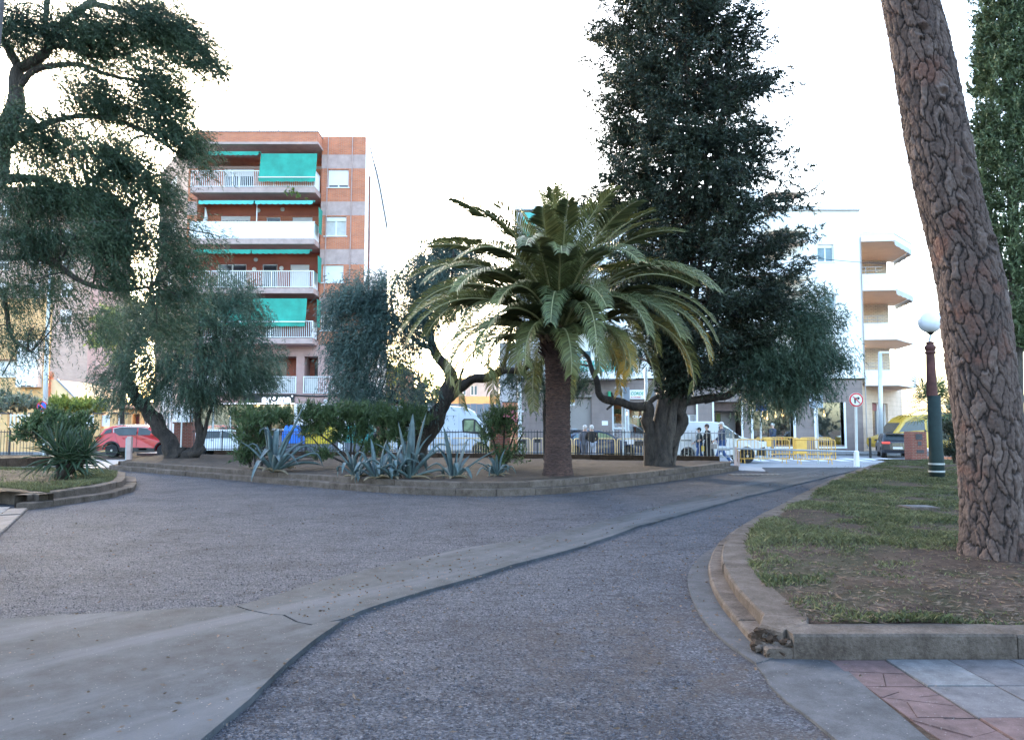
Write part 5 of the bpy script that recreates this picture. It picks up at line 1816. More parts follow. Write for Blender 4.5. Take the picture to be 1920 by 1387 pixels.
for (sof, ptop, first) in ((452, 440, True), (544, 514, False), (636, 606, False), (722, 694, False)):
    z0 = zR(sof); z1 = zR(ptop)
    poly = bal_poly()
    mb = MB(); mb.prism(poly, z0, z0 + 0.16); mb.build('corner_balcony_slab', M['soffit'] if not first else M['soffit'], rbld)
    mb = MB(); ring_wall(mb, [Vector(p) for p in bal_poly(0.03)[:4]], z0 + 0.0 - 0.03, z1, 0.1); mb.build('corner_balcony_parapet', M['white'], rbld)
    if sof in (452, 544):
        mb = MB()
        pp = bal_poly(0.06)[1:4]
        for i in range(2):
            a = Vector(pp[i]); b = Vector(pp[i + 1]); n_ = 12
            vs = []
            for j in range(n_ + 1):
                q = a.lerp(b, j / n_)
                vs += [(q.x, q.y, z0 + 0.03), (q.x, q.y, z0 - 0.26 - 0.05 * abs(math.sin(j * math.pi / 3)))]
            mb.add(vs, [(2 * j, 2 * j + 2, 2 * j + 3, 2 * j + 1) for j in range(n_)])
        mb.build('corner_awning', M['corrugated'], rbld)
    if not first:
        mb = MB()
        for zz_ in (z1 + 0.42, z1 + 0.2):
            q = [Vector((x_, y_, zz_)) for x_, y_ in bal_poly(-0.05)[:2]]
            mb.tube([q[0], q[1] - Vector((0.7, 0, 0))], 0.022, 5)
        for f_ in (0.05, 0.5):
            x_ = c0.x + 0.1 + f_ * 1.4
            mb.tube([(x_, YR - 0.2, z1 - 0.02), (x_, YR - 0.2, z1 + 0.42)], 0.02, 5)
        mb.build('corner_rail', M['shutterbeige'], rbld)
mb = MB(); mb.prism(bal_poly(0.1), zR(440) + 0.002, zR(440) + 0.1); mb.build('corner_roof', M['white'], rbld)
mb = MB(); mb.tube([(c0.x - 0.02, YR - 0.06, 0.3), (c0.x - 0.02, YR - 0.06, zR(445))], 0.035, 6); mb.build('drain_pipe', M['shutterbeige'], rbld)
# ground floor side front, turning away to the right
pA = Vector((xR(1616), YR)); pB = Vector((P(1692, 760, 54).x, 54.0))
WSd = Wall(pA, pB - pA); LS = (pB - pA).length
def us_(px):       # picture column -> distance along the side front
    d_ = ray(px, 780); k = d_.x / d_.y
    # solve (pA + t*U): x = k*y
    U = (pB - pA).normalized()
    return (k * pA.y - pA.x) / (U.x - k * U.y)
hs = [(us_(1636), us_(1665), 0.4, zR(756) + 0.1)]
mb = MB(); WSd.holes(mb, 0, LS, 0.13, zgf, hs, 0.3); mb.build('side_front', M['litbeigewall'], rbld)
mb = MB(); WSd.box(mb, 0, LS, zgf + .002, zgf + 0.12, -2.5, 0.05); mb.build('side_cornice', M['white'], rbld)
h = hs[0]
mb = MB(); WSd.box(mb, h[0], h[1], h[2], h[3], -0.27, -0.25); sd_ = mb.build('side_window', M['darkpane'], rbld)
mb = MB()
for a in (h[0], (h[0] + h[1]) * 0.5, h[1] - 0.08): WSd.box(mb, a, a + 0.09, h[2], h[3], -0.25, -0.15)
mb.build('frame', M['white'], sd_)
mb = MB(); WSd.box(mb, h[0] + .1, h[1] - .1, h[3] - 0.5, h[3] - 0.02, -0.249, -0.23); mb.build('valance', M['winered'], sd_)
# overhead cable
cb = thing('overhead_cable', 'thin dark cable strung in front of the white facade', 'cable', P(1500, 480, 44))
mb = MB(); mb.tube([P(1300, 470, 44), P(1400, 474, 44), P(1500, 482, 44), P(1600, 491, 44), P(1664, 495, 45)], 0.018, 5); mb.build('wire', M['darkiron'], cb)
cb = thing('slanting_cable', 'dark slanting cable hanging beside the white party wall of the brick block', 'cable', P(700, 300, 47))
mb = MB(); mb.tube([P(688, 247, 47), P(697, 285, 47), P(712, 350, 47), P(726, 428, 47)], 0.045, 6); mb.build('cable', M['darkiron'], cb)

# ============================================================ TREES AND PLANTS
def limb_pts(px_list, Y):
    """(px, py, depth offset) -> points"""
    return [P(a[0], a[1], Y + (a[2] if len(a) > 2 else 0)) for a in px_list]


def curve_pts(pts, it=2):
    for _ in range(it):
        q = [pts[0]]
        for a, b in zip(pts[:-1], pts[1:]):
            q += [a.lerp(b, 0.25), a.lerp(b, 0.75)]
        q.append(pts[-1])
        pts = q
    return pts


def radii_for(n, r0, r1):
    return [r0 + (r1 - r0) * (i / (n - 1)) ** 0.85 for i in range(n)]


class Tree:
    def __init__(s, name, label, base, bark_, cat='tree'):
        s.root = thing(name, label, cat, base)
        s.mb = MB(); s.bark = bark_; s.nodes = []

    def limb(s, pts, r0, r1, n=9, wob=0.3, flare=0.0, keep=True):
        pts = curve_pts(pts, 2)
        # finer and a little crooked
        out = [pts[0]]
        for a, b in zip(pts[:-1], pts[1:]):
            out.append(b + Vector([noise.noise(b * 1.7 + Vector((k * 9.1, 0, 0))) * min(r0, 0.25) * 0.5 for k in range(3)]))
        rad = radii_for(len(out), r0, r1)
        if flare:
            for i in range(len(rad)):
                h = (out[i] - out[0]).length
                rad[i] *= 1 + flare * math.exp(-h / 0.35)
        s.mb.tube(out, rad, n, wob=wob)
        if keep:
            s.nodes += [(p, r) for p, r in zip(out, rad)][1:]

    def twigs(s, targets, r=0.03, sag=0.1, nmax=90):
        tg = targets if len(targets) <= nmax else random.sample(targets, nmax)
        nodes = list(s.nodes)
        for t in tg:
            best = min(nodes, key=lambda q: (q[0] - t).length + max(0, q[0].z - t.z) * 0.4)
            a = best[0]
            L = (t - a).length
            m = a.lerp(t, 0.5) + Vector((random.uniform(-.12, .12), random.uniform(-.12, .12), random.uniform(0.0, .22))) * L
            r0 = min(best[1] * 0.7, r * (0.5 + L * 0.35))
            pts = curve_pts([a, m, t], 2)
            s.mb.tube(pts, radii_for(len(pts), r0, 0.008), 5, cap=False)
            for p in pts[2:]: s.nodes.append((p, r0 * 0.5))

    def finish(s, name='trunk'):
        return s.mb.build(name, s.bark, s.root, smooth=True)


def leaves_at(name, root, centers, mat, per, L, spread, ll, lw, droop, leafdown=0.0, wild=0.8, strands=4, dirs=None, outward=None):
    C = arr(centers)
    if dirs is None:
        if outward is None: outward = C.mean(0)
        D = unit(C - np.array(outward)[None]) + rng.normal(size=C.shape) * 0.3
    else:
        D = dirs
    V, Fq = spray(C, D, per, L, spread, ll, lw, droop, leafdown, wild, strands)
    return fastmesh(name, V, Fq, mat, root, kind='stuff' if False else None)


# ---- canary date palm
def palm():
    base = G(1046, 891, 0.3); Yp = base.y
    t = thing('date_palm', 'stout date palm with a great arching crown in the middle bed', 'palm tree', base)
    # trunk: ringed with leaf scars, real relief
    H = P(1046, 640, Yp).z - base.z
    nu, nv = 96, 330
    th = np.linspace(0, 2 * np.pi, nu, endpoint=False); vv = np.linspace(0, 1, nv)
    TH, VV = np.meshgrid(th, vv)
    z = VV * H
    r = 0.37 + 0.06 * np.exp(-z / 0.25) - 0.05 * np.sin(np.clip(VV, 0, 1) * np.pi) + 0.02 * (VV > 0.85) * (VV - 0.85) * 20
    # spiral diamonds
    k = 15; rows = H / 0.125
    row = VV * rows
    ri = np.floor(row); fz = row - ri
    ph = TH / (2 * np.pi) * k + 0.5 * (ri % 2)
    fu = ph - np.floor(ph)
    cell = (np.floor(ph).astype(int) % k) * 37 + ri.astype(int) * 101
    rs = np.random.default_rng(3); tab = rs.uniform(0, 1, 4096)
    cr_ = tab[cell % 4096]
    lip = np.clip(1 - np.abs(fu - 0.5) * 2, 0, 1) ** 0.6
    r = r + (0.010 + 0.030 * cr_) * (fz ** 1.2) * lip * (0.6 + 0.9 * VV) - 0.012 * (fz > 0.9)
    r += rs.normal(0, 0.0035, r.shape)
    lean = 0.02 * VV
    V = np.stack([r * np.cos(TH) + lean + base.x, r * np.sin(TH) + base.y, z + base.z - 0.03], 2).reshape(-1, 3)
    idx = np.arange(nu * nv).reshape(nv, nu)
    Fq = np.stack([idx[:-1], np.roll(idx, -1, 1)[:-1], np.roll(idx, -1, 1)[1:], idx[1:]], 2).reshape(-1, 4)
    fastmesh('trunk', V, Fq, M['palmbark'], t)
    top = Vector((base.x + 0.02, base.y, base.z + H))
    # cut leaf bases under the crown, each a stub
    n = 0
    for lvl in range(7):
        for j in range(13):
            a = 2 * math.pi * (j + 0.5 * (lvl % 2)) / 13 + random.uniform(-.08, .08)
            zc = top.z - 0.42 + lvl * 0.12
            r0 = 0.36 + 0.06 * math.sin(lvl / 6 * math.pi)
            p0 = Vector((top.x + r0 * math.cos(a), top.y + r0 * math.sin(a), zc))
            out = Vector((math.cos(a), math.sin(a), 0.8 + lvl * 0.25)).normalized()
            L = random.uniform(0.12, 0.26)
            sd_ = Vector((-math.sin(a), math.cos(a), 0))
            w0, w1 = 0.085, 0.05
            up = out.cross(sd_).normalized()
            vs = [p0 - sd_ * w0 - up * .03, p0 + sd_ * w0 - up * .03, p0 + sd_ * w0 + up * .03, p0 - sd_ * w0 + up * .03]
            q = p0 + out * L
            vs += [q - sd_ * w1 - up * .012, q + sd_ * w1 - up * .012, q + sd_ * w1 + up * .012, q - sd_ * w1 + up * .012]
            m2 = MB(); m2.hexa(vs); m2.build('leaf_stub', M['stub'] if lvl > 2 else M['palmbark'], t); n += 1
    # fronds
    NF = 100
    ga = math.pi * (3 - math.sqrt(5))
    crown = top + Vector((0, 0, 0.30))
    for i in range(NF):
        f = i / (NF - 1)                      # 0 young and upright, 1 old and low
        az = i * ga + random.uniform(-.12, .12)
        e0 = R(90 - 66 * f ** 0.95 + random.uniform(-8, 8))
        L = 3.7 + 1.35 * min(1, f * 2.0) + random.uniform(-0.25, 0.25)
        bend = R(14 + 128 * f ** 0.62 + random.uniform(-14, 16))
        if f > 0.9: L *= 0.84
        ca, sa = math.cos(az), math.sin(az)
        if f > 0.55 and sa < -0.45: L *= 0.80 if f < .8 else 0.62
        if ca < 0 and f > .4: L *= 0.95
        K = 26
        p = crown + Vector((ca * 0.22 * f, sa * 0.22 * f, -0.28 * f))
        pts = [p.copy()]; dirs = []
        side0 = Vector((-sa, ca, 0))
        sway = random.uniform(-.25, .25)
        for s in range(K):
            tt = s / K
            e = e0 - bend * tt ** 1.35
            az2 = az + sway * tt
            d = Vector((math.cos(az2) * math.cos(e), math.sin(az2) * math.cos(e), math.sin(e)))
            dirs.append(d)
            p = p + d * (L / K); pts.append(p.copy())
        dirs.append(dirs[-1])
        mb = MB()
        rr = [0.035 * (1 - 0.85 * (j / K)) + 0.004 for j in range(K + 1)]
        mb.tube(pts, rr, 5, cap=False)
        fr = mb.build('frond', M['rachis'], t, smooth=True)
        # leaflets
        n_l = 92
        V = []; dry = []
        oldness = max(0, (f - 0.70) / 0.3)
        dryfrond = 1.0 if (f > 0.72 and ca > 0.55 and i % 2 == 0) else 0.0
        twist = random.uniform(-0.35, 0.35)
        for j in range(n_l):
            tt = 0.10 + 0.90 * j / n_l
            x = tt * K; a = int(x); fr_ = x - a
            c = pts[a].lerp(pts[min(a + 1, K)], fr_)
            d = dirs[a]
            sv = d.cross(Vector((0, 0, 1)))
            if sv.length < 0.15: sv = side0
            sv.normalize()
            up = sv.cross(d).normalized()
            if up.z < 0: up = -up
            sv2 = (sv * math.cos(twist) + up * math.sin(twist)); up2 = (up * math.cos(twist) - sv * math.sin(twist))
            prof = (min(1, tt / 0.28) ** 0.7) * (1 - 0.62 * max(0, (tt - 0.55) / 0.45) ** 1.5)
            ln = 0.56 * prof + 0.06
            for sg_ in (-1, 1):
                jit = Vector([random.gauss(0, .06) for _ in range(3)])
                if tt < 0.2: ln_ = ln * 0.5
                else: ln_ = ln * random.uniform(0.88, 1.08)
                dd_ = (d * (0.55 + 0.5 * tt) + sv2 * sg_ * 0.95 + up2 * 0.42 + jit).normalized()
                w = 0.0155
                wv = d.cross(dd_).cross(dd_).normalized() * w
                m_ = c + dd_ * ln_ * 0.5
                tip = c + (dd_ * 0.93 + Vector((0, 0, -0.26 - 0.12 * f))).normalized() * ln_
                V += [c - wv * 0.5, c + wv * 0.5, m_ + wv, tip, m_ - wv]
                dv = 0.0
                if dryfrond and tt > 0.55: dv = min(1, (tt - 0.55) * 2.6) * random.uniform(0.2, 0.8)
                elif oldness > 0: dv = random.uniform(0, 0.10) * oldness
                else: dv = 0.05 * random.random()
                dry += [dv] * 5
        V = np.array([v[:] for v in V])
        nq = len(V) // 5
        b5 = np.arange(nq) * 5
        me_o = fastmesh('leaflets', V, np.stack([b5, b5 + 1, b5 + 2, b5 + 3, b5 + 4], 1), M['palmleaf'], fr, attr=('dry', np.array(dry)))


palm()


# ---- leaning pine, right foreground: trunk with real bark plates
def bark_plates(nu, nv, H, rfun, cell_u, cell_v, seed, rough):
    """radius and crack fields on an unrolled trunk"""
    rs = np.random.default_rng(seed)
    gu, gv = cell_u, cell_v
    ju = rs.uniform(0.08, 0.92, (gv + 2, gu)); jv = rs.uniform(0.08, 0.92, (gv + 2, gu)); hh = rs.uniform(0, 1, (gv + 2, gu))
    U = np.linspace(0, gu, nu, endpoint=False); Vv = np.linspace(0, gv, nv)
    UU, VV = np.meshgrid(U, Vv)
    jag_ = np.zeros_like(UU)
    for fq, am in ((3, .08), (7, .05), (13, .03), (27, .02)):
        jag_ = jag_ + am * np.sin(UU * 2 * np.pi / gu * fq * 3 + 2.3 * np.sin(VV * fq * 0.7) + fq)
    # warp
    wu = 0.28 * np.sin(VV * 1.7 + 3 * np.sin(UU * 2 * np.pi / gu * 2)) + 0.18 * np.sin(VV * 4.3 + UU * 2 * np.pi / gu * 5)
    wv = 0.25 * np.sin(UU * 2 * np.pi / gu * 3 + VV * 0.9) + 0.2 * np.sin(UU * 2 * np.pi / gu * 7 + VV * 2.1)
    Uw = UU + wu; Vw = np.clip(VV + wv, 0, gv - 1e-3)
    Uw = Uw + jag_; Vw = np.clip(Vw + 1.3 * np.roll(jag_, 9, 0), 0, gv - 1e-3)
    iu = np.floor(Uw).astype(int); iv = np.floor(Vw).astype(int)
    d1 = np.full(UU.shape, 9.0); d2 = np.full(UU.shape, 9.0); idv = np.zeros(UU.shape)
    for a in (-1, 0, 1):
        for b in (-1, 0, 1):
            cu = (iu + a) % gu; cv = np.clip(iv + b, 0, gv + 1)
            px_ = iu + a + ju[cv, cu]; py_ = iv + b + jv[cv, cu]
            d = np.maximum(np.abs(px_ - Uw), np.abs(py_ - Vw)) * 0.55 + np.hypot(px_ - Uw, py_ - Vw) * 0.55
            c = d < d1
            d2 = np.where(c, d1, np.minimum(d2, d)); idv = np.where(c, hh[cv, cu], idv); d1 = np.where(c, d, d1)
    edge = d2 - d1
    return UU / gu * 2 * np.pi, VV / gv, edge, idv, rs


def pine():
    base = G(1862, 1048, 0.17)
    Yp = base.y
    t = thing('pine_tree', 'big leaning pine with deep plated bark at the right edge of the lawn', 'tree', base)
    # centre line and half widths, read down the trunk
    spec = [(1872, 1085, 66), (1870, 1050, 60), (1868, 1000, 57), (1863, 900, 56), (1853, 800, 56), (1839, 700, 57), (1829, 610, 58), (1818, 520, 57.5), (1800, 450, 56), (1783, 390, 55.5), (1764, 300, 55), (1746, 200, 54.5), (1728, 100, 52), (1706, 0, 48.5), (1685, -100, 46), (1664, -200, 44), (1640, -320, 42)]
    k = Yp / F
    cpts = [P(a, b, Yp) for a, b, _ in spec]; cr_ = [c * k for _, _, c in spec]
    L = [0]
    for a, b in zip(cpts[:-1], cpts[1:]): L.append(L[-1] + (b - a).length)
    H = L[-1]
    nu, nv = 280, 760
    TH, T, edge, idv, rs = bark_plates(nu, nv, H, None, 21, 30, 5, 0)
    s = T[:, 0] * H
    cx = np.interp(s, L, [p.x for p in cpts]); cy = np.interp(s, L, [p.y for p in cpts]); cz = np.interp(s, L, [p.z for p in cpts]); rr = np.interp(s, L, cr_)
    # soften the centre line
    ker = np.ones(61) / 61
    def sm(a): return np.convolve(np.pad(a, 30, mode='edge'), ker, 'valid')
    cx, rr, cz_ = sm(cx), sm(rr), cz
    _, _, e2, id2, _ = bark_plates(nu, nv, H, None, 40, 88, 9, 0)
    crack = np.clip(edge / (0.12 + 0.12 * idv), 0, 1) ** 0.7
    c2 = np.clip(e2 / 0.10, 0, 1)
    nz = rs.normal(0, 1, (nv, nu))
    for _ in range(2): nz = (nz + np.roll(nz, 1, 0) + np.roll(nz, -1, 0) + np.roll(nz, 1, 1) + np.roll(nz, -1, 1)) / 5
    low = 0.03 * np.sin(TH * 3 + T * 7) + 0.02 * np.sin(TH * 5 - T * 11)
    disp = -0.032 * (1 - crack) + 0.012 * (idv - 0.5) * crack + 0.010 * nz * crack - 0.006 * (1 - c2) * crack + 0.008 * (id2 - 0.5) * crack
    # knots and branch scars
    for (a, tt, rad, dep) in ((4.75, 0.80, 0.10, 0.05), (4.35, 0.70, 0.09, 0.045), (4.6, 0.615, 0.07, 0.03), (4.9, 0.51, 0.08, 0.03), (5.2, 0.42, 0.11, 0.035), (4.3, 0.475, 0.06, -0.02), (5.0, 0.885, 0.08, 0.04), (4.2, 0.74, 0.07, 0.04)):
        dth = (TH - a) * 0.33; dz = (T - tt) * H
        dd_ = np.sqrt(dth ** 2 + (dz * 1.2) ** 2)
        disp -= dep * np.exp(-(dd_ / (rad * 0.6)) ** 2) - 0.02 * np.exp(-((dd_ - rad) / 0.03) ** 2)
    Rr = rr[:, None] * (1 + low) + disp
    # root flare
    Rr = Rr * (1 + 0.05 * np.exp(-(s[:, None] / 0.22)) * (1 + 0.6 * np.sin(TH * 5 + 1)))
    V = np.stack([cx[:, None] + Rr * np.cos(TH), cy[:, None] + Rr * np.sin(TH), cz[:, None] + 0 * Rr], 2).reshape(-1, 3)
    idx = np.arange(nu * nv).reshape(nv, nu)
    Fq = np.stack([idx[:-1], np.roll(idx, -1, 1)[:-1], np.roll(idx, -1, 1)[1:], idx[1:]], 2).reshape(-1, 4)
    m, nt, b = new_mat('pinebark_mat')
    at = nt.nodes.new("ShaderNodeAttribute"); at.attribute_name = 'plate'
    ac_ = nt.nodes.new("ShaderNodeAttribute"); ac_.attribute_name = 'crack'
    v = coords(nt)
    v2 = coords(nt, (1, 1, 0.35))
    n1 = noise_n(nt, v2, 34, 5, 0.7); n2 = noise_n(nt, v, 2.2, 4, 0.6); n3 = noise_n(nt, v, 110, 3, 0.7)
    ca = ramp(nt, at.outputs['Fac'], [(0.1, (0.050, 0.033, 0.029)), (0.45, (0.074, 0.049, 0.042)), (0.7, (0.088, 0.060, 0.052)), (0.95, (0.120, 0.088, 0.078))])
    ca = mixc(nt, 0.55, ca, ramp(nt, n1, [(0.3, (0.55, 0.52, 0.5)), (0.7, (1.35, 1.3, 1.3))]), 'MULTIPLY')
    red = mixc(nt, ramp(nt, n2, [(0.54, (0, 0, 0)), (0.68, (0.6, 0.6, 0.6))]), ca, (0.125, 0.052, 0.036))
    red = mixc(nt, 0.5, red, ramp(nt, n3, [(0.3, (0.6, 0.6, 0.6)), (0.7, (1.25, 1.25, 1.25))]), 'MULTIPLY')
    c = mixc(nt, ac_.outputs['Fac'], (0.010, 0.006, 0.006), red)
    nt.links.new(c, b.inputs['Base Color']); b.inputs['Roughness'].default_value = 0.95
    bump(nt, b, n1, 0.8, 0.012)
    o = fastmesh('trunk', V, Fq, m, t, attr=('crack', (np.clip(edge / 0.17, 0, 1) ** 1.2 * (0.62 + 0.38 * c2)).ravel()))
    a2 = o.data.attributes.new('plate', 'FLOAT', 'POINT'); a2.data.foreach_set('value', (0.65 * idv + 0.35 * id2).ravel().astype(np.float32))
    o.data.polygons.foreach_set('use_smooth', [True] * len(o.data.polygons))
    # crown high above the frame
    top = Vector((cx[-1], cy[-1], cz[-1]))
    mb = MB()
    ends = []
    for i in range(9):
        a = i * 0.7 + 0.3
        e = top + Vector((math.cos(a) * 3.2, math.sin(a) * 3.2, random.uniform(1.6, 3.2)))
        mb.tube(curve_pts([top - Vector((0, 0, 0.5)), top + Vector((math.cos(a) * 1.2, math.sin(a) * 1.2, 0.8)), e], 2), radii_for(9, 0.15, 0.04)[:9] if False else 0.07, 6)
        ends.append(e)
    mb.build('limb', M['pepperbark'], t, smooth=True)
    bl_ = [(e, (1.5, 1.5, 0.8)) for e in ends] + [(top + Vector((0, 0, 3.4)), (2.2, 2.2, 1.0))]
    C = in_blobs(bl_, 420)
    leaves_at('crown', t, C, M['coniferleaf'], 36, 0.4, 0.1, 0.16, 0.012, 0.0, strands=6, wild=0.9)


pine()


# ---- tall dark conifer
def conifer():
    base = P(1248, 868, 26.0); base.z = 0.3
    Yc = 26.0
    T = Tree('conifer_tree', 'huge dark conifer with ragged outline rising behind the palm', base, M['darkbark'])
    lft = [(-260, 1235), (-150, 1190), (-60, 1160), (0, 1150), (50, 1112), (110, 1115), (160, 1128), (200, 1118), (250, 1138), (300, 1112), (350, 1112), (400, 1096), (450, 1120), (520, 1150), (580, 1190), (640, 1225), (700, 1250)]
    rgt = [(-260, 1300), (-150, 1352), (-60, 1378), (0, 1392), (50, 1420), (110, 1455), (165, 1470), (220, 1442), (290, 1466), (340, 1480), (385, 1515), (420, 1530), (470, 1492), (520, 1490), (580, 1470), (640, 1440), (690, 1390), (720, 1340)]
    k = Yc / F
    yy = np.array([a for a, _ in lft]); xl_ = np.array([b - 14 for _, b in lft]); yr = np.array([a for a, _ in rgt]); xr_ = np.array([b for _, b in rgt])
    C = []; D = []; BR = []
    for n_b in range(700):
        py = -260 + 985 * ((n_b + random.random()) / 700)
        a = np.interp(py, yy, xl_); b = np.interp(py, yr, xr_)
        c = 1285 if py > 380 else (a + b) / 2 * 0.5 + 1285 * 0.5
        th = random.uniform(0, 2 * math.pi)
        w = (b - c) if math.cos(th) > 0 else (c - a)
        wl = w * k * random.uniform(0.80, 1.10) * (0.94 if abs(math.cos(th)) < .5 else 1)
        rise = random.uniform(0.0, 0.38)
        root_ = P(c, py, Yc) - Vector((0, 0, 0.35 * wl * rise + 0.1))
        pts = []
        az = th
        for q_ in range(9):
            t_ = q_ / 8
            az2 = az + 0.25 * noise.noise(Vector((n_b, t_ * 2, 0)))
            pts.append(root_ + Vector((math.cos(az2) * wl * t_, math.sin(az2) * wl * t_ * 0.95, wl * (rise * t_ - 0.28 * t_ * t_ + 0.22 * t_ ** 4))))
        BR.append(pts)
        front = math.sin(th) < 0
        n_c = 6 + int(wl * 3.2)
        for m_ in range(n_c):
            t_ = 0.22 + 0.78 * ((m_ + random.random()) / n_c) ** 0.8
            if py > 400 and t_ < 0.35 and random.random() < 0.4: continue
            x_ = t_ * 8; i0 = min(7, int(x_))
            q = pts[i0].lerp(pts[i0 + 1], x_ - i0)
            sw = 0.34 * wl * (1 - t_) * random.uniform(-1, 1) + random.gauss(0, .07)
            q = q + Vector((-math.sin(th) * sw, math.cos(th) * sw, random.gauss(-0.06, 0.08)))
            C.append(q)
            D.append((math.cos(th) * 0.8 - math.sin(th) * sw, math.sin(th) * 0.8 + math.cos(th) * sw, 0.15 if t_ > .75 else -0.2))
    stems = [(1290, 0, 0.22), (1262, .5, 0.12), (1322, 0.4, 0.12), (1238, 0.3, 0.09), (1350, 0.2, 0.09), (1303, .8, .09)]
    for px, dy, r in stems:
        top = P(px + (px - 1290) * 0.3, -120 if r > .2 else random.uniform(60, 160), Yc + dy)
        mid = P(px, 430, Yc + dy)
        T.limb([Vector((base.x + (px - 1290) * 0.004, base.y + dy * 0.2, 0.25)), P(px * 0.4 + 1262 * .6, 700, Yc + dy * 0.7), mid, P(px, 250, Yc + dy), top], r, 0.04, 8, 0.15)
    for pts in BR:
        T.mb.tube(pts, radii_for(9, 0.035, 0.008), 4, cap=False)
    T.finish()
    Cn = arr(C); Dn = np.array(D) + rng.normal(size=(len(D), 3)) * 0.25
    V, Fq = spray(Cn, Dn, 56, 0.30, 0.09, 0.115, 0.044, 0.25, 0.0, 0.7, 5)
    print('conifer clusters', len(C))
    fastmesh('crown', V, Fq, M['coniferleaf'], T.root)


conifer()


def cypress():
    Yc = 15.5
    base = Vector((P(1900, 700, Yc).x, Yc, 0.17))
    T = Tree('cypress_tree', 'slim columnar green cypress standing behind the leaning pine', base, M['darkbark'])
    T.limb([base, P(1902, 500, Yc), P(1890, 0, Yc), P(1885, -300, Yc)], 0.16, 0.03, 8, 0.1)
    T.finish()
    yy = np.array([-420, -300, 0, 200, 310, 322, 450, 600, 660])
    xl_ = np.array([1865, 1838, 1834, 1830, 1828, 1820, 1826, 1838, 1870])
    k = Yc / F
    C = []; D = []
    while len(C) < 3300:
        py = random.uniform(-420, 655)
        a = np.interp(py, yy, xl_); c = 1888 + 8 * (py > 300); w = c - a
        th = random.uniform(0, 2 * math.pi); rr = random.uniform(0.25, 1) ** 0.5
        rag = 1 + 0.12 * noise.noise(Vector((py * 0.03, th, 5)))
        q = P(c, py, Yc) + Vector((math.cos(th), math.sin(th), 0)) * rr * w * k * rag * 0.94
        if noise.noise(q * 1.4) < -0.42: continue
        C.append(q); D.append((math.cos(th) * 0.35, math.sin(th) * 0.35, 1.0))
    V, Fq = spray(arr(C), np.array(D), 50, 0.26, 0.05, 0.085, 0.036, 0.0, 0.0, 0.7, 4)
    fastmesh('crown', V, Fq, M['cypressleaf'], T.root)


cypress()


# ---- pepper trees
def pepper(name, label, base, limbs, blobs, nC, nleaf, mat, r0, L=0.95, cut=-0.15, ntw=70, cs=0.8, lw=0.026, ll=0.15):
    T = Tree(name, label, base, M['pepperbark'])
    for (pts, a, b, *fl) in limbs:
        T.limb(pts, a, b, 10, 0.35, fl[0] if fl else 0.0)
    C = in_blobs(blobs, nC, 0.25, cut, cs)
    T.twigs(C, 0.045, 0.1, ntw)
    T.finish()
    cen = np.mean([np.array(b[0][:]) for b in blobs], 0)
    Cn = arr(C)
    D = unit(Cn - cen[None]) * np.array([1, 1, 0.5]) + rng.normal(size=Cn.shape) * 0.3
    V, Fq = spray(Cn, D, nleaf, L * 0.62, 0.20, ll * 0.9, lw * 0.9, 0.8, 0.12, 0.75, 9)
    fastmesh('crown', V, Fq, mat, T.root)
    return T


bA = G(332, 858, 0.3); YA = bA.y
p_ = lambda x, y, d=0: P(x, y, YA + d)
pepper('pepper_tree', 'drooping pepper tree leaning left in front of the brick block behind the red car', bA,
       [([p_(340, 862), p_(318, 835), p_(292, 790), p_(268, 757), p_(240, 730), p_(235, 680), p_(250, 620), p_(290, 560)], 0.42, 0.10, 0.5),
        ([p_(352, 860), p_(372, 838), p_(374, 800), p_(368, 750), p_(385, 690), p_(410, 620)], 0.24, 0.06, 0.8),
        ([p_(380, 830), p_(387, 790), p_(395, 765), p_(412, 720), p_(440, 660)], 0.09, 0.04),
        ([p_(268, 757), p_(310, 720), p_(350, 650), p_(380, 590)], 0.16, 0.04),
        ([p_(235, 680), p_(225, 650), p_(215, 600)], 0.10, 0.03),
        ([p_(330, 860), p_(352, 853, -.2), p_(376, 845, -.1), p_(384, 838)], 0.30, 0.10, 0.2)],
       [pxblob(235, 715, YA, 58, 48), pxblob(300, 660, YA, 75, 70), pxblob(390, 690, YA, 85, 68), pxblob(470, 665, YA, 62, 62), pxblob(330, 585, YA, 80, 55), pxblob(430, 595, YA, 72, 52), pxblob(420, 545, YA, 55, 34), pxblob(250, 600, YA, 55, 60), pxblob(340, 735, YA, 80, 26), pxblob(470, 715, YA, 45, 28)],
       1250, 135, M['pepperleaf'], 0.4, 0.9, -0.26, 80, 1.2)

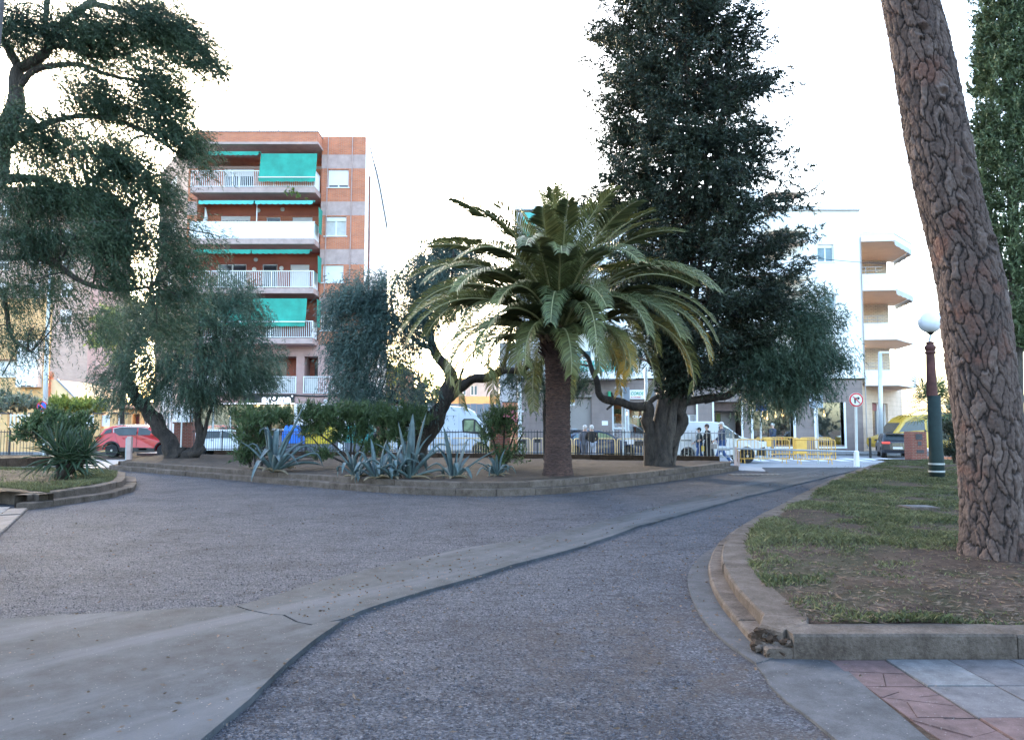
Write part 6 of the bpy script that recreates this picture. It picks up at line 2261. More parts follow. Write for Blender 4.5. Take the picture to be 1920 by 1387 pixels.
bB = P(772, 850, 26.5); bB.z = 0.3; YBt = 26.5
p_ = lambda x, y, d=0: P(x, y, YBt + d)
pepper('pepper_tree', 'silvery weeping pepper tree with a bent dark trunk beside the palm on its left', bB,
       [([p_(772, 862), p_(785, 835), p_(800, 805), p_(828, 775), p_(838, 740), p_(845, 700), p_(828, 675), p_(815, 655), p_(800, 620), p_(790, 560)], 0.42, 0.07, 0.3),
        ([p_(830, 760), p_(850, 735), p_(880, 712), p_(925, 703), p_(960, 692), p_(995, 688), p_(1030, 670)], 0.24, 0.05),
        ([p_(862, 726), p_(862, 705), p_(870, 690)], 0.07, 0.03), ([p_(862, 720), p_(852, 700), p_(838, 698)], 0.04, 0.02),
        ([p_(945, 695), p_(948, 670), p_(956, 640), p_(960, 600)], 0.07, 0.03),
        ([p_(820, 788), p_(800, 775), p_(770, 760), p_(735, 750), p_(700, 742)], 0.13, 0.04),
        ([p_(815, 655), p_(780, 640), p_(740, 600), p_(700, 570), p_(670, 540)], 0.10, 0.04),
        ([p_(800, 620), p_(830, 570), p_(850, 510), p_(850, 460)], 0.08, 0.03),
        ([p_(740, 600), p_(730, 540), p_(760, 500)], 0.06, 0.03)],
       [pxblob(672, 600, YBt, 55, 80), pxblob(665, 680, YBt, 50, 60), pxblob(690, 545, YBt, 42, 40), pxblob(748, 560, YBt, 52, 55), pxblob(800, 575, YBt, 50, 48), pxblob(735, 640, YBt, 46, 42), pxblob(790, 470, YBt, 30, 30), pxblob(722, 590, YBt, 32, 52), pxblob(700, 735, YBt, 62, 24), pxblob(790, 510, YBt, 42, 44), pxblob(845, 520, YBt + 1, 60, 70), pxblob(770, 620, YBt, 45, 35), pxblob(850, 470, YBt + 1, 45, 30), pxblob(790, 742, YBt, 38, 24), pxblob(770, 710, YBt + 2, 30, 28), pxblob(640, 560, YBt, 28, 36)],
       1500, 92, M['pepperleafblue'], 0.4, 1.1, -0.42, 90, 1.2)

bC = G(1243, 873, 0.3); YC_ = bC.y
p_ = lambda x, y, d=0: P(x, y, YC_ + d)
pepper('pepper_tree', 'old pepper tree with thick fluted trunk and wide arms right of the palm', bC,
       [([p_(1243, 880), p_(1242, 845), p_(1240, 790), p_(1250, 730), p_(1262, 680), p_(1275, 640), p_(1300, 600)], 0.40, 0.12, 0.45),
        ([p_(1228, 872), p_(1222, 840), p_(1215, 800), p_(1216, 770), p_(1212, 758), p_(1180, 760), p_(1150, 755), p_(1125, 745), p_(1118, 720), p_(1110, 695), p_(1098, 670), p_(1085, 650)], 0.26, 0.05, 0.4),
        ([p_(1212, 760), p_(1225, 748), p_(1240, 740)], 0.10, 0.07),
        ([p_(1165, 756), p_(1148, 745), p_(1146, 735)], 0.06, 0.02), ([p_(1150, 758), p_(1138, 768)], 0.05, 0.03),
        ([p_(1252, 840), p_(1268, 815), p_(1278, 790), p_(1272, 765), p_(1290, 750), p_(1330, 748), p_(1370, 738), p_(1400, 715), p_(1440, 700), p_(1480, 670)], 0.26, 0.05, 0.1),
        ([p_(1370, 735), p_(1360, 745), p_(1320, 755)], 0.08, 0.05),
        ([p_(1400, 715), p_(1430, 680), p_(1450, 640), p_(1470, 600)], 0.10, 0.04),
        ([p_(1262, 700), p_(1225, 690), p_(1210, 660)], 0.12, 0.05)],
       [pxblob(1420, 690, YC_, 60, 40), pxblob(1480, 660, YC_, 70, 50), pxblob(1540, 655, YC_, 50, 28), pxblob(1480, 600, YC_, 55, 42), pxblob(1440, 745, YC_, 50, 22), pxblob(1500, 720, YC_, 50, 26), pxblob(1390, 650, YC_ + 1, 50, 40), pxblob(1540, 600, YC_, 32, 30), pxblob(1080, 700, YC_ + 2, 32, 34), pxblob(1180, 650, YC_ + 3, 40, 30), pxblob(1520, 545, YC_, 24, 28)],
       820, 130, M['pepperleaf'], 0.4, 0.9, -0.2, 70, 1.2)
# light green sprays hanging behind the palm trunk
bD = P(1010, 850, 27.5); bD.z = 0.3
p_ = lambda x, y, d=0: P(x, y, 27.5 + d)
pepper('pepper_tree', 'slender pepper tree whose green sprays hang just left of the palm trunk', bD,
       [([p_(1024, 862), p_(1020, 800), p_(1024, 740), p_(1010, 690), p_(990, 665)], 0.08, 0.03, 0.2)],
       [pxblob(990, 715, 27.5, 28, 34), pxblob(1016, 735, 27.5, 14, 34), pxblob(965, 700, 27.5, 28, 20)],
       60, 110, M['pepperleaf'], 0.1, 0.7, -0.3, 14)


# ---- overhanging feathery tree at the top left
def left_tree():
    Yt = 11.0
    base = Vector((P(-190, 700, Yt + 0.5).x, Yt + 0.5, 0.0))
    T = Tree('feathery_tree', 'large dark feathery tree overhanging the upper left of the view', base, M['darkbark'])
    p_ = lambda x, y, d=0: P(x, y, Yt + d)
    T.limb([base, p_(-150, 820, .5), p_(-95, 600, .3), p_(-45, 420), p_(0, 290), p_(28, 190), p_(38, 130)], 0.30, 0.085, 10, 0.2, 0.3)
    T.limb([p_(38, 132), p_(20, 100), p_(5, 76), p_(-30, 40)], 0.07, 0.05)
    T.limb([p_(36, 130), p_(70, 110), p_(92, 88), p_(100, 60), p_(150, 20), p_(190, -20)], 0.085, 0.04)
    T.limb([p_(90, 92), p_(84, 50), p_(88, 0), p_(90, -40)], 0.05, 0.03)
    T.limb([p_(40, 160), p_(62, 132), p_(100, 122), p_(150, 120), p_(200, 140), p_(260, 150), p_(330, 190)], 0.06, 0.015)
    T.limb([p_(95, 88), p_(130, 90), p_(180, 110), p_(240, 100)], 0.04, 0.015)
    T.limb([p_(-20, 340), p_(60, 330), p_(120, 350), p_(190, 370), p_(260, 420)], 0.08, 0.02)
    T.limb([p_(-40, 420), p_(30, 440), p_(90, 480), p_(150, 530), p_(210, 548), p_(280, 540)], 0.07, 0.018)
    T.limb([p_(-90, 560), p_(-20, 520), p_(10, 560), p_(18, 640), p_(60, 660)], 0.06, 0.015)
    T.limb([p_(-60, 470), p_(20, 485), p_(60, 480), p_(110, 500)], 0.06, 0.03)
    T.limb([p_(0, 280), p_(80, 230), p_(180, 215), p_(270, 240), p_(350, 300)], 0.06, 0.015)
    T.limb([p_(170, 5), p_(250, 20), p_(330, 60), p_(400, 110), p_(430, 150)], 0.045, 0.012)
    bl_ = [pxblob(40, 50, Yt, 80, 45, 110), pxblob(160, 60, Yt, 75, 55, 110), pxblob(270, 40, Yt, 75, 55, 110), pxblob(340, 70, Yt, 45, 50, 70), pxblob(385, 125, Yt, 45, 25, 50), pxblob(60, 240, Yt, 75, 55, 110), pxblob(170, 180, Yt, 75, 45, 110), pxblob(285, 160, Yt, 60, 50, 100), pxblob(310, 235, Yt, 60, 35, 80), pxblob(345, 270, Yt, 30, 30, 50),
           pxblob(200, 290, Yt, 85, 45, 110), pxblob(70, 350, Yt, 80, 45, 110), pxblob(190, 370, Yt, 70, 40, 90), pxblob(280, 350, Yt, 42, 34, 70), pxblob(60, 440, Yt, 70, 35, 90), pxblob(190, 440, Yt, 75, 38, 90), pxblob(285, 430, Yt, 55, 38, 60), pxblob(325, 480, Yt, 38, 40, 50), pxblob(380, 445, Yt, 26, 10, 20), pxblob(345, 395, Yt, 18, 10, 20),
           pxblob(225, 505, Yt, 70, 28, 60), pxblob(90, 525, Yt, 40, 18, 60), pxblob(25, 530, Yt, 35, 28, 60), pxblob(30, 620, Yt, 34, 26, 40), pxblob(75, 630, Yt, 14, 22, 20), pxblob(130, 590, Yt, 34, 18, 30), pxblob(0, 700, Yt, 12, 18, 20), pxblob(190, 600, Yt, 28, 22, 30), pxblob(320, 540, Yt, 40, 30, 40), pxblob(295, 600, Yt, 40, 30, 40)]
    C = in_blobs(bl_, 5200, 0.0, -0.40, 3.2)
    T.twigs(C, 0.022, 0.1, 330)
    T.finish()
    Cn = arr(C)
    cen = np.array(P(60, 200, Yt)[:])
    D = unit(Cn - cen[None]) * np.array([1.2, 0.6, 0.3]) + np.array([0.6, 0, -0.75]) + rng.normal(size=Cn.shape) * 0.3
    V, Fq = spray(Cn, D, 80, 0.46, 0.10, 0.055, 0.0100, 0.25, 0.05, 0.7, 5)
    fastmesh('crown', V, Fq, M['featherleaf'], T.root)


left_tree()


# ---- oleanders
def oleander(label, base_px, Y, blobs, stems, n, per=60, flowers=None, mat='oleanderleaf', name='oleander_bush', ll=0.15, lw=0.026, cat='bush'):
    b = P(base_px, 850, Y); b.z = 0.3
    T = Tree(name, label, b, M['pepperbark'], cat)
    for s in stems:
        T.limb([P(x, y, Y) for x, y in s], 0.05, 0.018, 6, 0.1)
    C = in_blobs([pxblob(x, y, Y, rx, ry, dz) for (x, y, rx, ry, dz) in blobs], n, 0.1, -0.25, 1.5)
    T.twigs(C, 0.02, 0.1, 60)
    T.finish('stem')
    Cn = arr(C)
    D = rng.normal(size=Cn.shape) * 0.4 + np.array([0, 0, 1.0])
    V, Fq = spray(Cn, D, per, 0.34, 0.06, ll, lw, 0.0, -0.3, 0.6, 4)
    fastmesh('foliage', V, Fq, M[mat], T.root)
    if flowers:
        for x, y in flowers:
            p = P(x, y, Y - 0.5)
            V, Fq = leaf_quads(np.repeat(np.array([p[:]]), 14, 0) + rng.normal(size=(14, 3)) * 0.05, rng.normal(size=(14, 3)), 0.07, 0.06)
            fastmesh('blossom', V, Fq, M['pinkflower'], T.root)


oleander('low leafy oleander bush behind the tall left agave', 500, 24.0, [(470, 820, 26, 40, 45), (462, 858, 20, 22, 30), (500, 790, 48, 17, 40), (455, 785, 22, 16, 30), (530, 785, 26, 14, 30), (600, 862, 24, 14, 18)], [[(470, 875), (465, 830), (460, 790)], [(490, 875), (500, 820), (510, 790)], [(480, 875), (478, 850), (500, 800)]], 190)
oleander('long clipped oleander hedge between the left agave and the pepper tree', 640, 25.0, [(590, 782, 36, 15, 45), (650, 783, 46, 17, 45), (710, 786, 46, 18, 45), (765, 790, 40, 20, 45), (745, 818, 30, 20, 35), (672, 815, 22, 18, 30), (700, 842, 26, 14, 30), (600, 806, 20, 12, 30), (640, 818, 20, 16, 30), (575, 812, 12, 12, 30)], [[(655, 870), (640, 845), (600, 815), (575, 795)], [(655, 870), (660, 830), (655, 790)], [(665, 872), (680, 830), (690, 790)], [(660, 870), (664, 850), (668, 800)], [(700, 868), (712, 830), (720, 795)], [(740, 868), (750, 830), (762, 795)], [(655, 872), (610, 850), (585, 820)]], 430)
oleander('loose oleander bush with pink flowers against the brick pillar left of the palm', 938, 24.5, [(925, 800, 22, 30, 30), (960, 800, 22, 28, 30), (940, 785, 26, 22, 26), (912, 830, 12, 24, 20), (972, 845, 12, 14, 20), (945, 860, 24, 18, 24)], [[(938, 885), (930, 840), (915, 790)], [(938, 885), (945, 830), (945, 775)], [(940, 885), (955, 840), (972, 790)], [(938, 885), (960, 850), (982, 810)], [(936, 885), (918, 850), (905, 815)]], 120, 52, [(958, 772), (950, 780), (963, 785)])

# far bushes and hedges
oleander('rounded trimmed bush in the far left bed behind the yucca', 100, 31.0, [(110, 795, 68, 22, 60), (70, 815, 40, 26, 40), (130, 822, 55, 26, 40)], [[(90, 852), (70, 820), (55, 800)], [(92, 852), (95, 815), (100, 795)], [(96, 852), (130, 820), (150, 800)], [(90, 852), (85, 820), (80, 790)]], 260, 60, None, 'oleanderleaf', 'trimmed_bush', 0.13, 0.05)
oleander('grey green hedge above the garden wall on the far left', 20, 47.5, [(-30, 758, 60, 22, 60), (40, 757, 48, 20, 50), (-90, 755, 50, 26, 60)], [[(20, 800), (20, 760)]], 240, 60, None, 'greyhedge', 'garden_hedge', 0.22, 0.1, 'hedge')
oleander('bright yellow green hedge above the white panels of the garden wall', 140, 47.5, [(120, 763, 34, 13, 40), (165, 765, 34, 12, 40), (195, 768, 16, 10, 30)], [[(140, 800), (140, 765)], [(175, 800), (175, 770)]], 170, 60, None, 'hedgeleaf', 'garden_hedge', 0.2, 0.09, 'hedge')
# small street tree behind the leaning pepper tree, warm light put into its yellow green leaf colour
Ys = 44.8
bs = P(228, 850, Ys); bs.z = 0
T = Tree('street_tree', 'small street tree with a thin pale trunk behind the red car roof', bs, M['pepperbark'])
T.limb([bs, P(228, 760, Ys), P(232, 690, Ys), P(240, 640, Ys)], 0.17, 0.08, 8, 0.1)
C = in_blobs([pxblob(225, 640, Ys, 42, 34, 50), pxblob(255, 600, Ys, 48, 38, 50), pxblob(215, 600, Ys, 24, 20, 30)], 170, 0.2, -0.2, 0.6)
T.twigs(C, 0.05, 0.1, 40); T.finish()
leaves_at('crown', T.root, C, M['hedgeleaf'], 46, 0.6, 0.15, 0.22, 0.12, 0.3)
# small tree in the gap right of the brick block, backlight put into its leaf colour
Yq = 58
bs = P(790, 820, Yq); bs.z = 0
T = Tree('background_tree', 'small tree with backlight coloured yellow green in the gap behind the weeping pepper tree', bs, M['pepperbark'])
T.limb([bs, P(790, 760, Yq), P(785, 700, Yq)], 0.15, 0.06, 7, 0.1)
C = in_blobs([pxblob(770, 715, Yq, 42, 38, 40), pxblob(805, 740, Yq, 34, 26, 40), pxblob(745, 690, Yq, 22, 24, 30)], 140, 0.2, -0.2, 0.6)
T.twigs(C, 0.05, 0.1, 30); T.finish()
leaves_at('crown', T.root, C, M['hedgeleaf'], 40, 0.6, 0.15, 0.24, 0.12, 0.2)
oleander('dense hedge growing behind the iron railings right of the lamp post', 1800, 36, [(1780, 800, 40, 26, 40), (1840, 790, 60, 40, 60), (1890, 800, 60, 50, 60)], [[(1790, 850), (1790, 790)], [(1850, 850), (1850, 780)]], 220, 50, None, 'greyhedge', 'garden_hedge', 0.18, 0.07, 'hedge')


# ---- agaves
def blade(root, base, az, e0, L, w, bend, kink=None, mat='agave', name='leaf', twist=0.0, gut=0.28, n=12, thick=0.022):
    """a thick guttered leaf that may fold over"""
    ca, sa = math.cos(az), math.sin(az)
    side = Vector((-sa, ca, 0))
    p = Vector(base); rows = []
    for i in range(n + 1):
        t = i / n
        e = e0 - bend * t ** 1.5
        if kink and t > kink[0]: e -= kink[1] * min(1, (t - kink[0]) / 0.15)
        d = Vector((ca * math.cos(e), sa * math.cos(e), math.sin(e)))
        up = side.cross(d).normalized()
        up = -up if (up.z < 0) != (d.z < -0.999) and abs(e) < math.pi / 2 else up
        s2 = side * math.cos(twist * t) + up * math.sin(twist * t)
        wd = w * (0.62 + 0.5 * math.sin(min(1, t * 1.6) * math.pi * 0.5) - 0.1) * (1 - t ** 3.2) ** 0.9 + 0.002
        th = thick * (1 - t * 0.8)
        g_ = gut * wd
        rows.append([p - s2 * wd * 0.5 + up * g_, p - s2 * wd * 0.2 + up * g_ * 0.2, p + s2 * wd * 0.2 + up * g_ * 0.2, p + s2 * wd * 0.5 + up * g_, p + s2 * wd * 0.2 - up * th, p - s2 * wd * 0.2 - up * th])
        p = p + d * (L / n)
    mb = MB()
    vs = [q for r_ in rows for q in r_]
    fs = []
    for i in range(n):
        for c in range(6):
            c2 = (c + 1) % 6
            fs.append((i * 6 + c, i * 6 + c2, (i + 1) * 6 + c2, (i + 1) * 6 + c))
    mb.add(vs, fs)
    return mb.build(name, M[mat], root, smooth=True)


def agave(px, py, label, scale, n, specs=None, seed=0, upright=0.5):
    random.seed(100 + seed)
    b = G(px, py, 0.31)
    r_ = thing('agave', label, 'agave', b, 0, None)
    k = b.y / F
    for (az, e, L, w, bend, kink) in (specs or []):
        blade(r_, b + Vector((math.cos(R(az)), math.sin(R(az)), 0)) * 0.06, R(az), R(e), L, w, R(bend), kink)
    for i in range(n):
        az = i * 2.4 + random.uniform(-.3, .3)
        f = i / n
        e = R(82 - 62 * f + random.uniform(-8, 8))
        L = scale * random.uniform(0.8, 1.15)
        kk = (random.uniform(0.35, 0.6), R(random.uniform(60, 110))) if random.random() < 0.62 and f > 0.15 else None
        blade(r_, b + Vector((math.cos(az), math.sin(az), 0)) * 0.05, az, e, L, scale * random.uniform(0.13, 0.17), R(random.uniform(5, 50)), kk, twist=random.uniform(-.5, .5))
    for i in range(5):
        az = random.uniform(0, 6.28)
        blade(r_, b, az, R(random.uniform(5, 20)), scale * 0.6, scale * 0.12, R(40), None, 'agavedry', 'dry_leaf')
    random.seed(11)


agave(512, 884, 'tallest blue agave with folded leaves at the left of the bed', 1.35, 9,
      [(20, 68, 2.25, 0.26, 0, None), (178, 84, 1.55, 0.22, 0, (0.72, R(150))), (165, 80, 1.5, 0.16, 6, (0.75, R(140))), (8, 45, 1.7, 0.22, 12, (0.55, R(85))), (0, 30, 1.75, 0.2, 20, (0.62, R(80))), (185, 60, 1.3, 0.15, 0, (0.6, R(80))), (90, 80, 1.55, 0.22, 5, (0.7, R(120))), (300, 60, 0.95, 0.2, 30, (0.5, R(70)))], 1)
agave(668, 893, 'small agave with curled leaves left of the middle agave clump', 0.85, 11, [(180, 75, 1.0, 0.12, 10, (0.7, R(120)))], 2)
agave(706, 896, 'low agave with drooping folded leaves in the middle of the clump', 0.95, 11, [(170, 62, 1.15, 0.16, 0, (0.55, R(130))), (10, 65, 1.1, 0.16, 0, (0.5, R(130)))], 3)
agave(737, 896, 'agave with broad leaves hanging over the kerb beside the upright one', 0.9, 9, [(350, 60, 1.15, 0.17, 0, (0.55, R(120)))], 4)
agave(768, 895, 'upright pale agave below the bent pepper trunk', 1.15, 9, [(80, 84, 1.65, 0.24, 0, None), (10, 78, 1.7, 0.24, 0, None), (200, 80, 1.45, 0.2, 0, None), (0, 55, 1.45, 0.16, 15, (0.65, R(70))), (270, 50, 0.8, 0.2, 70, None)], 5)
agave(851, 895, 'dark agave with few pointed leaves between the pepper tree and the oleander', 0.9, 7, [(150, 78, 1.35, 0.2, 0, None), (30, 72, 1.1, 0.15, 0, (0.8, R(60))), (0, 40, 1.2, 0.12, 15, None)], 6)
agave(932, 890, 'smallest agave at the foot of the oleander left of the palm', 0.62, 13, None, 7)


# ---- yucca, three heads of sword leaves
def yucca():
    b = G(115, 897, 0.27)
    t = thing('yucca', 'spiky dark green yucca with many sword leaves in the small left bed', 'yucca', b)
    k = b.y / F
    heads = [(b + Vector((-0.12, 0.0, 0.50)), 1.15), (b + Vector((0.25, -0.1, 0.45)), 0.95), (b + Vector((0.55, 0.1, 0.55)), 0.95), (b + Vector((0.15, 0.25, 0.25)), 0.9)]
    mb = MB()
    for h, _ in heads:
        mb.tube([b, b.lerp(h, 0.5), h], [0.10, 0.08, 0.07], 8)
    mb.build('stem', M['pepperbark'], t, smooth=True)
    for hi, (h, sc) in enumerate(heads):
        for i in range(62):
            az = i * 2.399 + hi
            f = i / 61
            e = R(86 - 118 * f + random.uniform(-9, 9))
            blade(t, h + Vector((0, 0, 0.10 * (1 - f))), az, e, sc * random.uniform(0.70, 0.92), 0.062, R(10 + 42 * f * random.random()), None, 'yucca', 'leaf', 0.2, 0.35, 6, 0.004)


yucca()


# ---- fan palm behind the lamp
def fan_palm():
    Yf = 25.0
    b = P(1752, 862, Yf); b.z = 0.17
    t = thing('fan_palm', 'small fan palm with spiky round leaves directly behind the lamp post', 'palm tree', b)
    top = P(1750, 765, Yf)
    mb = MB(); mb.tube([b, b.lerp(top, 0.5) + Vector((0.03, 0, 0)), top], [0.16, 0.13, 0.14], 9, wob=0.3); mb.build('trunk', M['pepperbark'], t, smooth=True)
    for i in range(26):
        az = i * 2.399
        f = i / 25
        e = R(78 - 105 * f)
        L = random.uniform(0.55, 0.8)
        d = Vector((math.cos(az) * math.cos(e), math.sin(az) * math.cos(e), math.sin(e)))
        hub = top + d * L
        mb = MB(); mb.tube([top, top + d * L * 0.5 + Vector((0, 0, 0.03)), hub], 0.013, 4, cap=False)
        fr = mb.build('leaf_stalk', M['rachis'], t)
        side = d.cross(Vector((0, 0, 1))).normalized(); up = side.cross(d).normalized()
        V = []
        for j in range(22):
            a = R(-125 + 250 * j / 21)
            dd_ = (d * math.cos(a) + side * math.sin(a) + up * random.uniform(-.1, .12)).normalized()
            l_ = 0.55 * (1 - 0.25 * abs(a) / 2.2) * random.uniform(0.9, 1.05)
            wv = dd_.cross(up).normalized() * 0.02
            m_ = hub + dd_ * l_ * 0.6
            V += [hub, m_ + wv, hub + dd_ * l_ + Vector((0, 0, -0.06)), m_ - wv]
        fastmesh('fan', arr(V), np.arange(len(V)).reshape(-1, 4), M['oleanderleaf'], fr)


fan_palm()
oleander('dark low shrub between the lamp post and the pine trunk', 1790, 26.0, [(1785, 800, 22, 22, 24), (1782, 842, 26, 20, 24), (1795, 760, 18, 14, 20)], [[(1790, 868), (1788, 830), (1786, 790)], [(1792, 868), (1795, 820), (1796, 760)]], 110, 56, None, 'coniferleaf', 'low_shrub', 0.12, 0.02)

# ============================================================ STREET FURNITURE
def pole(mb, x, y, z0, z1, r, n=10):
    mb.tube([(x, y, z0), (x, y, z1)], r, n)


# park railing along the back wall, broken by brick pillars
def park_fence(label, A, B, z0, z1, step, mat, name='iron_railing'):
    A = Vector((A[0], A[1], 0)); B = Vector((B[0], B[1], 0))
    t = thing(name, label, 'railing', (A.x, A.y, z0))
    L = (B - A).length; U = (B - A) / L; ang = math.atan2(U.y, U.x)
    for zz in (z0 + 0.06, z1 - 0.04):
        mb = MB(); mb.tube([A + Vector((0, 0, zz)), B + Vector((0, 0, zz))], 0.018, 6); mb.build('rail', M[mat], t)
    n = int(L / step)
    src = None
    for i in range(n + 1):
        p = A + U * (L * i / n)
        if src is None:
            mb = MB(); mb.box(p.x - .009, p.x + .009, p.y - .009, p.y + .009, z0, z1 + 0.05)
            src = mb.build('bar', M[mat], t); p0 = p
        else:
            o = src.copy(); col.objects.link(o); o.parent = t
            o.location = p - p0
    for i in range(int(L / 2.2) + 1):
        p = A + U * min(L, i * 2.2)
        mb = MB(); mb.box(p.x - .025, p.x + .025, p.y - .025, p.y + .025, z0 - 0.05, z1 + 0.02); mb.build('post', M[mat], t)
    return t


wa = Vector((7.9, 29.6)) ; wb = Vector((-14.2, 37.0))
wn_ = (wb - wa).normalized(); off_ = Vector((-wn_.y, wn_.x)) * -0.15
def on_wall(px):
    d_ = ray(px, 850); k = d_.x / d_.y
    a = wa + off_
    s = (k * a.y - a.x) / (wn_.x - k * wn_.y)
    return a + wn_ * s


ZF0, ZF1 = 0.48, 1.42
park_fence('dark iron railing behind the palm trunk, below the records shop', on_wall(1208), on_wall(975), ZF0, ZF1, 0.125, 'darkiron')
park_fence('dark iron railing at the back of the bed behind the agaves and the pale van', on_wall(902), on_wall(358), ZF0, ZF1, 0.13, 'darkiron')
park_fence('short iron railing in front of the small white van right of the old pepper trunk', on_wall(1376), on_wall(1256), ZF0 - 0.08, ZF1 - 0.02, 0.14, 'metal')
for px, lab in ((938, 'reddish brick pillar behind the oleander bush left of the palm'), (345, 'dark red brick pillar behind the leaning pepper trunk on the left')):
    p = on_wall(px)
    t = thing('brick_pillar', lab, 'pillar', (p.x, p.y, 0.3))
    mb = MB(); mb.box(p.x - .42, p.x + .42, p.y - .25, p.y + .25, 0.2, 1.75); mb.build('brickwork', M['brickdark'], t)
    mb = MB(); mb.box(p.x - .47, p.x + .47, p.y - .30, p.y + .30, 1.752, 1.83); mb.build('cap', M['brickdark'], t)
park_fence('dark iron railing on the far left edge behind the grassy bed', (P(-80, 840, 36).x, 36), (P(62, 840, 36.5).x, 36.5), 0.3, 1.4, 0.14, 'darkiron')
park_fence('iron railing running right from the brick pillar behind the lamp post', (P(1736, 840, 33.6).x, 33.6), (P(1900, 840, 33.6).x, 33.6), 0.3, 1.45, 0.14, 'darkiron')
p = P(1719, 840, 33.4)
t = thing('brick_pillar', 'orange brick pillar with flaking plaster beside the black hatchback', 'pillar', (p.x, p.y, 0.1))
mb = MB(); mb.box(p.x - .33, p.x + .33, 33.2, 33.8, 0.1, P(1719, 809, 33.4).z); mb.build('brickwork', M['brickdark'], t)
for (a, b, c, d_) in ((-.14, .15, 1.30, 1.05), (-.06, .10, .98, .80), (-.12, .2, .62, .48)):
    mb = MB(); mb.box(p.x + a, p.x + b, 33.18, 33.2 - 0.002, d_, c); mb.build('plaster_patch', M['slab'], t, bevel=0.03)
p0 = p
t = thing('low_wall', 'low brick wall under the railing right of the flaking brick pillar', 'wall', (p.x + 2, 33.6, 0))
mb = MB(); mb.box(p.x + .34, p.x + 5, 33.45, 33.75, 0.0, 0.32); mb.build('wall', M['brick'], t)


# yellow crowd barriers
def barrier(A, ang, label, L=2.2, H=1.05, mat='yellow', group=None):
    t = thing('crowd_barrier', label, 'barrier', (A.x, A.y, A.z), ang, group, world=False)
    mb = MB()
    mb.tube(curve_pts([Vector((0.02, 0, 0.2)), Vector((0.02, 0, H - 0.12)), Vector((0.05, 0, H - 0.02)), Vector((0.15, 0, H)), Vector((L - 0.15, 0, H)), Vector((L - 0.05, 0, H - 0.02)), Vector((L - 0.02, 0, H - 0.12)), Vector((L - 0.02, 0, 0.2))], 1), 0.024, 6)
    mb.tube([(0.02, 0, 0.22), (L - 0.02, 0, 0.22)], 0.02, 6)
    mb.build('frame', M[mat], t, smooth=True)
    n = 15
    src = None
    for i in range(1, n):
        x = L * i / n
        if not src:
            m2 = MB(); m2.box(-.008, .008, -.008, .008, 0.22, H - 0.01); src = m2.build('bar', M[mat], t); o = src
        else:
            o = src.copy(); col.objects.link(o); o.parent = t
        o.location = (x, 0, 0)
    for x in (0.25, L - 0.25):
        m2 = MB(); m2.tube([(x, -.28, 0.02), (x, -.24, 0.2), (x, .24, 0.2), (x, .28, 0.02)], 0.018, 6); m2.build('foot', M[mat], t)
    return t


def row(px0, px1, Y0, Y1, n, labels, mat='paleyellow', z=0.006, H=1.05):
    a = P(px0, 850, Y0); b = P(px1, 850, Y1)
    a.z = b.z = z
    for i in range(n):
        p = a.lerp(b, i / n); q = a.lerp(b, (i + 1) / n)
        v = q - p
        barrier(p, math.atan2(v.y, v.x), labels[i], v.length * 0.97, H, mat)


lab = ['yellow crowd barrier in front of the lower rear of the pale panel van', 'yellow crowd barrier before the middle of the pale panel van', 'yellow crowd barrier under the cab window of the pale panel van',
       'yellow crowd barrier seen through the oleander bush left of the palm', 'yellow crowd barrier just left of the palm trunk', 'yellow crowd barrier hidden by the palm trunk and the elderly pair',
       'yellow crowd barrier below the records shop window', 'yellow crowd barrier nearest the old pepper trunk']
row(705, 1240, 39.0, 35.2, 7, lab[:1] + lab[1:5] + lab[6:8])
row(1382, 1484, 33.8, 33.8, 1, ['yellow crowd barrier standing at the nose of the small white van'], 'yellow')
row(1487, 1570, 33.2, 33.0, 1, ['yellow crowd barrier with rounded corner nearest the no turn sign'], 'yellow')
row(1418, 1500, 39.4, 39.6, 1, ['yellow crowd barrier across the road in front of the large restaurant window'], 'yellow')
row(1500, 1562, 39.0, 39.0, 1, ['yellow crowd barrier across the road by the yellow box'], 'yellow')


def board(name, label, cat, px, py, Y, w, h, mat, t_=0.03, legs=0.0):
    p = P(px, py, Y)
    r_ = thing(name, label, cat, (p.x, p.y, max(0, p.z - h / 2 - legs)))
    mb = MB(); mb.box(p.x - w / 2, p.x + w / 2, Y - t_, Y, p.z - h / 2, p.z + h / 2); mb.build('board', M[mat], r_, bevel=0.01)
    if legs:
        mb = MB()
        for s in (-1, 1): mb.box(p.x + s * w * 0.4 - .02, p.x + s * w * 0.4 + .02, Y + 0.01, Y + 0.04, p.z - h / 2 - legs, p.z)
        mb.build('leg', M['metal'], r_)
    return r_


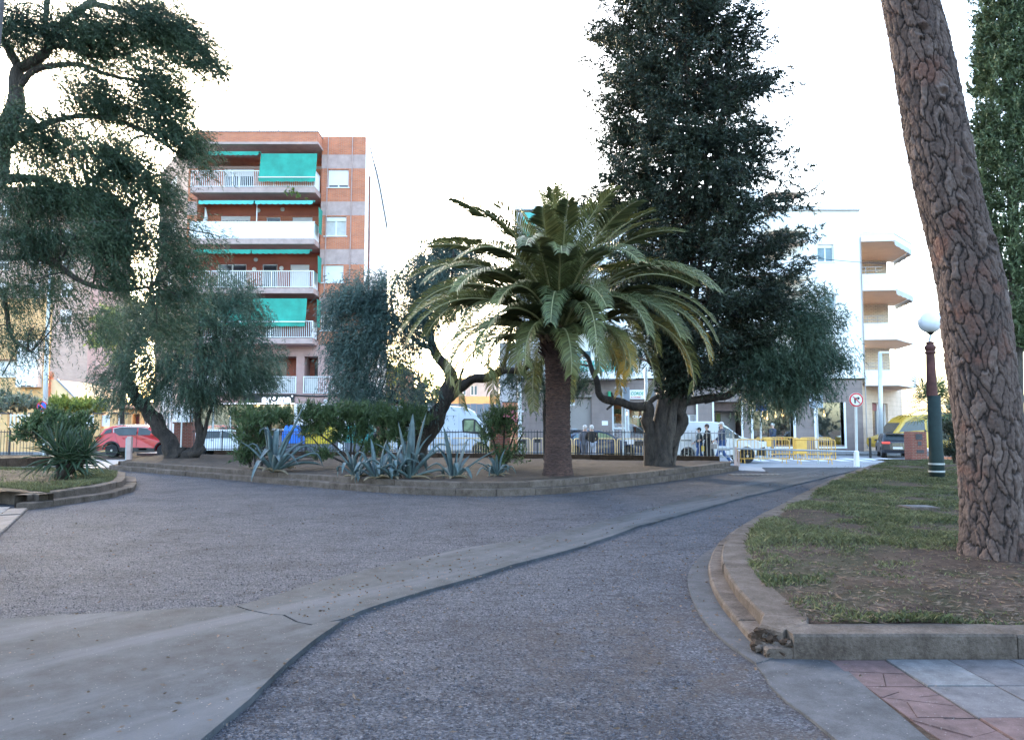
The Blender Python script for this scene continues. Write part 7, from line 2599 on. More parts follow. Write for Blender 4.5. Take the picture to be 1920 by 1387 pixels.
board('barrier_plate', 'dark plate hung on the barrier just left of the palm trunk', 'plate', 1008, 826, 36.4, 0.28, 0.17, 'black')
board('barrier_plate', 'dark plate hung on the barrier beside the oleander bush', 'plate', 980, 828, 36.6, 0.30, 0.2, 'black')
board('barrier_plate', 'wide dark plate on the barrier beside the old pepper trunk', 'plate', 1199, 831, 34.9, 0.42, 0.22, 'black')
board('notice_board', 'white notice fixed on the barrier below the records shop', 'notice', 1182, 828, 35.0, 0.30, 0.22, 'white')
board('notice_board', 'pale blue notice on the barrier in front of the pale van side', 'notice', 852, 828, 37.4, 0.32, 0.28, 'signgrey')
board('standing_board', 'white standing board in front of the large restaurant window', 'board', 1429, 835, 37.5, 0.40, 0.40, 'palemetal', 0.03, 0.55)
for px, py, Y, w, h, lab_ in ((1503, 836, 38.0, 0.52, 0.74, 'bright yellow box standing behind the crowd barriers near the middle of the crossing'), (1442, 829, 38.6, 0.24, 0.42, 'small yellow box beside the man at the restaurant window')):
    p = P(px, py, Y)
    t = thing('grit_box', lab_, 'box', (p.x, p.y, 0.01))
    mb = MB(); mb.box(p.x - w / 2, p.x + w / 2, Y, Y + 0.4, p.z - h / 2, p.z + h / 2 - 0.08); mb.build('body', M['yellow'], t, bevel=0.02)
    mb = MB(); mb.box(p.x - w / 2 - .02, p.x + w / 2 + .02, Y - .02, Y + 0.42, p.z + h / 2 - 0.078, p.z + h / 2); mb.build('lid', M['yellow'], t, bevel=0.02)
    mb = MB()
    for s in (-1, 1): mb.box(p.x + s * w * 0.35 - .03, p.x + s * w * 0.35 + .03, Y + .05, Y + .1, 0.01, p.z - h / 2)
    mb.build('leg', M['metal'], t)

# grey bar barrier with concrete post
pa = P(1347, 840, 31.5); pb = P(1603, 846.5, 31.0)
t = thing('bar_gate', 'long grey tubular bar across the path with a white sleeve at its left end', 'barrier', (pa.x, pa.y, 0))
mb = MB(); mb.tube([pa, pb], 0.035, 8); mb.build('bar', M['metal'], t)
mb = MB(); mb.tube([pa, pa.lerp(pb, 0.085)], 0.085, 8); mb.build('sleeve', M['palemetal'], t)
q = P(1379, 842, 31.4)
mb = MB(); mb.box(q.x - .05, q.x + .05, q.y - .05, q.y + .05, 0, q.z + .1); mb.box(q.x + .09, q.x + .15, q.y - .04, q.y + .04, 0, q.z - .05); mb.build('post', M['slabpink'], t)


def round_sign(px, py, Y, rpx, label, kind, pole_px, base_py, pole_r=0.04, pole_top=None, plinth=False):
    c = P(px, py, Y); r = rpx * Y / F
    t = thing('traffic_sign', label, 'sign', (P(pole_px, base_py, Y).x, Y, 0))
    bp = P(pole_px, base_py, Y)
    mb = MB(); mb.tube([(bp.x, Y, 0), (c.x, Y, c.z)], pole_r, 8); mb.build('pole', M['palemetal'], t)
    f = Y - 0.06
    if kind == 'noturn':
        mb = MB(); mb.lathe((c.x, f, c.z), [(r, 0.03), (r, 0.0)], 28, 'y'); pl = mb.build('plate', M['signred'], t)
        mb = MB(); mb.lathe((c.x, f - .002, c.z), [(r * 0.78, 0), (r * 0.78, -0.006)], 28, 'y'); mb.build('disc', M['white'], pl)
        k = r
        # arrow turning right
        mb = MB()
        y0, y1 = f - 0.018, f - 0.010
        def b(x0, x1, z0, z1): mb.box(c.x + x0 * k, c.x + x1 * k, y0, y1, c.z + z0 * k, c.z + z1 * k)
        b(-.32, -.12, -.5, .12); b(-.32, .18, .12, .32)
        mb.add([(c.x + .18 * k, y0, c.z + .5 * k), (c.x + .18 * k, y0, c.z - .06 * k), (c.x + .52 * k, y0, c.z + .22 * k), (c.x + .18 * k, y1, c.z + .5 * k), (c.x + .18 * k, y1, c.z - .06 * k), (c.x + .52 * k, y1, c.z + .22 * k)], [(0, 1, 2), (5, 4, 3), (0, 3, 4, 1), (1, 4, 5, 2), (2, 5, 3, 0)])
        mb.build('arrow', M['black'], pl)
        mb = MB(); a = 0.05 * k
        s2 = 0.5 * k
        mb.hexa([(c.x - s2 - a, f - .020, c.z + s2 - a), (c.x - s2 + a, f - .020, c.z + s2 + a), (c.x + s2 + a, f - .020, c.z - s2 + a), (c.x + s2 - a, f - .020, c.z - s2 - a), (c.x - s2 - a, f - .026, c.z + s2 - a), (c.x - s2 + a, f - .026, c.z + s2 + a), (c.x + s2 + a, f - .026, c.z - s2 + a), (c.x + s2 - a, f - .026, c.z - s2 - a)])
        mb.build('bar', M['signred'], pl)
        mb = MB(); mb.lathe((c.x + 0.02, f + 0.05, c.z), [(r * 1.04, 0.03), (r * 1.04, 0.0)], 28, 'y'); mb.build('rim', M['palemetal'], pl)
    else:
        mb = MB(); mb.lathe((c.x, f, c.z), [(r, 0.03), (r, 0.0)], 24, 'y'); pl = mb.build('plate', M['signred'], t)
        mb = MB(); mb.lathe((c.x, f - .002, c.z), [(r * 0.78, 0), (r * 0.78, -0.006)], 24, 'y'); mb.build('disc', M['signblue'], pl)
        mb = MB(); a = 0.10 * r; s2 = 0.53 * r
        mb.hexa([(c.x - s2 - a, f - .010, c.z + s2 - a), (c.x - s2 + a, f - .010, c.z + s2 + a), (c.x + s2 + a, f - .010, c.z - s2 + a), (c.x + s2 - a, f - .010, c.z - s2 - a), (c.x - s2 - a, f - .016, c.z + s2 - a), (c.x - s2 + a, f - .016, c.z + s2 + a), (c.x + s2 + a, f - .016, c.z - s2 + a), (c.x + s2 - a, f - .016, c.z - s2 - a)])
        mb.build('bar', M['signred'], pl)
    if plinth:
        mb = MB(); mb.lathe((bp.x, Y, 0), [(0.11, 0), (0.10, 0.62), (0.05, 0.66)], 12); mb.build('plinth', M['white'], t)
    return t


round_sign(1604.5, 749.5, 31.0, 13, 'round red rimmed no right turn sign on a grey pole by the crossing', 'noturn', 1606.5, 878, 0.055, plinth=True)
round_sign(80, 762, 39.0, 10, 'round blue and red no parking sign behind the grey street lamp on the left', 'nopark', 82, 850)


def plate_sign(px, py, Y, w, h, label, mat, base_px, back=True, text=None, z0=0.0):
    c = P(px, py, Y)
    t = thing('plate_sign', label, 'sign', (c.x, Y, z0))
    top = c.z + h / 2 + (0.02)
    bx = P(base_px, 850, Y).x
    mb = MB(); mb.tube([(bx, Y, z0), (c.x, Y, top)], 0.04, 8); mb.build('pole', M['palemetal'], t)
    mb = MB(); yy_ = Y - 0.05 if not back else Y + 0.05
    mb.box(c.x - w / 2, c.x + w / 2, yy_ - .012, yy_ + .012, c.z - h / 2, c.z + h / 2); pl = mb.build('plate', M[mat], t, bevel=0.008)
    if back:
        mb = MB(); mb.box(c.x - w * .3, c.x + w * .3, yy_ - .03, yy_ - .014, c.z + h * .12, c.z + h * .18); mb.build('bracket', M['metal'], pl)
    return t


plate_sign(1167, 740.5, 33.0, 0.62, 0.68, 'square grey back of a sign on a pole over the records shop', 'signgrey', 1168)
plate_sign(1427, 763, 36.5, 0.50, 0.36, 'small blue sign on a pole in front of the large restaurant window', 'signblue', 1426, False)
plate_sign(1531, 751, 33.5, 0.60, 0.62, 'pale translucent sign on a tall pole in front of the wine red window', 'signgrey', 1534)

# left tall street lamp pole
Yl = 40.0
t = thing('street_lamp', 'tall grey street lamp pole rising behind the yucca on the left', 'lamp', (P(84, 850, Yl).x, Yl, 0))
mb = MB(); mb.tube([(P(84, 850, Yl).x, Yl, 0), P(86, 700, Yl), P(92, 560, Yl), P(97, 440, Yl)], [0.13, 0.115, 0.09, 0.07], 10); mb.build('pole', M['palemetal'], t, smooth=True)
mb = MB(); mb.tube(curve_pts([P(97, 440, Yl), P(99, 405, Yl), P(130, 392, Yl)], 2), 0.05, 8); mb.build('arm', M['palemetal'], t)
mb = MB(); mb.ball(P(140, 392, Yl), (0.45, 0.2, 0.12), 10, 6); mb.build('lamp_head', M['metal'], t)
Yl = 42.5
t = thing('street_lamp', 'tall pale street lamp with short arm in front of the pointed balconies', 'lamp', (P(1651, 855, Yl).x, Yl, 0))
mb = MB(); mb.tube([(P(1652, 855, Yl).x, Yl, 0), P(1650, 662, Yl)], [0.13, 0.10], 10); mb.build('pole', M['palemetal'], t, smooth=True)
mb = MB(); mb.box(P(1648, 662, Yl).x, P(1668, 662, Yl).x, Yl - .08, Yl + .08, P(1650, 662, Yl).z, P(1650, 659, Yl).z); mb.build('arm', M['palemetal'], t)
Yl = 45.2
t = thing('utility_pole', 'slim pale pole standing left of the records shop door beside the old pepper trunk', 'pole', (P(1213, 850, Yl).x, 34.0, 0))
mb = MB(); mb.tube([(P(1213, 850, 34).x, 34, 0), P(1211, 690, 34)], 0.075, 9); mb.build('pole', M['palemetal'], t)
mb = MB(); p = P(1222, 737, 34); mb.box(p.x - .10, p.x + .10, 33.95, 34.2, p.z - .28, p.z + .28); mb.build('box', M['metal'], t)
Yl = 43.0
t = thing('utility_pole', 'grey pole left of the louvred wall behind the oleander bush', 'pole', (P(974, 850, Yl).x, Yl, 0))
mb = MB(); mb.tube([(P(975, 850, Yl).x, Yl, 0), P(974, 715, Yl)], 0.11, 9); mb.build('pole', M['palemetal'], t)
mb = MB(); p = P(975, 771, Yl); mb.box(p.x - .35, p.x + .2, Yl - .15, Yl - .12, p.z - .04, p.z + .04); mb.build('crossbar', M['palemetal'], t)
# black bollards and the white bollard by the red car
p = P(1632, 850, 40)
t = thing('bollard', 'thin black bollard at the corner of the brown building', 'bollard', (p.x, 40, 0))
mb = MB(); mb.tube([(p.x, 40, 0), (p.x, 40, 0.95)], 0.06, 9); mb.ball((p.x, 40, 0.97), 0.075, 9, 6); mb.build('post', M['black'], t)
p = G(245, 856, 0.0)
Yb_ = 31.0
x_ = P(243, 840, Yb_).x
t = thing('bollard', 'pale square bollard in front of the red car door', 'bollard', (x_, Yb_, 0))
mb = MB(); mb.box(x_ - .085, x_ + .085, Yb_ - .085, Yb_ + .085, 0.0, 1.22); mb.build('post', M['slabpink'], t, bevel=0.01)
mb = MB(); mb.box(x_ - .14, x_ - .09, Yb_ - .06, Yb_ + .06, 0.0, 1.15); mb.build('back_post', M['metal'], t)
p = P(340, 800, 33)
t = thing('stake', 'thin pale stake tied beside the leaning pepper trunk', 'stake', (P(340, 850, 31.5).x, 31.5, 0.3))
mb = MB(); mb.tube([P(339, 838, 31.5), P(341, 782, 31.5)], 0.03, 6); mb.build('post', M['curtain'], t)
# pole clipped by the top left corner
t = thing('pole', 'pale concrete pole clipped by the top left corner of the view', 'pole', (P(-30, 300, 7).x, 7, 0))
mb = MB(); mb.tube([(P(-47, 900, 7).x, 7, 0), P(-13, 130, 7), P(-2, 0, 7), P(8, -140, 7)], [0.07, 0.045, 0.045, 0.045], 10); mb.build('shaft', M['slab'], t, smooth=True)

# park lamp
b = G(1757, 895, 0.17); Yp = b.y
k = Yp / F
t = thing('park_lamp', 'globe park lamp on a green and red fluted post in the lawn', 'lamp', b)
zp = lambda py: P(1757, py, Yp).z
mb = MB(); mb.lathe((b.x, b.y, 0), [(0.20, b.z), (0.20, b.z + 0.5), (0.185, zp(845)), (0.175, zp(742))], 18); mb.build('base_column', M['postgreen'], t, smooth=True)
for py in (885, 871):
    mb = MB(); mb.lathe((b.x, b.y, zp(py)), [(0.212, 0), (0.215, 0.025), (0.212, 0.05)], 18); mb.build('band', M['metal'], t)
mb = MB(); mb.lathe((b.x - 0.05, b.y, 0), [(0.15, zp(742)), (0.14, zp(740) + .1), (0.115, zp(664)), (0.15, zp(662)), (0.15, zp(660)), (0.12, zp(658)), (0.155, zp(653)), (0.155, zp(650)), (0.10, zp(646)), (0.11, zp(642)), (0.05, zp(640))], 16); mb.build('upper_column', M['postred'], t, smooth=False)
cg = P(1744, 603, Yp)
mb = MB(); mb.tube([(b.x - 0.06, b.y, zp(641)), (cg.x, cg.y, zp(626))], 0.035, 8); mb.build('neck', M['palemetal'], t)
mb = MB(); mb.lathe((cg.x, cg.y, 0), [(0.04, zp(628)), (0.17, zp(619)), (0.17, zp(617.5))], 14); mb.build('collar', M['black'], t)
mb = MB(); mb.ball(cg, 21.5 * k, 24, 16); mb.build('globe', M['globe'], t, smooth=True)


# recycling containers
def container(px0, px1, py0, py1, Y, mat, name, label):
    a = P(px0, py0, Y); bq = P(px1, py1, Y)
    t = thing(name, label, 'container', ((a.x + bq.x) / 2, Y, 0))
    zb = 0.15; ztp = a.z
    mb = MB()
    mb.hexa([(a.x + .06, Y, zb), (bq.x - .06, Y, zb), (bq.x - .06, Y + 1.1, zb), (a.x + .06, Y + 1.1, zb), (a.x, Y - .05, ztp - .45), (bq.x, Y - .05, ztp - .45), (bq.x, Y + 1.15, ztp - .45), (a.x, Y + 1.15, ztp - .45)])
    mb.build('body', M['greybin'], t, bevel=0.03)
    mb = MB(); mb.hexa([(a.x - .02, Y - .07, ztp - .44), (bq.x + .02, Y - .07, ztp - .44), (bq.x + .02, Y + 1.17, ztp - .44), (a.x - .02, Y + 1.17, ztp - .44), (a.x + .1, Y + .15, ztp), (bq.x - .1, Y + .15, ztp), (bq.x - .1, Y + .95, ztp), (a.x + .1, Y + .95, ztp)])
    lid = mb.build('lid', M[mat], t, bevel=0.04)
    mb = MB(); mb.box(a.x, bq.x, Y - .09, Y - .055, ztp - .95, ztp - .47); mb.build('front_panel', M[mat], t, bevel=0.01)
    for s in (a.x + .2, bq.x - .2):
        mb = MB(); mb.lathe((s, Y + .1, 0.1), [(0.1, -0.03), (0.1, 0.03)], 10, 'y'); mb.build('wheel', M['rubber'], t)


container(530, 571, 797, 845, 41.0, 'bluebin', 'recycling_container', 'bright blue recycling container behind the hedge beside the tall agave')
container(574, 626, 798, 845, 41.2, 'yellowbin', 'recycling_container', 'yellow recycling container showing through the hedge stems')
container(646, 700, 796, 845, 41.4, 'tealbin', 'recycling_container', 'teal green recycling container behind the thick of the hedge')
container(706, 728, 800, 845, 41.8, 'brownbin', 'recycling_container', 'orange brown narrow container right of the teal one')


# ============================================================ VEHICLES
def arch(cx, r, z0, n=10, rev=False):
    pts = [(cx + r * math.cos(math.pi * i / n), z0 + r * math.sin(math.pi * i / n)) for i in range(n + 1)]
    return pts if rev else pts[::-1]


def vehicle(name, label, cat, loc, rz, W, outline, belt, tum, mat, wheels, wr, side_wins, glassmat='carpane', arches=None, extras=None, cap=0.07):
    """outline: closed side profile (x,z), front towards +x"""
    t = thing(name, label, cat, loc, rz, world=False)
    def half(z, lay=0.0): return W / 2 - max(0, z - belt) * tum - lay
    n = len(outline)
    mx = sum(p[0] for p in outline) / n; mz = sum(p[1] for p in outline) / n
    mb = MB()
    lay = []
    for (side, inset, lo) in ((-1, 0.0, 0.965), (-1, 0.03, 0.988), (-1, cap + 0.03, 1.0), (1, cap + 0.03, 1.0), (1, 0.03, 0.988), (1, 0.0, 0.965)):
        lay.append([(mx + (x - mx) * lo if lo < 1 else x, side * half(z, inset), (mz + (z - mz) * lo) if lo < 1 and z > 0.6 else z) for (x, z) in outline])
    vs = [p for l in lay for p in l]
    fs = []
    for i in range(5):
        for j in range(n):
            j2 = (j + 1) % n
            fs.append((i * n + j, i * n + j2, (i + 1) * n + j2, (i + 1) * n + j))
    fs.append(tuple(range(n))); fs.append(tuple(range(5 * n, 6 * n))[::-1])
    mb.add(vs, fs)
    body = mb.build('body', M[mat], t)
    for x in wheels:
        for s in (-1, 1):
            y = s * (W / 2 - 0.13)
            mb = MB(); mb.lathe((x, y, wr), [(wr * 0.62, -0.10), (wr * 0.94, -0.10), (wr, -0.06), (wr, 0.06), (wr * 0.94, 0.10), (wr * 0.62, 0.10)], 24, 'y'); ty = mb.build('wheel', M['rubber'], t, smooth=False)
            mb = MB(); mb.lathe((x, y, wr), [(wr * 0.64, -0.085), (wr * 0.60, -0.105), (wr * 0.55, -0.06), (wr * 0.55, 0.06), (wr * 0.60, 0.105), (wr * 0.64, 0.085)], 20, 'y'); rim = mb.build('rim', M['black'] if cat == 'car' else M['rim'], ty)
            mb = MB()
            for k_ in range(5):
                a = k_ * 2 * math.pi / 5 + 0.3
                c_, s_ = math.cos(a), math.sin(a)
                w0 = wr * 0.11
                yy = y + s * 0.075
                q = [(x - s_ * w0, wr + c_ * w0), (x + s_ * w0, wr - c_ * w0), (x + c_ * wr * .62 + s_ * w0 * 1.6, wr + s_ * wr * .62 - c_ * w0 * 1.6), (x + c_ * wr * .62 - s_ * w0 * 1.6, wr + s_ * wr * .62 + c_ * w0 * 1.6)]
                mb.hexa([(a_, yy - .012, b_) for a_, b_ in q] + [(a_, yy + .035, b_) for a_, b_ in q])
            mb.lathe((x, y + s * 0.09, wr), [(wr * .17, -.02), (wr * .17, .02)], 10, 'y')
            mb.build('spokes', M['rim'], ty)
            mb = MB(); mb.lathe((x, s * (W / 2 - 0.30), wr), [(wr * 1.12, -0.02), (wr * 1.12, 0.02)], 20, 'y'); mb.build('wheel_well', M['black'], t)
    for (nm, poly, m) in side_wins:
        for s in (-1, 1):
            mb = MB()
            k = len(poly)
            mb.add([(x, s * (half(z) + 0.006), z) for x, z in poly] + [(x, s * (half(z) - 0.03), z) for x, z in poly], [tuple(range(k)), tuple(range(k, 2 * k))[::-1]] + [(i, (i + 1) % k, k + (i + 1) % k, k + i) for i in range(k)])
            mb.build(nm, M[m], t)
    return t, half, body


def cross_pane(t, half, p0, p1, mat, name, out=0.012, side=0.12):
    """pane across the width between two profile points"""
    (x0, z0), (x1, z1) = p0, p1
    d = Vector((x1 - x0, z1 - z0)).normalized(); nrm = Vector((-d.y, d.x))
    if nrm.y < 0: nrm = -nrm
    h0, h1 = half(z0) - side, half(z1) - side
    o = nrm * out; i_ = nrm * -0.03
    vs = []
    for q in (i_, o):
        vs += [(x0 + q.x, -h0, z0 + q.y), (x0 + q.x, h0, z0 + q.y), (x1 + q.x, h1, z1 + q.y), (x1 + q.x, -h1, z1 + q.y)]
    mb = MB(); mb.hexa(vs); return mb.build(name, M[mat], t)


def boxp(t, name, mat, x0, x1, y0, y1, z0, z1, bev=0.01):
    mb = MB(); mb.box(min(x0, x1), max(x0, x1), min(y0, y1), max(y0, y1), z0, z1)
    return mb.build(name, M[mat], t, bevel=bev)


# red SUV, nose to the right, seen from its right side
out_suv = [(-2.2, 0.35)] + arch(-1.38, 0.41, 0.36) + arch(1.35, 0.41, 0.36) + [(2.18, 0.36), (2.27, 0.55), (2.25, 0.80), (2.15, 0.98), (1.75, 1.08), (1.15, 1.14), (0.45, 1.60), (0.1, 1.67), (-0.7, 1.69), (-1.45, 1.64), (-1.85, 1.48), (-2.12, 1.12), (-2.24, 0.95), (-2.26, 0.6)]
Yc = 41.0
xc_ = P(178, 820, Yc).x + 2.25
suv, hf, body = vehicle('red_suv', 'red family car parked beyond the small left bed', 'car', (xc_, Yc + 0.95, 0.006), 0, 1.86, out_suv, 0.98, 0.22, 'carred', (-1.38, 1.35), 0.35,
    [('side_window', [(-1.02, 1.14), (-0.10, 1.16), (-0.10, 1.545), (-0.9, 1.56), (-1.30, 1.48), (-1.28, 1.30)], 'carpane'), ('side_window', [(-0.02, 1.16), (0.98, 1.16), (0.42, 1.50), (-0.02, 1.545)], 'carpane'), ('rear_quarter_window', [(-1.42, 1.30), (-1.85, 1.2), (-1.72, 1.42), (-1.45, 1.50)], 'carpane'),
     ('lower_cladding', [(-0.95, 0.30), (0.92, 0.30), (0.95, 0.46), (0.5, 0.50), (-0.9, 0.52)], 'black'), ('airbump', [(0.05, 0.37), (0.50, 0.37), (0.48, 0.46), (0.08, 0.46)], 'rim')])
mb = MB()
for s in (-1, 1):
    pts = [(-1.30, 1.29), (-1.34, 1.50), (-0.92, 1.595), (0.0, 1.58), (0.5, 1.53)]
    mb.tube([(x, s * (hf(z) + 0.012), z) for x, z in pts], 0.02, 6)
mb.build('window_trim', M['rim'], suv)
cross_pane(suv, hf, (1.13, 1.16), (0.5, 1.565), 'carpane', 'windscreen')
cross_pane(suv, hf, (-2.10, 1.16), (-1.86, 1.46), 'carpane', 'rear_window')
for s in (-1, 1):
    for x in (-1.38, 1.35):
        mb = MB(); pts = [(x + 0.45 * math.cos(a * math.pi / 12), s * (0.932), 0.36 + 0.45 * math.sin(a * math.pi / 12)) for a in range(13)]
        mb.tube(pts, 0.045, 6); mb.build('arch_trim', M['black'], suv)
    boxp(suv, 'mirror', 'carred', 0.72, 0.92, s * 0.93, s * 1.10, 1.12, 1.26, 0.03)
    boxp(suv, 'door_handle', 'carred', -0.85, -0.65, s * 0.93, s * 0.95, 0.98, 1.01)
    boxp(suv, 'door_handle', 'carred', 0.15, 0.35, s * 0.93, s * 0.95, 0.96, 0.99)
    boxp(suv, 'tail_light', 'signred', -2.27, -1.98, s * 0.72, s * 0.92, 0.98, 1.10, 0.02)
    boxp(suv, 'headlight', 'lens', 2.05, 2.25, s * 0.62, s * 0.88, 0.78, 0.88, 0.02)
    boxp(suv, 'roof_rail', 'rim', -1.3, 0.3, s * 0.70, s * 0.73, 1.69, 1.72)
    boxp(suv, 'door_seam', 'black', -0.075, -0.06, s * 0.925, s * 0.932, 0.5, 1.12, 0)

# long high pale van
out_van = [(-3.0, 0.42)] + arch(-1.95, 0.42, 0.40) + arch(1.85, 0.42, 0.40) + [(2.85, 0.42), (2.95, 0.62), (2.92, 0.95), (2.62, 1.20), (2.30, 1.32), (1.72, 2.12), (1.45, 2.44), (1.10, 2.62), (0.2, 2.70), (-2.6, 2.70), (-2.95, 2.60), (-3.02, 1.6)]
Yv = 40.5
xv = P(933, 820, Yv).x - 2.75
van, hv, _ = vehicle('panel_van', 'large pale high roofed panel van parked behind the bent pepper trunk', 'van', (xv, Yv + 1.0, 0.006), 0, 1.98, out_van, 1.25, 0.10, 'vanblue', (-1.95, 1.85), 0.36,
    [('side_window', [(0.92, 1.30), (2.10, 1.18), (2.12, 1.34), (1.62, 1.96), (1.48, 2.02), (0.98, 2.02), (0.88, 1.9)], 'black')])
for s in (-1, 1):
    mb = MB(); q = [(0.98, 1.38), (1.48, 1.33), (1.50, 1.94), (1.02, 1.94)]
    mb.add([(x, s * (hv(z) + 0.012), z) for x, z in q], [(0, 1, 2, 3)]); mb.build('window_pane', M['greenpane'], van)
    mb = MB(); q = [(1.56, 1.34), (2.0, 1.30), (1.98, 1.42), (1.60, 1.88)]
    mb.add([(x, s * (hv(z) + 0.012), z) for x, z in q], [(0, 1, 2, 3)]); mb.build('window_pane', M['greenpane'], van)
    boxp(van, 'mirror', 'black', 1.85, 2.1, s * 1.02, s * 1.22, 1.15, 1.55, 0.04)
    boxp(van, 'door_handle', 'black', 0.98, 1.18, s * 0.99, s * 1.01, 1.08, 1.12)
    boxp(van, 'door_handle', 'black', 0.0, 0.25, s * 0.99, s * 1.01, 1.08, 1.12)
    mb = MB(); mb.box(0.72, 0.735, s * (0.985) - .004, s * 0.985 + .004, 0.5, 2.3); mb.box(-1.2, 0.72, s * 0.988 - .004, s * 0.988 + .004, 1.28, 1.30)
    mb.box(-0.55, 0.60, s * 0.93 - .004, s * 0.93 + .004, 2.16, 2.18); mb.build('panel_seam', M['metal'], van)
    boxp(van, 'side_trim', 'metal', -1.4, 1.3, s * 0.985, s * 1.0, 0.62, 0.74)
    boxp(van, 'headlight', 'lens', 2.5, 2.9, s * 0.78, s * 0.96, 0.85, 1.1, 0.03)
cross_pane(van, hv, (2.28, 1.36), (1.74, 2.10), 'carpane', 'windscreen')
boxp(van, 'bumper', 'black', 2.86, 3.0, -0.9, 0.9, 0.4, 0.62, 0.03)

# second white van body behind the hedge and white car on the left
out_h = [(-1.95, 0.32)] + arch(-1.2, 0.36, 0.33) + arch(1.22, 0.36, 0.33) + [(1.92, 0.34), (2.0, 0.55), (1.92, 0.78), (1.60, 0.88), (1.05, 0.95), (0.35, 1.36), (0.0, 1.44), (-0.9, 1.46), (-1.4, 1.36), (-1.78, 1.0), (-2.0, 0.9), (-2.0, 0.5)]
Yk = 42.0
for (pxc, lab_, m_) in ((415, 'white car parked behind the railing left of the tall agave', 'carwhite'),):
    xk = P(pxc, 820, Yk).x
    cw, hc, _ = vehicle('white_car', lab_, 'car', (xk, Yk + 0.9, 0.006), 0, 1.75, out_h, 0.9, 0.24, m_, (-1.2, 1.22), 0.31,
        [('side_window', [(-1.25, 0.98), (-0.12, 1.0), (-0.12, 1.34), (-0.9, 1.36), (-1.2, 1.28)], 'carpane'), ('side_window', [(-0.04, 1.0), (0.88, 1.0), (0.32, 1.30), (-0.04, 1.34)], 'carpane')])
    cross_pane(cw, hc, (1.03, 0.97), (0.4, 1.335), 'carpane', 'windscreen')
    for s in (-1, 1):
        boxp(cw, 'mirror', m_, 0.62, 0.8, s * 0.87, s * 1.02, 0.95, 1.06, 0.03)
        boxp(cw, 'tail_light', 'signred', -2.0, -1.85, s * 0.68, s * 0.86, 0.78, 0.95, 0.02)
        boxp(cw, 'headlight', 'lens', 1.75, 1.95, s * 0.55, s * 0.82, 0.6, 0.72, 0.02)
        boxp(cw, 'door_handle', 'black', -0.6, -0.45, s * 0.875, s * 0.89, 0.85, 0.88)

# dark blue car behind the railing, nose to the right
out_s = [(-2.15, 0.33)] + arch(-1.3, 0.36, 0.34) + arch(1.35, 0.36, 0.34) + [(2.12, 0.34), (2.22, 0.5), (2.12, 0.70), (1.7, 0.84), (1.0, 0.94), (0.30, 1.34), (-0.05, 1.42), (-0.75, 1.42), (-1.25, 1.30), (-1.75, 1.04), (-2.15, 0.98), (-2.2, 0.7)]
Yd = 37.6
xd = P(1128, 830, Yd).x
dc, hd, _ = vehicle('dark_blue_car', 'dark blue saloon car parked behind the railing right of the palm', 'car', (xd, Yd + 0.9, 0.006), R(-4), 1.8, out_s, 0.9, 0.24, 'cardark', (-1.3, 1.35), 0.32,
    [('side_window', [(-1.35, 1.02), (-0.2, 1.0), (-0.2, 1.32), (-0.8, 1.34), (-1.15, 1.24)], 'bluepane'), ('side_window', [(-0.1, 1.0), (0.85, 0.98), (0.25, 1.26), (-0.1, 1.32)], 'greenpane')])
cross_pane(dc, hd, (0.98, 0.97), (0.34, 1.32), 'carpane', 'windscreen')
cross_pane(dc, hd, (-1.74, 1.07), (-1.28, 1.29), 'bluepane', 'rear_window')
for s in (-1, 1):
    boxp(dc, 'mirror', 'cardark', 0.6, 0.78, s * 0.9, s * 1.05, 0.96, 1.07, 0.03)
    boxp(dc, 'headlight', 'lens', 1.95, 2.15, s * 0.55, s * 0.84, 0.58, 0.70, 0.02)
    boxp(dc, 'tail_light', 'signred', -2.2, -2.0, s * 0.62, s * 0.88, 0.75, 0.9, 0.02)
    boxp(dc, 'door_handle', 'rim', -0.6, -0.45, s * 0.905, s * 0.92, 0.84, 0.87)
# red rear corner of a car seen just left of the palm trunk
Yr_ = 39.0
xr_ = P(1034, 830, Yr_).x
rc, hr, _ = vehicle('dark_car', 'dark car with red tail lamp half hidden behind the palm trunk', 'car', (xr_ + 1.9, Yr_ + 0.9, 0.006), 0, 1.75, out_h, 0.9, 0.24, 'carblack', (-1.2, 1.22), 0.31,
    [('side_window', [(-1.25, 0.98), (-0.12, 1.0), (-0.12, 1.34), (-0.9, 1.36), (-1.2, 1.28)], 'carpane'), ('side_window', [(-0.04, 1.0), (0.88, 1.0), (0.32, 1.30), (-0.04, 1.34)], 'carpane')])
for s in (-1, 1): boxp(rc, 'tail_light', 'signred', -2.06, -1.86, s * 0.60, s * 0.88, 0.70, 1.0, 0.02)

# compact white van, nose to the right
out_k = [(-2.05, 0.38)] + arch(-1.35, 0.37, 0.36) + arch(1.32, 0.37, 0.36) + [(2.0, 0.33), (2.12, 0.48), (2.08, 0.80), (1.85, 0.98), (1.30, 1.10), (0.98, 1.20), (0.45, 1.62), (0.15, 1.78), (-0.2, 1.83), (-1.8, 1.84), (-2.02, 1.76), (-2.1, 1.1)]
Yw_ = 35.0
xw_ = P(1424, 840, Yw_).x - 2.1
kv, hk, _ = vehicle('small_van', 'small white delivery van with dark front bumper behind the walking people', 'van', (xw_, Yw_ + 0.05, 0.006), 0, 1.72, out_k, 1.05, 0.12, 'carwhite', (-1.35, 1.32), 0.31,
    [('side_window', [(0.08, 1.12), (1.06, 1.08), (0.55, 1.50), (0.30, 1.60), (0.08, 1.62)], 'carpane'), ('bumper_side', [(1.70, 0.34), (2.06, 0.34), (2.13, 0.52), (2.08, 0.72), (1.72, 0.62)], 'black')])
cross_pane(kv, hk, (0.97, 1.22), (0.48, 1.60), 'carpane', 'windscreen')
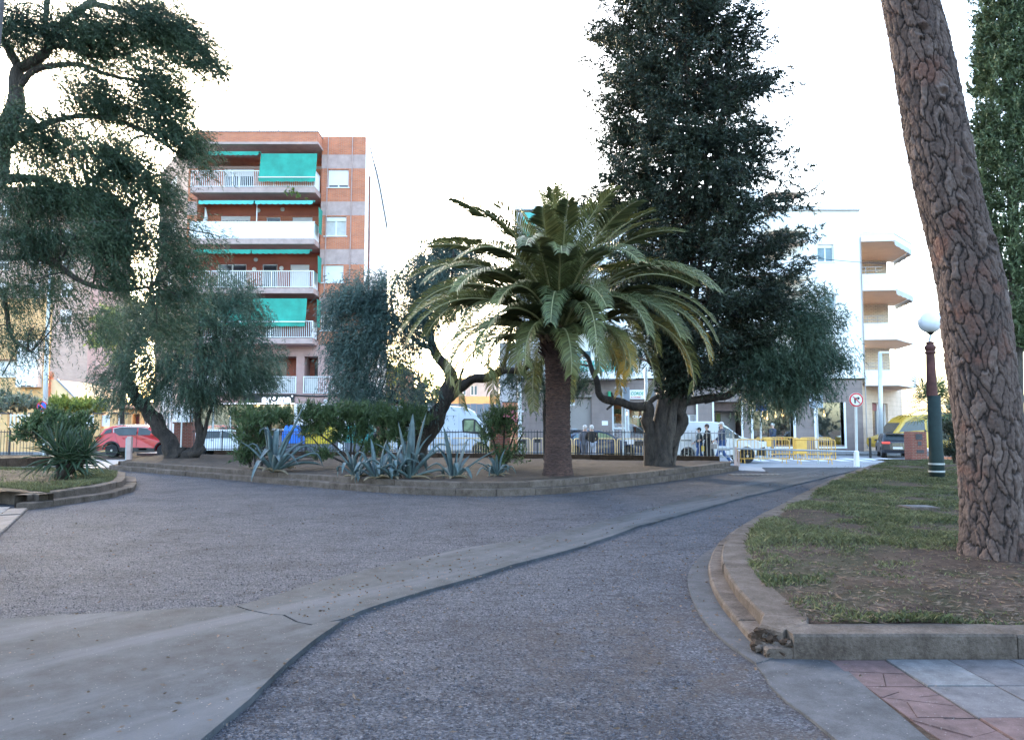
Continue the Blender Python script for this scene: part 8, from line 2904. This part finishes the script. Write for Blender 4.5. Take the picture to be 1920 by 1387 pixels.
boxp(kv, 'bumper', 'black', 1.98, 2.15, -0.84, 0.84, 0.32, 0.66, 0.03)
for s in (-1, 1):
    boxp(kv, 'mirror', 'black', 0.72, 0.9, s * 0.86, s * 1.02, 1.10, 1.28, 0.03)
    boxp(kv, 'headlight', 'lens', 1.78, 2.06, s * 0.60, s * 0.83, 0.74, 0.92, 0.03)
    boxp(kv, 'door_handle', 'black', 0.06, 0.22, s * 0.865, s * 0.88, 0.96, 1.0)
    boxp(kv, 'side_rail', 'black', -1.62, -1.15, s * 0.862, s * 0.875, 0.98, 1.02)
    mb = MB(); mb.box(-0.02, -0.005, s * 0.862 - .004, s * .862 + .004, 0.4, 1.4); mb.build('door_seam', M['metal'], kv)

# black hatchback seen from behind
out_b = [(-1.95, 0.30)] + arch(-1.2, 0.36, 0.33) + arch(1.22, 0.36, 0.33) + [(1.92, 0.34), (2.0, 0.55), (1.92, 0.78), (1.60, 0.90), (1.05, 0.98), (0.35, 1.40), (0.0, 1.48), (-1.2, 1.49), (-1.62, 1.42), (-1.90, 1.02), (-2.0, 0.92), (-2.02, 0.5)]
Yh_ = 39.5
p = P(1681, 845, Yh_)
hb, hh_, _ = vehicle('black_hatchback', 'black hatchback with glowing tail lamps seen from behind near the brick pillar', 'car', (p.x + 0.7, Yh_ + 1.7, 0.006), R(70), 1.74, out_b, 0.92, 0.24, 'carblack', (-1.2, 1.22), 0.31,
    [('side_window', [(-1.35, 1.02), (-0.12, 1.02), (-0.12, 1.38), (-0.9, 1.40), (-1.25, 1.34)], 'carpane'), ('side_window', [(-0.04, 1.02), (0.88, 1.02), (0.32, 1.33), (-0.04, 1.38)], 'carpane')])
hb.scale = (0.85, 0.85, 0.85)
cross_pane(hb, hh_, (-1.90, 1.05), (-1.66, 1.40), 'carpane', 'rear_window')
boxp(hb, 'number_plate', 'white', -2.05, -2.02, -0.26, 0.26, 0.55, 0.67, 0.0)
boxp(hb, 'spoiler', 'carblack', -1.85, -1.6, -0.58, 0.58, 1.45, 1.50, 0.01)
for s in (-1, 1):
    boxp(hb, 'tail_light', 'taillight', -2.05, -1.84, s * 0.42, s * 0.84, 0.88, 0.97, 0.02)
    boxp(hb, 'mirror', 'carblack', 0.62, 0.8, s * 0.87, s * 1.02, 0.98, 1.09, 0.03)

# yellow van beyond
Yy = 44.0
p = P(1742, 820, Yy)
yv, hy, _ = vehicle('yellow_van', 'yellow van roof and windows showing above the brick pillar behind the lamp post', 'van', (P(1750, 820, Yy).x, Yy + 1, 0.006), R(180), 1.9, [(x, z * (1.0 if z < 1.2 else 0.86)) for x, z in out_van], 1.1, 0.12, 'caryellow', (-1.95, 1.85), 0.36,
    [('side_window', [(-2.4, 1.42), (-1.2, 1.42), (-1.2, 1.98), (-2.35, 1.98)], 'carpane'), ('side_window', [(-1.05, 1.42), (0.25, 1.42), (0.25, 1.98), (-1.05, 1.98)], 'greenpane'), ('side_window', [(0.4, 1.42), (1.9, 1.30), (1.45, 1.85), (0.4, 1.98)], 'carpane')])
cross_pane(yv, hy, (2.25, 1.22), (1.74, 1.82), 'carpane', 'windscreen')


# ============================================================ PEOPLE
def skinmesh(name, nodes, edges, mat, parent, sub=2):
    me = bpy.data.meshes.new(name)
    me.from_pydata([n[0] for n in nodes], edges, [])
    o = bpy.data.objects.new(name, me); col.objects.link(o); o.parent = parent
    OFF[o.name] = Vector((0, 0, 0))
    sk = o.modifiers.new('skin', 'SKIN'); sk.use_smooth_shade = True
    if not me.skin_vertices: me.skin_vertices.new() if hasattr(me.skin_vertices, 'new') else None
    if me.skin_vertices:
        for v, n in zip(me.skin_vertices[0].data, nodes):
            r = n[1]
            v.radius = (r, r) if not hasattr(r, '__len__') else r
        me.skin_vertices[0].data[0].use_root = True
    sb = o.modifiers.new('sub', 'SUBSURF'); sb.levels = sub; sb.render_levels = sub
    me.materials.append(mat)
    return o


def person(label, loc, rz, h=1.75, jacket='jacketblue', trousers='jeans', hair='hairwhite', stride=0.25, lean=0.0, coat=False, arm=(0.15, -0.1), cap=False, fore=0.35):
    t = thing('person', label, 'person', loc, rz, world=False)
    s = h / 1.75
    S = lambda *p: tuple(c * s for c in p)
    ln = lean
    hipL, hipR = (0, 0.09, 0.92), (0, -0.09, 0.92)
    kL = (stride * 0.6 + 0.02, 0.095, 0.50); kR = (-stride * 0.35 + 0.02, -0.095, 0.49)
    aL = (stride * 1.15, 0.10, 0.085); aR = (-stride * 1.35, -0.10, 0.10 + abs(stride) * 0.1)
    tL = (stride * 1.15 + 0.16, 0.11, 0.03); tR = (-stride * 1.35 + 0.14, -0.11, 0.035)
    chest = (ln * 0.5, 0, 1.26); neck = (ln * 0.85, 0, 1.47); head = (ln + 0.015, 0, 1.60)
    shL = (ln * 0.8, 0.17, 1.41); shR = (ln * 0.8, -0.17, 1.41)
    elL = (ln * 0.6 + arm[0], 0.24, 1.14); elR = (ln * 0.6 + arm[1], -0.24, 1.14)
    haL = (elL[0] + fore * 0.55, 0.20, 0.92 + fore * 0.25); haR = (elR[0] + fore * 0.55, -0.20, 0.92 + fore * 0.25)
    nodes = [(S(0, 0, 0.95), 0.13 * s), (S(*chest), 0.135 * s), (S(*neck), 0.055 * s), (S(ln + 0.01, 0, 1.53), 0.055 * s),
             (S(*hipL), 0.085 * s), (S(*kL), 0.055 * s), (S(*aL), 0.04 * s), (S(*tL), 0.035 * s),
             (S(*hipR), 0.085 * s), (S(*kR), 0.055 * s), (S(*aR), 0.04 * s), (S(*tR), 0.035 * s),
             (S(*shL), 0.06 * s), (S(*elL), 0.042 * s), (S(*haL), 0.028 * s), (S(*shR), 0.06 * s), (S(*elR), 0.042 * s), (S(*haR), 0.028 * s),
             (S(ln + 0.02, 0, 1.63), 0.088 * s), (S(ln + 0.01, 0, 1.70), 0.075 * s)]
    edges = [(0, 1), (1, 2), (2, 3), (3, 18), (18, 19), (0, 4), (4, 5), (5, 6), (6, 7), (0, 8), (8, 9), (9, 10), (10, 11), (2, 12), (12, 13), (13, 14), (2, 15), (15, 16), (16, 17)]
    body = skinmesh('body', nodes, edges, M['skin'], t)
    # face and ears
    hx, hz = (ln + 0.02) * s, 1.64 * s
    mb = MB(); mb.ball((hx + 0.10 * s, 0, hz - 0.005), (0.022 * s, 0.014 * s, 0.024 * s), 8, 6)
    for q in (-1, 1): mb.ball((hx, q * 0.088 * s, hz), (0.02 * s, 0.012 * s, 0.03 * s), 8, 6)
    mb.build('nose_and_ears', M['skin'], t, smooth=True)
    for q in (-1, 1):
        mb = MB(); mb.ball((hx + 0.085 * s, q * 0.033 * s, hz + 0.02 * s), (0.010 * s, 0.012 * s, 0.008 * s), 6, 5); mb.build('eye', M['hairbrown'], t)
    mb = MB(); mb.ball((hx + 0.082 * s, 0, hz - 0.05 * s), (0.012 * s, 0.026 * s, 0.006 * s), 6, 5); mb.build('mouth', M['winered'], t)
    # hair or cap
    mb = MB(); mb.ball((hx - 0.02 * s, 0, hz + 0.045 * s), (0.105 * s, 0.098 * s, 0.085 * s), 12, 8)
    mb.ball((hx - 0.045 * s, 0, hz - 0.0 * s), (0.075 * s, 0.094 * s, 0.08 * s), 12, 8)
    mb.v = [tuple(Vector(v) + Vector((0, 0, 1)) * 0.012 * noise.noise(Vector(v) * 30)) for v in mb.v]
    mb.build('cap' if cap else 'hair', M['coatblack'] if cap else M[hair], t, smooth=True)
    if cap:
        mb = MB(); mb.ball((hx + 0.11 * s, 0, hz + 0.055 * s), (0.06 * s, 0.07 * s, 0.012 * s), 10, 5); mb.build('cap_peak', M['coatblack'], t, smooth=True)
    # clothes
    g_ = 0.022 * s
    J = [(S(0, 0, 0.88), 0.165 * s), (S(ln * 0.2, 0, 1.05), 0.155 * s), (S(*chest), (0.175 * s, 0.165 * s)), (S(ln * .8, 0, 1.42), 0.10 * s), (S(*shL), 0.085 * s), (S(*elL), 0.065 * s), (S(*(Vector(haL) * 0.88 + Vector(elL) * 0.12)), 0.048 * s), (S(*shR), 0.085 * s), (S(*elR), 0.065 * s), (S(*(Vector(haR) * 0.88 + Vector(elR) * 0.12)), 0.048 * s), (S(ln * .88, 0, 1.49), 0.07 * s)]
    E = [(0, 1), (1, 2), (2, 3), (3, 4), (4, 5), (5, 6), (3, 7), (7, 8), (8, 9), (3, 10)]
    skinmesh('jacket', J, E, M[jacket], t)
    if coat:
        mb = MB(); mb.lathe(S(0, 0, 0), [(0.27 * s, 0.16 * s), (0.235 * s, 0.5 * s), (0.20 * s, 0.85 * s), (0.17 * s, 1.0 * s)], 14)
        mb.v = [(v[0] * (1 + stride * 0.6) + 0.01, v[1] * 0.78, v[2]) for v in mb.v]
        mb.build('coat_skirt', M[jacket], t, smooth=True)
    TR = [(S(0, 0, 0.97), 0.15 * s), (S(*hipL), 0.105 * s), (S(*kL), 0.078 * s), (S(*(Vector(aL) + Vector((0, 0, .03)))), 0.062 * s), (S(*hipR), 0.105 * s), (S(*kR), 0.078 * s), (S(*(Vector(aR) + Vector((0, 0, .03)))), 0.062 * s)]
    skinmesh('trousers', TR, [(0, 1), (1, 2), (2, 3), (0, 4), (4, 5), (5, 6)], M[trousers], t)
    for a_, b_ in ((aL, tL), (aR, tR)):
        mb = MB(); c_ = (Vector(a_) + Vector(b_)) / 2 * s
        mb.ball((c_.x, c_.y, max(0.045 * s, c_.z - 0.01)), (0.145 * s, 0.052 * s, 0.046 * s), 10, 6); mb.build('shoe', M['shoe'], t, smooth=True)
    for hnd, el in ((haL, elL), (haR, elR)):
        hv_ = Vector(hnd) * s; d = (Vector(hnd) - Vector(el)).normalized()
        mb = MB(); c_ = hv_ + d * 0.04 * s
        mb.ball(c_, (0.045 * s, 0.022 * s, 0.04 * s), 8, 6)
        sd_ = Vector((0, 0, 1)).cross(d); sd_ = sd_.normalized() if sd_.length > 0.1 else Vector((0, 1, 0))
        up = d.cross(Vector((0, 1, 0))).normalized()
        for k_ in range(4):
            o_ = up * (k_ - 1.5) * 0.018 * s
            l_ = (0.065, 0.075, 0.07, 0.055)[k_] * s
            mb.tube([c_ + d * 0.02 * s + o_, c_ + d * (0.02 * s + l_ * 0.6) + o_, c_ + d * (0.02 * s + l_ * 0.85) + o_ + Vector((0, 0, -0.012))], 0.0085 * s, 5)
        mb.tube([c_ - d * 0.01 + up * 0.03 * s, c_ + d * 0.03 * s + up * 0.055 * s], 0.0095 * s, 5)
        mb.build('hand', M['skin'], t, smooth=True)
    return t, s


Yp_ = 31.9
def gp(px, Y): 
    v = P(px, 850, Y); return (v.x, Y, 0.012)


person('white haired man in dark blue jacket and jeans striding left past the small van', gp(1354, 32.6), R(180), 1.78, 'jacketblue', 'jeans', 'hairwhite', 0.27, 0.0)
pc_, s_ = person('person in long black coat walking between the capped walker and white haired man', gp(1329, 33.6), R(180), 1.70, 'coatblack', 'coatblack', 'hairbrown', 0.08, 0.06, True, arm=(0.12, 0.1), fore=0.5)
p = Vector(gp(1339, 33.2))
bg = thing('handbag', 'pale brown handbag held by the person in the long black coat', 'bag', (p.x, p.y, 0.66))
mb = MB(); mb.box(p.x - .14, p.x + .14, p.y - .06, p.y + .06, 0.66, 0.88); mb.build('body', M['shutterbeige'], bg, bevel=0.05)
mb = MB(); mb.tube(curve_pts([Vector((p.x - .1, p.y, .87)), Vector((p.x - .06, p.y, 1.02)), Vector((p.x + .06, p.y, 1.02)), Vector((p.x + .1, p.y, .87))], 1), 0.012, 5); mb.build('handle', M['shutterbeige'], bg)
person('shorter walker in dark cap, dark jacket and jeans at the left of the walking group', gp(1312, 33.8), R(180), 1.55, 'jacketgreen', 'jeans', 'hairbrown', 0.2, 0.0, cap=True)
p = Vector(gp(1318, 33.5))
bg = thing('yellow_bag', 'small bright yellow bag held behind the capped walker', 'bag', (p.x, p.y, 0.55))
mb = MB(); mb.box(p.x - .06, p.x + .06, p.y - .04, p.y + .04, 0.55, 0.78); mb.build('body', M['yellowbin'], bg, bevel=0.02)
mb = MB(); mb.tube([(p.x - .04, p.y, .77), (p.x, p.y, .86), (p.x + .04, p.y, .77)], 0.008, 5); mb.build('handle', M['yellowbin'], bg)
v = P(1450, 850, 41.5)
person('man in dark jacket standing in front of the large restaurant window', (v.x, 41.5, 0.006), R(200), 1.78, 'jacketblue', 'jacketgrey', 'hairwhite', 0.12, 0.0)
v = P(1097, 850, 33.6)
person('elderly person in grey jacket with pale hair, left of the pair behind the railing', (v.x, 33.6, 0.006), R(75), 1.66, 'jacketgrey', 'jacketgrey', 'hairwhite', 0.04, 0.03)
v = P(1110, 850, 33.4)
person('elderly person in black jacket and pale trousers, right of the pair behind the railing', (v.x, 33.4, 0.006), R(100), 1.66, 'coatblack', 'paletrousers', 'hairwhite', 0.05, 0.02)
